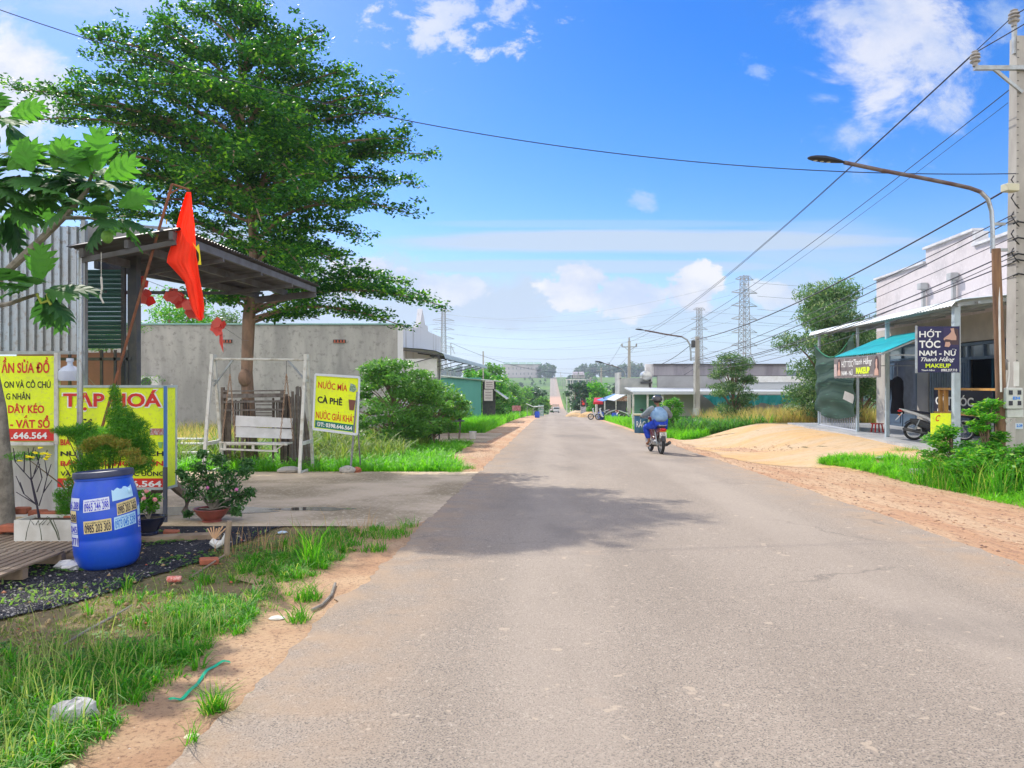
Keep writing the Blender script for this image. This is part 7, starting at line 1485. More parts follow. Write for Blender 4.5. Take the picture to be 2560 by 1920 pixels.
def tarp():
    d = 41.3; o = at(1900, 1000, d); t = thing('teal_tarpaulin', 'long teal tarpaulin hanging under the lean-to roof above the dry grass', 'tarpaulin', o); vs = []; nu, nv = 60, 8
    for i in range(nu + 1):
        px = 1757 + (2066 - 1757) * i / nu; yt = 988; yb = 1014 - 3 * math.sin(i * .5) + (0 if px > 1785 else -24 * (1785 - px) / 28) - (px > 1900) * 4
        for j in range(nv + 1): v = j / nv; vs.append(at(px, yt + (yb - yt) * v, d + .07 * math.sin(i * 1.1 + v * 2) + .05 * math.sin(i * 2.7 - v)) - o)
    Q = [(i * (nv + 1) + j, i * (nv + 1) + j + 1, (i + 1) * (nv + 1) + j + 1, (i + 1) * (nv + 1) + j) for i in range(nu) for j in range(nv)]
    np_mesh('sheet', np.array([tuple(v) for v in vs]), np.array(Q), leafmat('teal_sheet_cloth', (.01, .26, .30), (.01, .26, .30), .3, .5), t, True)
tarp()
def kiosk():
    d = 74; b = gpt(1504, d); t = thing('red_roofed_kiosk', 'small roadside kiosk with a red metal roof beside the blue drums', 'kiosk', b); x0, x1 = gx(1489, d), gx(1518, d); zt = at(0, 1003, d).z
    mb = MB(b); mb.slab((x0 - .25, d - .3, zt - .12), (x1 + .35, d - .3, zt - .12), (x1 + .1, d + 1.2, zt + .28), (x0, d + 1.2, zt + .28), .05); mb.box((x0 + x1) / 2 + .03, d - .3, zt - .18, x1 - x0 + .6, .04, .24); mb.build('roof', mat('red_sheet', (.60, .03, .04), .45), t)
    mb = MB(b); mb.box(x0 + .08, d, (zt + b.z) / 2 - .05, .16, .6, zt - b.z - .1); mb.build('post', M_frame, t); mb = MB(b); mb.box((x0 + x1) / 2 + .12, d + .2, (zt + b.z) / 2 + .35, x1 - x0 - .25, .4, .9); mb.build('dark_panel', M_dark, t)
    mb = MB(b); mb.box(x0 + .55, d + .1, b.z + .35, .62, .5, .7); mb.build('orange_base', mat('terracotta_panel', (.42, .14, .06), .7), t)
kiosk()
def drum_copy(px, d, s, lb):
    b = gpt(px, d); t = thing('blue_drum', lb, 'barrel', b, 0, 'blue drums by the kiosk'); mb = MB(); mb.lathe(barrel_prof(.8 * s, .3 * s), 18); mb.build('drum_body', M_bblue, t, True); mb = MB(); mb.lathe([(.2 * s, .79 * s), (.27 * s, .79 * s), (.27 * s, .82 * s), (.02, .82 * s)], 18); mb.build('lid', MC['dark_lid'], t, True)
drum_copy(1502, 66, .95, 'upright blue drum at the road edge below the red kiosk'); drum_copy(1537, 62, .9, 'blue drum in the grass right of the one by the kiosk'); drum_copy(1343, 78, .9, 'dark blue drum on the left side of the road')
def bin_():
    d = 36.5; b = gpt(1595, d); b.x = 6.35; t = thing('blue_rubbish_bin', 'faded blue rubbish drum painted RÁC behind the rider\'s knee', 'bin', b); mb = MB(); mb.lathe([(.30, 0), (.33, .05), (.34, .85), (.33, .88)], 20, cap=True); mb.build('drum_body', mat('faded_blue', (.03, .11, .22), .6, (.06, .16, .27), 6), t, True)
    mb = MB(); mb.lathe([(.34, .86), (.38, .87), (.39, .93), (.36, .95), (.02, .95)], 20); mb.build('rim', mat('dull_yellow_rim', (.45, .42, .25), .6), t, True)
    a0 = math.atan2(-36.5, -6.35)
    S = lambda x, y, off: Vector(((.345 + off) * math.cos(a0 + x / .345), (.345 + off) * math.sin(a0 + x / .345), y)); letter(t, 'RÁC', S, -.24, .3, .46, .38, M_lwht, .004, .01)
bin_()
def lolly():
    d = 84; b = gpt(1458, d); t = thing('black_poster_stand', 'tall black poster stand with a red picture beyond the sand piles', 'sign', b); x0, x1 = gx(1452, d), gx(1464.5, d); mb = MB(b); z0, z1 = at(0, 1016, d).z, at(0, 997, d).z; mb.box((x0 + x1) / 2, d, (z0 + z1) / 2, x1 - x0, .08, z1 - z0); mb.build('poster', M_black, t)
    mb = MB(b); mb.ball(((x0 + x1) / 2, d - .05, z0 + .3), .16, .02, .16, 12, 8); mb.ball(((x0 + x1) / 2 - .1, d - .05, z0 + .58), .1, .02, .07, 10, 6); mb.build('red_picture', M_lred, t); mb = MB(b); mb.box((x0 + x1) / 2, d, (z0 + b.z) / 2 + .1, x1 - x0, .06, z0 - b.z - .3); mb.build('lower_panel', mat('printed_lower', (.45, .46, .48), .6, (.2, .2, .25), 8), t)
    mb = MB(b); 
    for x in (x0, x1): mb.beam((x, d, b.z), (x, d, z1), .05)
    mb.build('frame', M_frame, t)
lolly()
def pile(px, d, rx, rz, m, lb):
    b = gpt(px, d); mb = MB(); mb.ball((0, 0, 0), rx, rx * .8, rz, 16, 10, .1); o = mb.build('sand_pile', m, None, True); o.location = b; tag(o, lb, 'pile', 'sand piles by the road')
pile(1440, 88, 1.2, .45, M_yel, 'yellow sand pile, nearest the road left of the poster stand'); pile(1475, 82, 1.3, .6, M_yel, 'orange yellow sand pile between the poster stand and the kiosk'); pile(1447, 98, 1.6, .7, M_soil if False else M_con, 'brownish rubble pile behind the poster stand')
def shed2():
    d = 68; b = gpt(1545, d); b.z = prof(d); t = thing('blue_roof_shed', 'open shed with a sloping blue sheet roof right of the red kiosk', 'shed', b)
    a = at(1508, 1004, d); c = at(1572, 982, d); mb = MB(b); mb.slab((a.x, d, a.z), (c.x, d, c.z), (c.x, d + 5, c.z), (a.x, d + 5, a.z), .06); mb.build('roof', mat('blue_sheet', (.05, .17, .48), .5, (.12, .26, .5), 1), t)
    mb = MB(b); e = at(1536, 1003, d - 6); f = at(1577, 981, d - 6); mb.slab((e.x, d - 6, e.z), (f.x, d - 6, f.z), (f.x, d - 1, f.z), (e.x, d - 1, e.z), .06); mb.build('lower_roof', MC['pale_roof'], t)
    mb = MB(b)
    for px, y in ((1512, 1003), (1540, 994), (1569, 984)): p = at(px, y, d); mb.beam(p, (p.x, d, prof(d)), .09)
    mb.build('posts', M_frame, t); mb = MB(b); mb.box((at(1558, 0, d).x), d + 2, at(0, 997, d).z, 1.4, .1, .5); mb.build('red_poster', mat('poster_rust', (.45, .12, .07), .7, (.6, .5, .4), 12), t)
    mb = MB(b); p = at(1548, 1012, d); mb.box(p.x, d + 3, p.z - .2, 2.2, .1, 1.6); mb.build('dim_back', M_dark, t)
    for k, (px, dd, rz) in enumerate(((1513, 66, 2.9), (1530, 65, 2.7), (1555, 60, .3))):
        q = copy_tree(scooter); q.scale = (1, 1, 1); q.location = (gx(px, dd), dd, prof(dd)); q.rotation_euler = (0, 0, rz); q['label'] = ['parked scooter, leftmost of three in front of the blue roofed shed', 'parked scooter, middle of three in front of the blue roofed shed', 'parked scooter under the white lean-to, rightmost of three'][k]; q['group'] = 'scooters at the blue roofed shed'
shed2()
def truck():
    d = 228; x = gx(1391, d); b = Vector((x, d, prof(d) + .02)); t = thing('white_truck', 'small white truck driving towards the camera down the road', 'truck', b); wh = mat('truck_white', (.68, .68, .68), .35)
    mb = MB(); mb.box(0, .9, 1.15, 1.9, 1.6, 1.35, 0, .12); mb.box(0, .75, .55, 1.9, 1.3, .45, 0, .08); mb.build('cab', wh, t); mb = MB(); mb.box(0, .08, 1.45, 1.6, .06, .5, 0, .02); mb.build('windscreen', mat('dark_glass', (.03, .04, .05), .1), t)
    mb = MB(); mb.box(0, 3.8, 1.7, 2.0, 3.8, 1.9, 0, .04); mb.build('cargo_box', mat('orange_cargo', (.55, .28, .18), .6, (.5, .42, .35), 2), t); mb = MB(); mb.box(0, 3, .6, 1.5, 5, .2); mb.build('chassis', M_dark, t)
    for sx in (-.82, .82):
        for y in (.8, 4.6): mb = MB(); mb.M = Matrix.Translation((sx, y, .38)) @ Matrix.Rotation(math.radians(90), 4, 'Y'); mb.lathe([(.0, -.12), (.34, -.12), (.38, -.08), (.38, .08), (.34, .12), (.0, .12)], 16); mb.build('wheel', MC['tyre_rubber'], t, True)
        mb = MB(); mb.ball((sx * .8, .04, .72), .14, .04, .1, 10, 6); mb.build('headlight', mat('headlight', (.7, .7, .65), .1), t); mb = MB(); mb.box(sx * 1.3, .2, 1.5, .16, .06, .34); mb.build('mirror', M_black, t)
    mb = MB(); mb.box(0, .08, .38, 1.8, .1, .2); mb.build('bumper', M_dark, t)
    d = 742; b = Vector((gx(1379.5, d), d, prof(d) + .1)); t = thing('dark_lorry', 'dark lorry just coming over the hill crest on the road', 'truck', b); mb = MB(); mb.box(0, 0, 1.6, 2.5, 2, 2.0, 0, .15); mb.box(0, 4, 1.9, 2.6, 6, 2.8, 0, .05); mb.build('body', mat('dark_lorry_paint', (.04, .045, .06), .5), t)
    mb = MB(); mb.box(0, -1.02, 2.0, 2.0, .05, .7); mb.build('windscreen', MC['dark_glass'], t)
    for sx in (-1, 1): mb = MB(); mb.M = Matrix.Translation((sx, -.2, .5)) @ Matrix.Rotation(math.radians(90), 4, 'Y'); mb.lathe([(.0, -.15), (.5, -.15), (.5, .15), (0, .15)], 14); mb.build('wheel', MC['tyre_rubber'], t, True)
truck()
def little_shop():
    d = 92; b = gpt(1362, d); t = thing('roadside_stall', 'little left side stall with a slanted white roof in the greenery', 'stall', b); a = at(1316, 1009, d); c = at(1334, 1017, d); e = at(1358, 1015, d); mb = MB(b); mb.beam((a.x, d, a.z), (c.x, d, c.z), 1.5, .06); mb.beam((c.x, d, c.z), (e.x, d, e.z), 1.5, .06); mb.build('roof', M_wht, t)
    mb = MB(b)
    for px in (1318, 1334, 1357): p = at(px, 1016, d); mb.beam(p, (p.x, d, b.z), .07)
    mb.build('posts', M_steel, t); mb = MB(b); mb.box(e.x - .3, d - .2, b.z + .7, .7, .4, 1.4); mb.build('display', mat('goods', (.5, .5, .55), .7, (.1, .3, .2), 6), t)
    d = 76; b = gpt(1290, d); t = thing('maroon_sign_board', 'small maroon sign board with pale lines in the left roadside weeds', 'sign', b); p, q = at(1280, 1027, d), at(1302, 1014, d); mb = MB(b); mb.box((p.x + q.x) / 2, d, (p.z + q.z) / 2, q.x - p.x, .06, q.z - p.z); mb.build('panel', mat('maroon_print', (.24, .03, .04), .6, (.45, .25, .25), 10), t)
    mb = MB(b); 
    for x in (p.x + .1, q.x - .1): mb.beam((x, d, b.z - .1), (x, d, q.z), .05)
    mb.build('posts', M_steel, t)
    d = 180; b = gpt(1305, d); b.z = at(0, 991, d).z - .4; t = thing('small_orange_house', 'tiny far house with an orange roof and white wall left of the road', 'house', b); mb = MB(b); mb.box(b.x + .3, d, b.z + 1, 1.6, 2, 2); mb.build('wall', M_wht, t); mb = MB(b); mb.slab((b.x - 1.2, d - 1.2, b.z + 1.5), (b.x + .4, d - 1.2, b.z + 2.3), (b.x + .4, d + 1.2, b.z + 2.3), (b.x - 1.2, d + 1.2, b.z + 1.5), .08); mb.build('roof', mat('orange_tile', (.5, .2, .08), .7), t)
    d = 185; b = gpt(1445, d); t = thing('steel_shelter', 'pale open steel shelter frame on the right slope beyond the dark trees', 'shelter', b); zt = at(0, 949, d).z; mb = MB(b); xa, xb = gx(1417, d), gx(1474, d); mb.box((xa + xb) / 2, d, zt, xb - xa, .3, .2); mb.box((xa + xb) / 2, d + 5, zt, xb - xa, .3, .2); mb.build('roof_beam', M_wht, t)
    mb = MB(b)
    for px in (1417, 1426, 1432, 1446, 1464): x = gx(px, d); mb.beam((x, d, zt), (x, d, b.z - 1), .2)
    mb.build('posts', M_frame, t)
little_shop()
def far_building(px0, px1, y0, y1, d, lb, roofc, wallc, secs):
    x0, x1 = gx(px0, d), gx(px1, d); zt, zb = at(0, y0, d).z, at(0, y1, d).z; b = Vector(((x0 + x1) / 2, d, zb)); t = thing('far_block', lb, 'building', b); n = secs; w_ = (x1 - x0) / n; wm = mat('pink_grey_wall' + str(n), wallc, .85, tuple(c * .85 for c in wallc), .05)
    mb = MB(b); mb.box((x0 + x1) / 2, d + 6, (zt + zb) / 2 - .8, x1 - x0, 12, zt - zb - 1.6)
    for k in range(0, n, 2): mb.box(x0 + (k + .5) * w_, d + 5, (zt + zb) / 2 - 1, w_, 12, zt - zb - 2)
    mb.build('wall', wm, t)
    for k in range(n): mb = MB(b); mb.slab((x0 + k * w_ + .3, d - 1.5, zt - 2.0), (x0 + (k + 1) * w_ - .3, d - 1.5, zt - 2.0), (x0 + (k + 1) * w_ - .3, d + 7, zt + .3), (x0 + k * w_ + .3, d + 7, zt + .3), .3); mb.build('roof', mat('green_roof' + str(n), roofc, .6), t)
    wn = mat('far_window', (.12, .14, .17), .4)
    for k in range(n):
        for j in range(2):
            for q in (.28, .72): mb = MB(b); mb.box(x0 + (k + q) * w_, d - (1.15 if k % 2 == 0 else .1), zb + (zt - zb) * (.25 + .36 * j), w_ * .10, .3, (zt - zb) * .13); mb.build('window', wn, t)
far_building(1258, 1354, 906, 944, 735, 'long pink grey factory block with green roofs on the far left hilltop', (.22, .36, .28), (.52, .46, .47), 5)
far_building(1432, 1462, 931, 946, 560, 'low brown grey far building on the right slope below the woods', (.35, .3, .3), (.42, .36, .34), 2)
# ---------------------------------------------------------------- trees of the middle and far distance
gtree('willowy_acacia', 'tall grey green acacia beside the green net and barber house', 2075, 30.5, 6.3, 2.1, M_leaf4, 28000, .20, low=.10, lumps=40, seed=31, W=.22, up=-.1, rz=.75)
gtree('willowy_acacia', 'acacia crown joining from behind the barber house awning', 2150, 33, 5.4, 1.6, M_leaf4, 6500, .20, low=.2, lumps=20, seed=32, W=.22, up=-.1)
gtree('willowy_acacia', 'grey green treetop above the barber house parapet, left one', 2222, 37, 8.0, 1.1, M_leaf4, 4200, .2, low=.4, lumps=16, seed=33, W=.22, up=-.1)
gtree('willowy_acacia', 'small pointed treetop above the parapet, right one', 2262, 37, 8.0, .8, M_leaf4, 2400, .2, low=.5, lumps=12, seed=34, W=.22, up=-.1)
gtree('young_acacia', 'young feathery acacia sapling in front of the teal tarpaulin', 1834, 35.5, 4.05, 1.25, M_leaf4, 6200, .20, low=.22, lumps=34, seed=35, W=.18, up=-.1, rz=.5)
gtree('round_green_bush', 'round bright green bush right behind the rider', 1682, 33, 1.75, .62, M_leaf3, 3600, .11, cat='bush', low=.12, lumps=16, seed=36, W=.4)
for k, (px, d, h, r, m, lb) in enumerate(((1495, 105, 4.8, 2.0, M_leaf3, 'bright green round tree above the red kiosk'), (1455, 118, 5.4, 2.0, M_leaf5, 'dark tree left of the round bright one'), (1436, 135, 6.0, 2.3, M_leaf5, 'dark tree leftmost in the right hand cluster'), (1478, 150, 6.4, 2.6, M_leaf5, 'dark broad tree behind the bright round one'), (1520, 112, 3.8, 1.9, M_leaf2, 'light green tree behind the blue sheet roof'),
        (1545, 140, 5.5, 2.5, M_leaf5, 'dark green tree left of the crossbar pole'), (1205, 78, 5.0, 1.9, M_leaf3, 'bright green tree above the green hut roof'), (1228, 88, 6.5, 2.4, M_leaf2, 'taller green tree right of the hut service pole'), (1250, 82, 4.6, 2.2, M_leaf3, 'yellow green leafy tree right of the green hut'),
        (1268, 98, 4.4, 2.6, M_leaf2, 'green bushy tree over the maroon sign'), (1180, 92, 6.0, 2.2, M_leaf3, 'light green treetop behind the green hut'), (1242, 66, 2.6, 1.4, M_leaf2, 'small bush by the hut side awning'), (1300, 120, 4.6, 3.2, M_leaf2, 'spreading green bush tree before the stall'), (1322, 140, 5.2, 3.0, M_leaf5, 'dark bush tree above the stall'), (1345, 165, 5.4, 3.4, M_leaf5, 'dark tree clump on the left roadside dip'),
        (1352, 120, 2.8, 1.8, M_leaf2, 'low bush close to the left road edge'), (1700, 90, 5, 3, M_leaf5, 'dark trees peeking left of the grey hall'), (1560, 200, 6.5, 4, M_leaf5, 'dark far tree beside the crossbar pole'))):
    gtree('roadside_tree', lb, px, d, h, r, m, 2600 if d < 100 else 1500, .22 + d * .0022, low=.12, lumps=16, seed=50 + k, W=.55, group='roadside trees in the middle distance')
protos = [gtree('valley_tree', 'green tree among many lining the far road in the valley', 1440, 210, 6.5, 3.2, m, 750, .95, group='trees lining the far road', low=.08, lumps=12, seed=80 + i, W=.6) for i, m in enumerate((M_leaf5, M_far, M_leaf2))]
rr = random.Random(77); cnt = 0
for k in range(120):
    d = 150 + 560 * (k / 120) ** 1.15; side = 1 if k % 3 else -1
    x = (redge(d) + rr.uniform(9.5, 34)) if side > 0 else (ledge(d) - rr.uniform(4, 26)); s = rr.uniform(.5, 1.15)
    if side < 0 and d > 430: s *= .5
    if side > 0 and d < 200: x += 6
    o = copy_tree(protos[rr.randrange(3)]); o.location = (x, d, prof(d) - .2); o.rotation_euler = (0, 0, rr.uniform(0, 6)); o.scale = (s, s, s * rr.uniform(.8, 1.15))
for o in protos: o.location = (redge(240) + 8 + 3 * protos.index(o), 240 + 14 * protos.index(o), prof(250))
def wood(name, lb, x0, x1, d0, d1, h0, h1, n, m, L=3.2):
    cl = []; rr = random.Random(int(x0 * 3 + d0)); b = None
    for k in range(n):
        x = x0 + (x1 - x0) * (k + rr.random()) / n; d = rr.uniform(d0, d1); h = rr.uniform(h0, h1); g = prof(d); r = rr.uniform(2.6, 4.6)
        cl.append((x, d, g + h * .60, r, r, h * .42, 130)); cl.append((x + rr.uniform(-3, 3), d - 1, g + h * .25, r * .8, r * .8, h * .28, 50))
    V, Q = leaves_np(cl, L, W=.6, up=.2, shell=.3); o = np_mesh(name, V, Q, m); tag(o, lb, 'wood', kind='stuff')
wood('hill_wood', 'wooded crest far right of the road above the green slope', 70, 140, 790, 830, 11, 17, 34, M_far); wood('hill_wood', 'long low wooded skyline continuing to the right', 120, 620, 800, 900, 7, 10, 120, M_far, 4)
wood('hill_wood', 'bluish wooded skyline left of the factory block', -330, -25, 800, 900, 11, 17, 90, M_far, 4); wood('hill_wood', 'dark trees at the right end of the factory block', 26, 42, 715, 735, 12, 16, 9, M_far, 2.6); wood('hill_wood', 'distant wood continuing behind the houses on the left', -900, -330, 800, 900, 10, 15, 100, M_far, 4)
wood('hill_wood', 'low hedge row crossing the right slope', 60, 330, 330, 345, 3, 6.5, 70, M_leaf5, 1.8)
# small flowering-free shrubs at the right near edge
def leafyshrub(lb, px, d, h, r, n, seed, L=.085): return gtree('leafy_shrub', lb, px, d, h, r, M_leaf3, n, L, cat='shrub', low=.12, lumps=22, seed=seed, W=.42, up=.9, rz=.55, group='bright shrubs before the barber house')
leafyshrub('tall bright green leafy shrub beside the wooden pole', 2468, 12.6, 1.62, .42, 3600, 61); leafyshrub('low spreading bright shrub in front of the yellow stand board', 2375, 13.3, 1.1, .52, 3400, 62)
leafyshrub('bushy green shrub mass at the right frame edge', 2565, 11.9, .8, .62, 3800, 63); leafyshrub('dense low shrub under the tall bright one', 2440, 12.3, .72, .66, 4800, 64)
# culvert bits at the ramp's near end
b = gpt(2395, 14.3); mb = MB(); mb.box(0, 0, .10, 1.7, .5, .09, .12, .01); o = mb.build('concrete_plank', M_conc); o.location = b; tag(o, 'cast concrete plank bridging the ditch at the foot of the sand ramp', 'plank')
b = gpt(2385, 14.05); mb = MB(); mb.box(0, 0, .02, 1.5, .3, .12, .1); o = mb.build('ditch_opening', M_black); o.location = b; tag(o, kind='structure')
litter('concrete_lump', 'pale broken concrete slab at the corner of the sand ramp', 'rock', 2228, 15.9, M_conc, .32, .2, .05, .08)
# ---------------------------------------------------------------- grass and weeds (uncountable ground cover)
def scatter(n, xf0, xf1, y0, y1, dens=None, power=1.0):
    "random points; xf0(y), xf1(y) bounds; more points nearer when power > 1"
    y = y0 + (y1 - y0) * NR.rand(n) ** power; a = np.array([xf0(v) for v in y]); b = np.array([xf1(v) for v in y]); x = a + (b - a) * NR.rand(n)
    P = np.column_stack([x, y])
    if dens is not None: P = P[NR.rand(n) < dens(x, y)]
    return P
def thr(v, a, b): return np.clip((v - a) / (b - a), 0, 1)
# 1 near left verge, dense towards the road, thin in the middle
le = lambda y: ledge(y) - .40
def d1(x, y):
    e = np.array([ledge(v) for v in y]) - x            # distance from the road edge
    strip_ = thr(e + .5 * (fb(x, y, 1.5, 13) - .5), .42, .52) * (1 - thr(e, .95, 1.35)); strip_ = np.maximum(strip_, thr(e, .42, .5) * (1 - thr(y, 3.5, 4.3))); cl = thr(fb(x, y, 2.2, 3), .40, .52); cl2 = thr(fb(x, y, 2.6, 9), .60, .72)
    back = thr(y, 8.0, 8.8)
    return np.clip(strip_ * cl * 1.0 + .16 * cl2 * thr(e, .5, .6) + .015, 0, 1) * (1 - back) * thr(e, .36, .44)
P = scatter(48000, lambda y: max(-.72 * y - .4, -4.4), le, 2.3, 8.7, d1, 1.25)
gx_edge = lambda y: -3.72 + .62 * sstep((y - 4.4) / 1.3) + (.1375 * (y - 5.7) if y > 5.7 else 0)
keep = np.array([not (y > 4.4 and x < gx_edge(y) - .05) for x, y in P]); P = P[keep]
grass('near_verge_grass', P, (.02, .09), .005, M_gr, .8, 'fine green grass on the near left verge beside the asphalt')
P = scatter(3000, lambda y: max(-.72 * y - .4, -4.4), le, 2.3, 8.7, lambda x, y: d1(x, y) * (.35 + .65 * thr(fb(x, y, 3.1, 77), .36, .5)), 1.15); P = P[np.array([not (y > 4.4 and x < gx_edge(y) - .05) for x, y in P])]
tufts('verge_tufts', P, 24, .033, (.035, .14), .0068, M_gr, 1.0, 'arching tufts of green grass along the near left verge')
P = scatter(5200, lambda y: -.72 * y - .3, lambda y: ledge(y) - .5, 2.6, 7.5, lambda x, y: .02 + .5 * thr(fb(x, y, .9, 21), .58, .70), 1.2); P = P[np.array([not (y > 4.4 and x < gx_edge(y)) for x, y in P])]
grass('seeding_grass', P, (.12, .34), .0045, leafmat('pale_grass_stalk', (.16, .26, .05), (.38, .40, .16), .4, .6), .35, 'taller seeding grass stalks on the near left verge')
P = scatter(36000, lambda y: -.72 * y - .3, lambda y: ledge(y) - .55, 2.3, 8.6, lambda x, y: .12 + .8 * thr(fb(x, y, 2, 31), .42, .6), 1.1); P = P[np.array([not (y > 4.4 and x < gx_edge(y)) for x, y in P])]
grass('low_weeds', P, (.01, .035), .010, leafmat('low_weed', (.10, .16, .03), (.28, .28, .10), .3, .6, c3=(.4, .3, .17)), 1.0, 'low creeping weeds and dry stems over the sandy soil of the verge')
# tufts on the sand and asphalt edge
T = [(1640 * .75, 0, 0)]
pts = []
for (px, py, r, n) in ((790, 1395, .16, 420), (835, 1345, .10, 200), (770, 1500, .10, 220), (748, 1555, .07, 120), (535, 1780, .055, 170), (965, 1340, .28, 420), (935, 1378, .14, 160), (1155, 1172, .30, 520), (1135, 1180, .2, 200), (480, 1860, .03, 30), (1020, 1318, .12, 90), (2260, 1170, .3, 300)):
    d = 2690 / (py - 1009); c = gpt(px, d); a = NR.rand(n) * 6.28; q = r * NR.rand(n) ** .6; pts.append(np.column_stack([c.x + q * np.cos(a), c.y + q * np.sin(a)]))
grass('edge_tufts', np.concatenate(pts), (.05, .20), .006, M_gr, .9, 'separate grass tufts at the asphalt edge')
d = 2690 / (1420 - 1009); c = gpt(775, d); a = NR.rand(60) * 6.28
grass('tall_tuft', np.column_stack([c.x + .05 * np.cos(a), c.y + .05 * np.sin(a)]), (.2, .55), .009, M_gr, .55, 'one taller leaning grass tuft at the corner of the concrete')
P = scatter(1500, lambda y: -2.9, lambda y: -1.6, 7.0, 8.9, lambda x, y: thr(fb(x, y, 1.5, 5), .4, .55))
P = P[::4]
grass('dry_seed_heads', P, (.08, .36), .006, leafmat('pink_dry_stem', (.42, .22, .13), (.5, .34, .18), .3, .7), .3, 'reddish dry seed stems between gravel and concrete')
P = scatter(2600, lambda y: -.72 * y, gx_edge, 4.5, 8.4, lambda x, y: thr(fb(x, y, 2.2, 15), .60, .70)); grass('gravel_sprouts', P, (.02, .07), .02, leafmat('sprout', (.15, .30, .05), (.30, .40, .15), .4), 1.0, 'small sprouts along the edge of the dark gravel')
# pale stones in the gravel and on the sand
def chips(name, P, s0, s1, m, lb):
    n = len(P); z = gz(P[:, 0], P[:, 1]); s = s0 + (s1 - s0) * NR.rand(n) ** 2.5; a = NR.rand(n) * 6.28; B = np.column_stack([P, z + s * .25]); ca, sa = np.cos(a), np.sin(a); V = []
    for (u, v, w_) in ((1, .1, 0), (.2, .8, 0), (-.9, .2, 0), (-.1, -.7, 0), (.1, .05, .8), (0, 0, -.5)): V.append(B + np.column_stack([(u * ca - v * sa) * s, (u * sa + v * ca) * s, w_ * s * .7 + 0 * s]))
    V = np.stack(V, 1).reshape(-1, 3); i = np.arange(n)[:, None] * 6; T = np.concatenate([i + np.array(f) for f in ((0, 1, 4), (1, 2, 4), (2, 3, 4), (3, 0, 4), (1, 0, 5), (2, 1, 5), (3, 2, 5), (0, 3, 5))]); o = np_mesh(name, V, None, m, None, tris=T); tag(o, lb, 'stones', kind='stuff')
P = scatter(9000, lambda y: -.72 * y, gx_edge, 4.4, 8.7); chips('black_gravel_stones', P, .006, .022, leafmat('dark_chip', (.015, .016, .025), (.05, .05, .06), 0, .6, c3=(.30, .28, .26)), 'loose dark gravel stones around the blue drum')
P = scatter(5200, lambda y: ledge(y) - .55, lambda y: ledge(y) + .15, 2.2, 16, None, 1.5); chips('sand_crumbs', P, .003, .010, leafmat('crumb', (.20, .12, .08), (.45, .30, .18), 0, .8, c3=(.6, .5, .4)), 'small crumbs of red laterite along the left asphalt edge')
P = scatter(7000, lambda y: redge(y) - .2, lambda y: redge(y) + 2.6, 4, 26, None, 1.3); chips('laterite_crumbs', P, .006, .028, leafmat('crumb2', (.46, .27, .16), (.60, .40, .26), 0, .8, c3=(.28, .17, .12)), 'crumbled red earth on the right shoulder')
# 2 left verge beyond the apron
ve = lambda y: ledge(y) - (.45 + .9 * sstep((y - 15) / 6) + .5 * sstep((y - 30) / 8)) + .1
P = scatter(34000, lambda y: max(-.62 * y, -13), ve, 15.9, 29.5, lambda x, y: .35 + .65 * thr(fb(x, y, .8, 2), .35, .5), 1.2); P = P[~((P[:, 1] > 27.3) & (P[:, 0] > -6))]
grass('left_plot_grass', P, (.05, .18), .018, M_gr2, .9, 'bright short grass on the left plot by the drinks board')
tufts('left_plot_tufts', P[::12], 14, .10, (.12, .32), .02, M_gr2, 1.1, 'tufts of bright grass on the left plot')
P = scatter(9000, lambda y: -13, lambda y: ve(y) - 1.3, 17.2, 29.8, lambda x, y: thr(fb(x, y, .45, 41), .48, .60), 1.1); P = P[~((P[:, 1] > 26.0) & (P[:, 0] > -4.5) & (P[:, 0] < -2.0))]
grass('left_tall_weeds', P, (.2, .7), .018, M_weed, .7, 'tall yellow green weeds between the bush and the drinks board')
tufts('left_weed_clumps', P[::9], 26, .14, (.3, .85), .026, M_weed, 1.0, 'arching clumps of yellow green weeds on the left plot')
P = scatter(5200, lambda y: -13, lambda y: -8.6, 21, 29.8, lambda x, y: .9 + 0 * x); grass('left_dry_grass', P, (.35, 1.0), .02, M_dry, .4, 'dry straw coloured grass against the long grey wall')
P = scatter(30000, lambda y: ve(y) - 7.5, ve, 36.5, 110, None, 1.8); grass('left_far_verge', P, (.25, .85), .05, M_gr2, .6, 'rank green grass along the left road edge beyond the driveway')
# 3 right strip and field
P = scatter(42000, lambda y: redge(y) + (2.3 if y < 14 else 2.3 - .6 * (y - 14) / 4), lambda y: (redge(y) + 6 if y < 13.8 else 7.4 + (16.8 - y) * .7), 8.5, 16.9, lambda x, y: .35 + .65 * thr(fb(x, y, 1.0, 51), .30, .50), 1.0)
grass('right_verge_grass', P[::2], (.03, .14), .012, M_gr2, .9, 'bright grass strip between the red shoulder and the sand ramp')
tufts('right_verge_tufts', P[::26], 16, .07, (.08, .26), .013, M_gr2, 1.1, 'tufts of bright grass between the red shoulder and the sand ramp')
P = scatter(5000, lambda y: 7.2, lambda y: 10, 11.2, 13.6); grass('right_tall_grass', P, (.3, .8), .012, M_gr, .7, 'long arching grass around the foot of the power pole')
P = scatter(46000, lambda y: redge(y) + .35 + .5 * (y < 31) , lambda y: 8.6 + .03 * y, 29.5, 44, lambda x, y: .4 + .6 * thr(fb(x, y, .6, 6), .35, .5), 1.1); P = P[np.array([not (y < 31 and x > 6.4 + (31 - y)) for x, y in P])]
grass('right_field_green', P, (.12, .55), .024, M_gr2, .6, 'green grass and low weeds behind the rider')
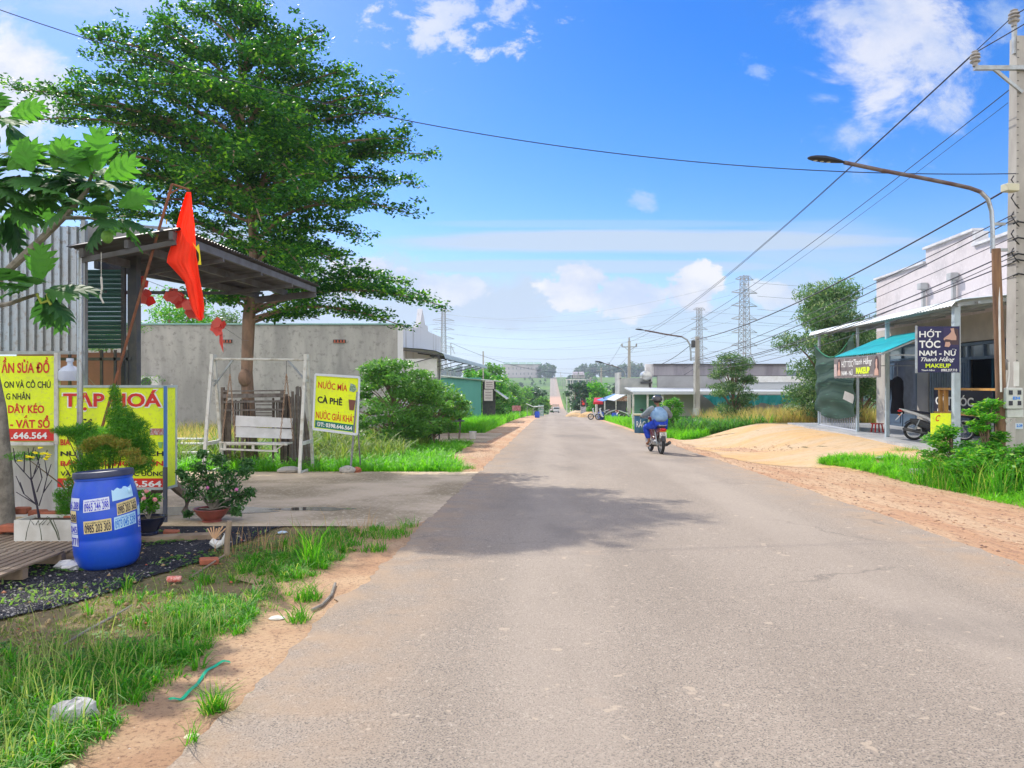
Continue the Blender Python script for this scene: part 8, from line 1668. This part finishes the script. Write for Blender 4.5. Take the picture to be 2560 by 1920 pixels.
P = scatter(16000, lambda y: 7.2, lambda y: 11.5, 30.5, 41, lambda x, y: thr(fb(x, y, .5, 61), .42, .55)); tufts('right_field_clumps', P[::11], 26, .16, (.35, .9), .035, leafmat('field_weed', (.04, .16, .03), (.14, .32, .05), .4), 1.0, 'dark green weed clumps behind the rider'); grass('right_field_weeds', P[::2], (.3, .8), .03, M_weed, .6, 'yellow green weeds around the concrete pole')
P = scatter(44000, lambda y: 9.6, lambda y: .46 * y + 1, 30.5, 41, lambda x, y: thr(x - (9.3 + .8 * fb(x, y, .5, 3)), 0, 1.5)); P = P[P[:, 0] < 20]
grass('right_dry_grass', P, (.45, 1.45), .028, M_dry, .35, 'tall dry straw coloured grass field before the teal tarpaulin')
P = scatter(26000, lambda y: redge(y) + .4, lambda y: redge(y) + 6, 44, 110, lambda x, y: 1 - .9 * ((x > 9) & (y > 70) & (y < 100)), 1.5); grass('right_far_verge', P, (.2, .7), .05, M_gr2, .6, 'grass along the right road edge towards the kiosk')
P = scatter(26000, lambda y: ledge(y) - 14, lambda y: ledge(y) - 1.6, 110, 420, None, 1.2); grass('valley_left_scrub', P, (.4, 1.5), .22, leafmat('valley_scrub', (.08, .18, .04), (.20, .30, .07), .3, .6), .6, 'scrub on the left of the valley road')
P = scatter(30000, lambda y: redge(y) + 1.2, lambda y: redge(y) + 16, 110, 420, None, 1.2); grass('valley_right_scrub', P, (.4, 1.6), .22, MC['valley_scrub'], .6, 'scrub on the right of the valley road')
# ---------------------------------------------------------------- moist air
hz_me = MB(); hz_me.box(0, 1400, 42, 8600, 3300, 112); hzo = hz_me.build('haze', None); tag(hzo, kind='stuff'); hm_ = bpy.data.materials.new('haze_air'); hm_.use_nodes = True; ht = hm_.node_tree; ht.nodes.clear()
pv = ht.nodes.new('ShaderNodeVolumePrincipled'); pv.inputs['Color'].default_value = (.78, .88, 1.0, 1); pv.inputs['Density'].default_value = 0.00042; pv.inputs['Anisotropy'].default_value = 0.3
oo = ht.nodes.new('ShaderNodeOutputMaterial'); ht.links.new(pv.outputs[0], oo.inputs['Volume']); hzo.data.materials.clear(); hzo.data.materials.append(hm_)
hzo.hide_set(False)
P = scatter(900, lambda y: -.72 * y - .2, lambda y: ledge(y) - .5, 2.6, 8.4, lambda x, y: .3 + .7 * thr(fb(x, y, 1.2, 71), .4, .6), 1.1)
chips('dry_litter_leaves', P, .008, .03, leafmat('dry_leaf', (.30, .18, .08), (.45, .34, .18), .1, .8, c3=(.5, .12, .08)), 'dead leaves and small scraps lying over the sparse verge')
P = scatter(2600, lambda y: -.72 * y - .2, lambda y: ledge(y) - .6, 3.2, 8.4, lambda x, y: thr(fb(x, y, 1.4, 81), .50, .62), 1.1); z = gz(P[:, 0], P[:, 1])
V, Q = leaves_np([(x, y, zz + .02, .03, .03, .012, 6) for (x, y), zz in zip(P, z)], .032, W=.7, up=2.0); o = np_mesh('creeping_weeds', V, Q, leafmat('broad_weed', (.05, .16, .03), (.16, .30, .06), .35, .6)); tag(o, 'broad leaved creeping weeds among the grass of the near verge', 'weeds', kind='stuff')
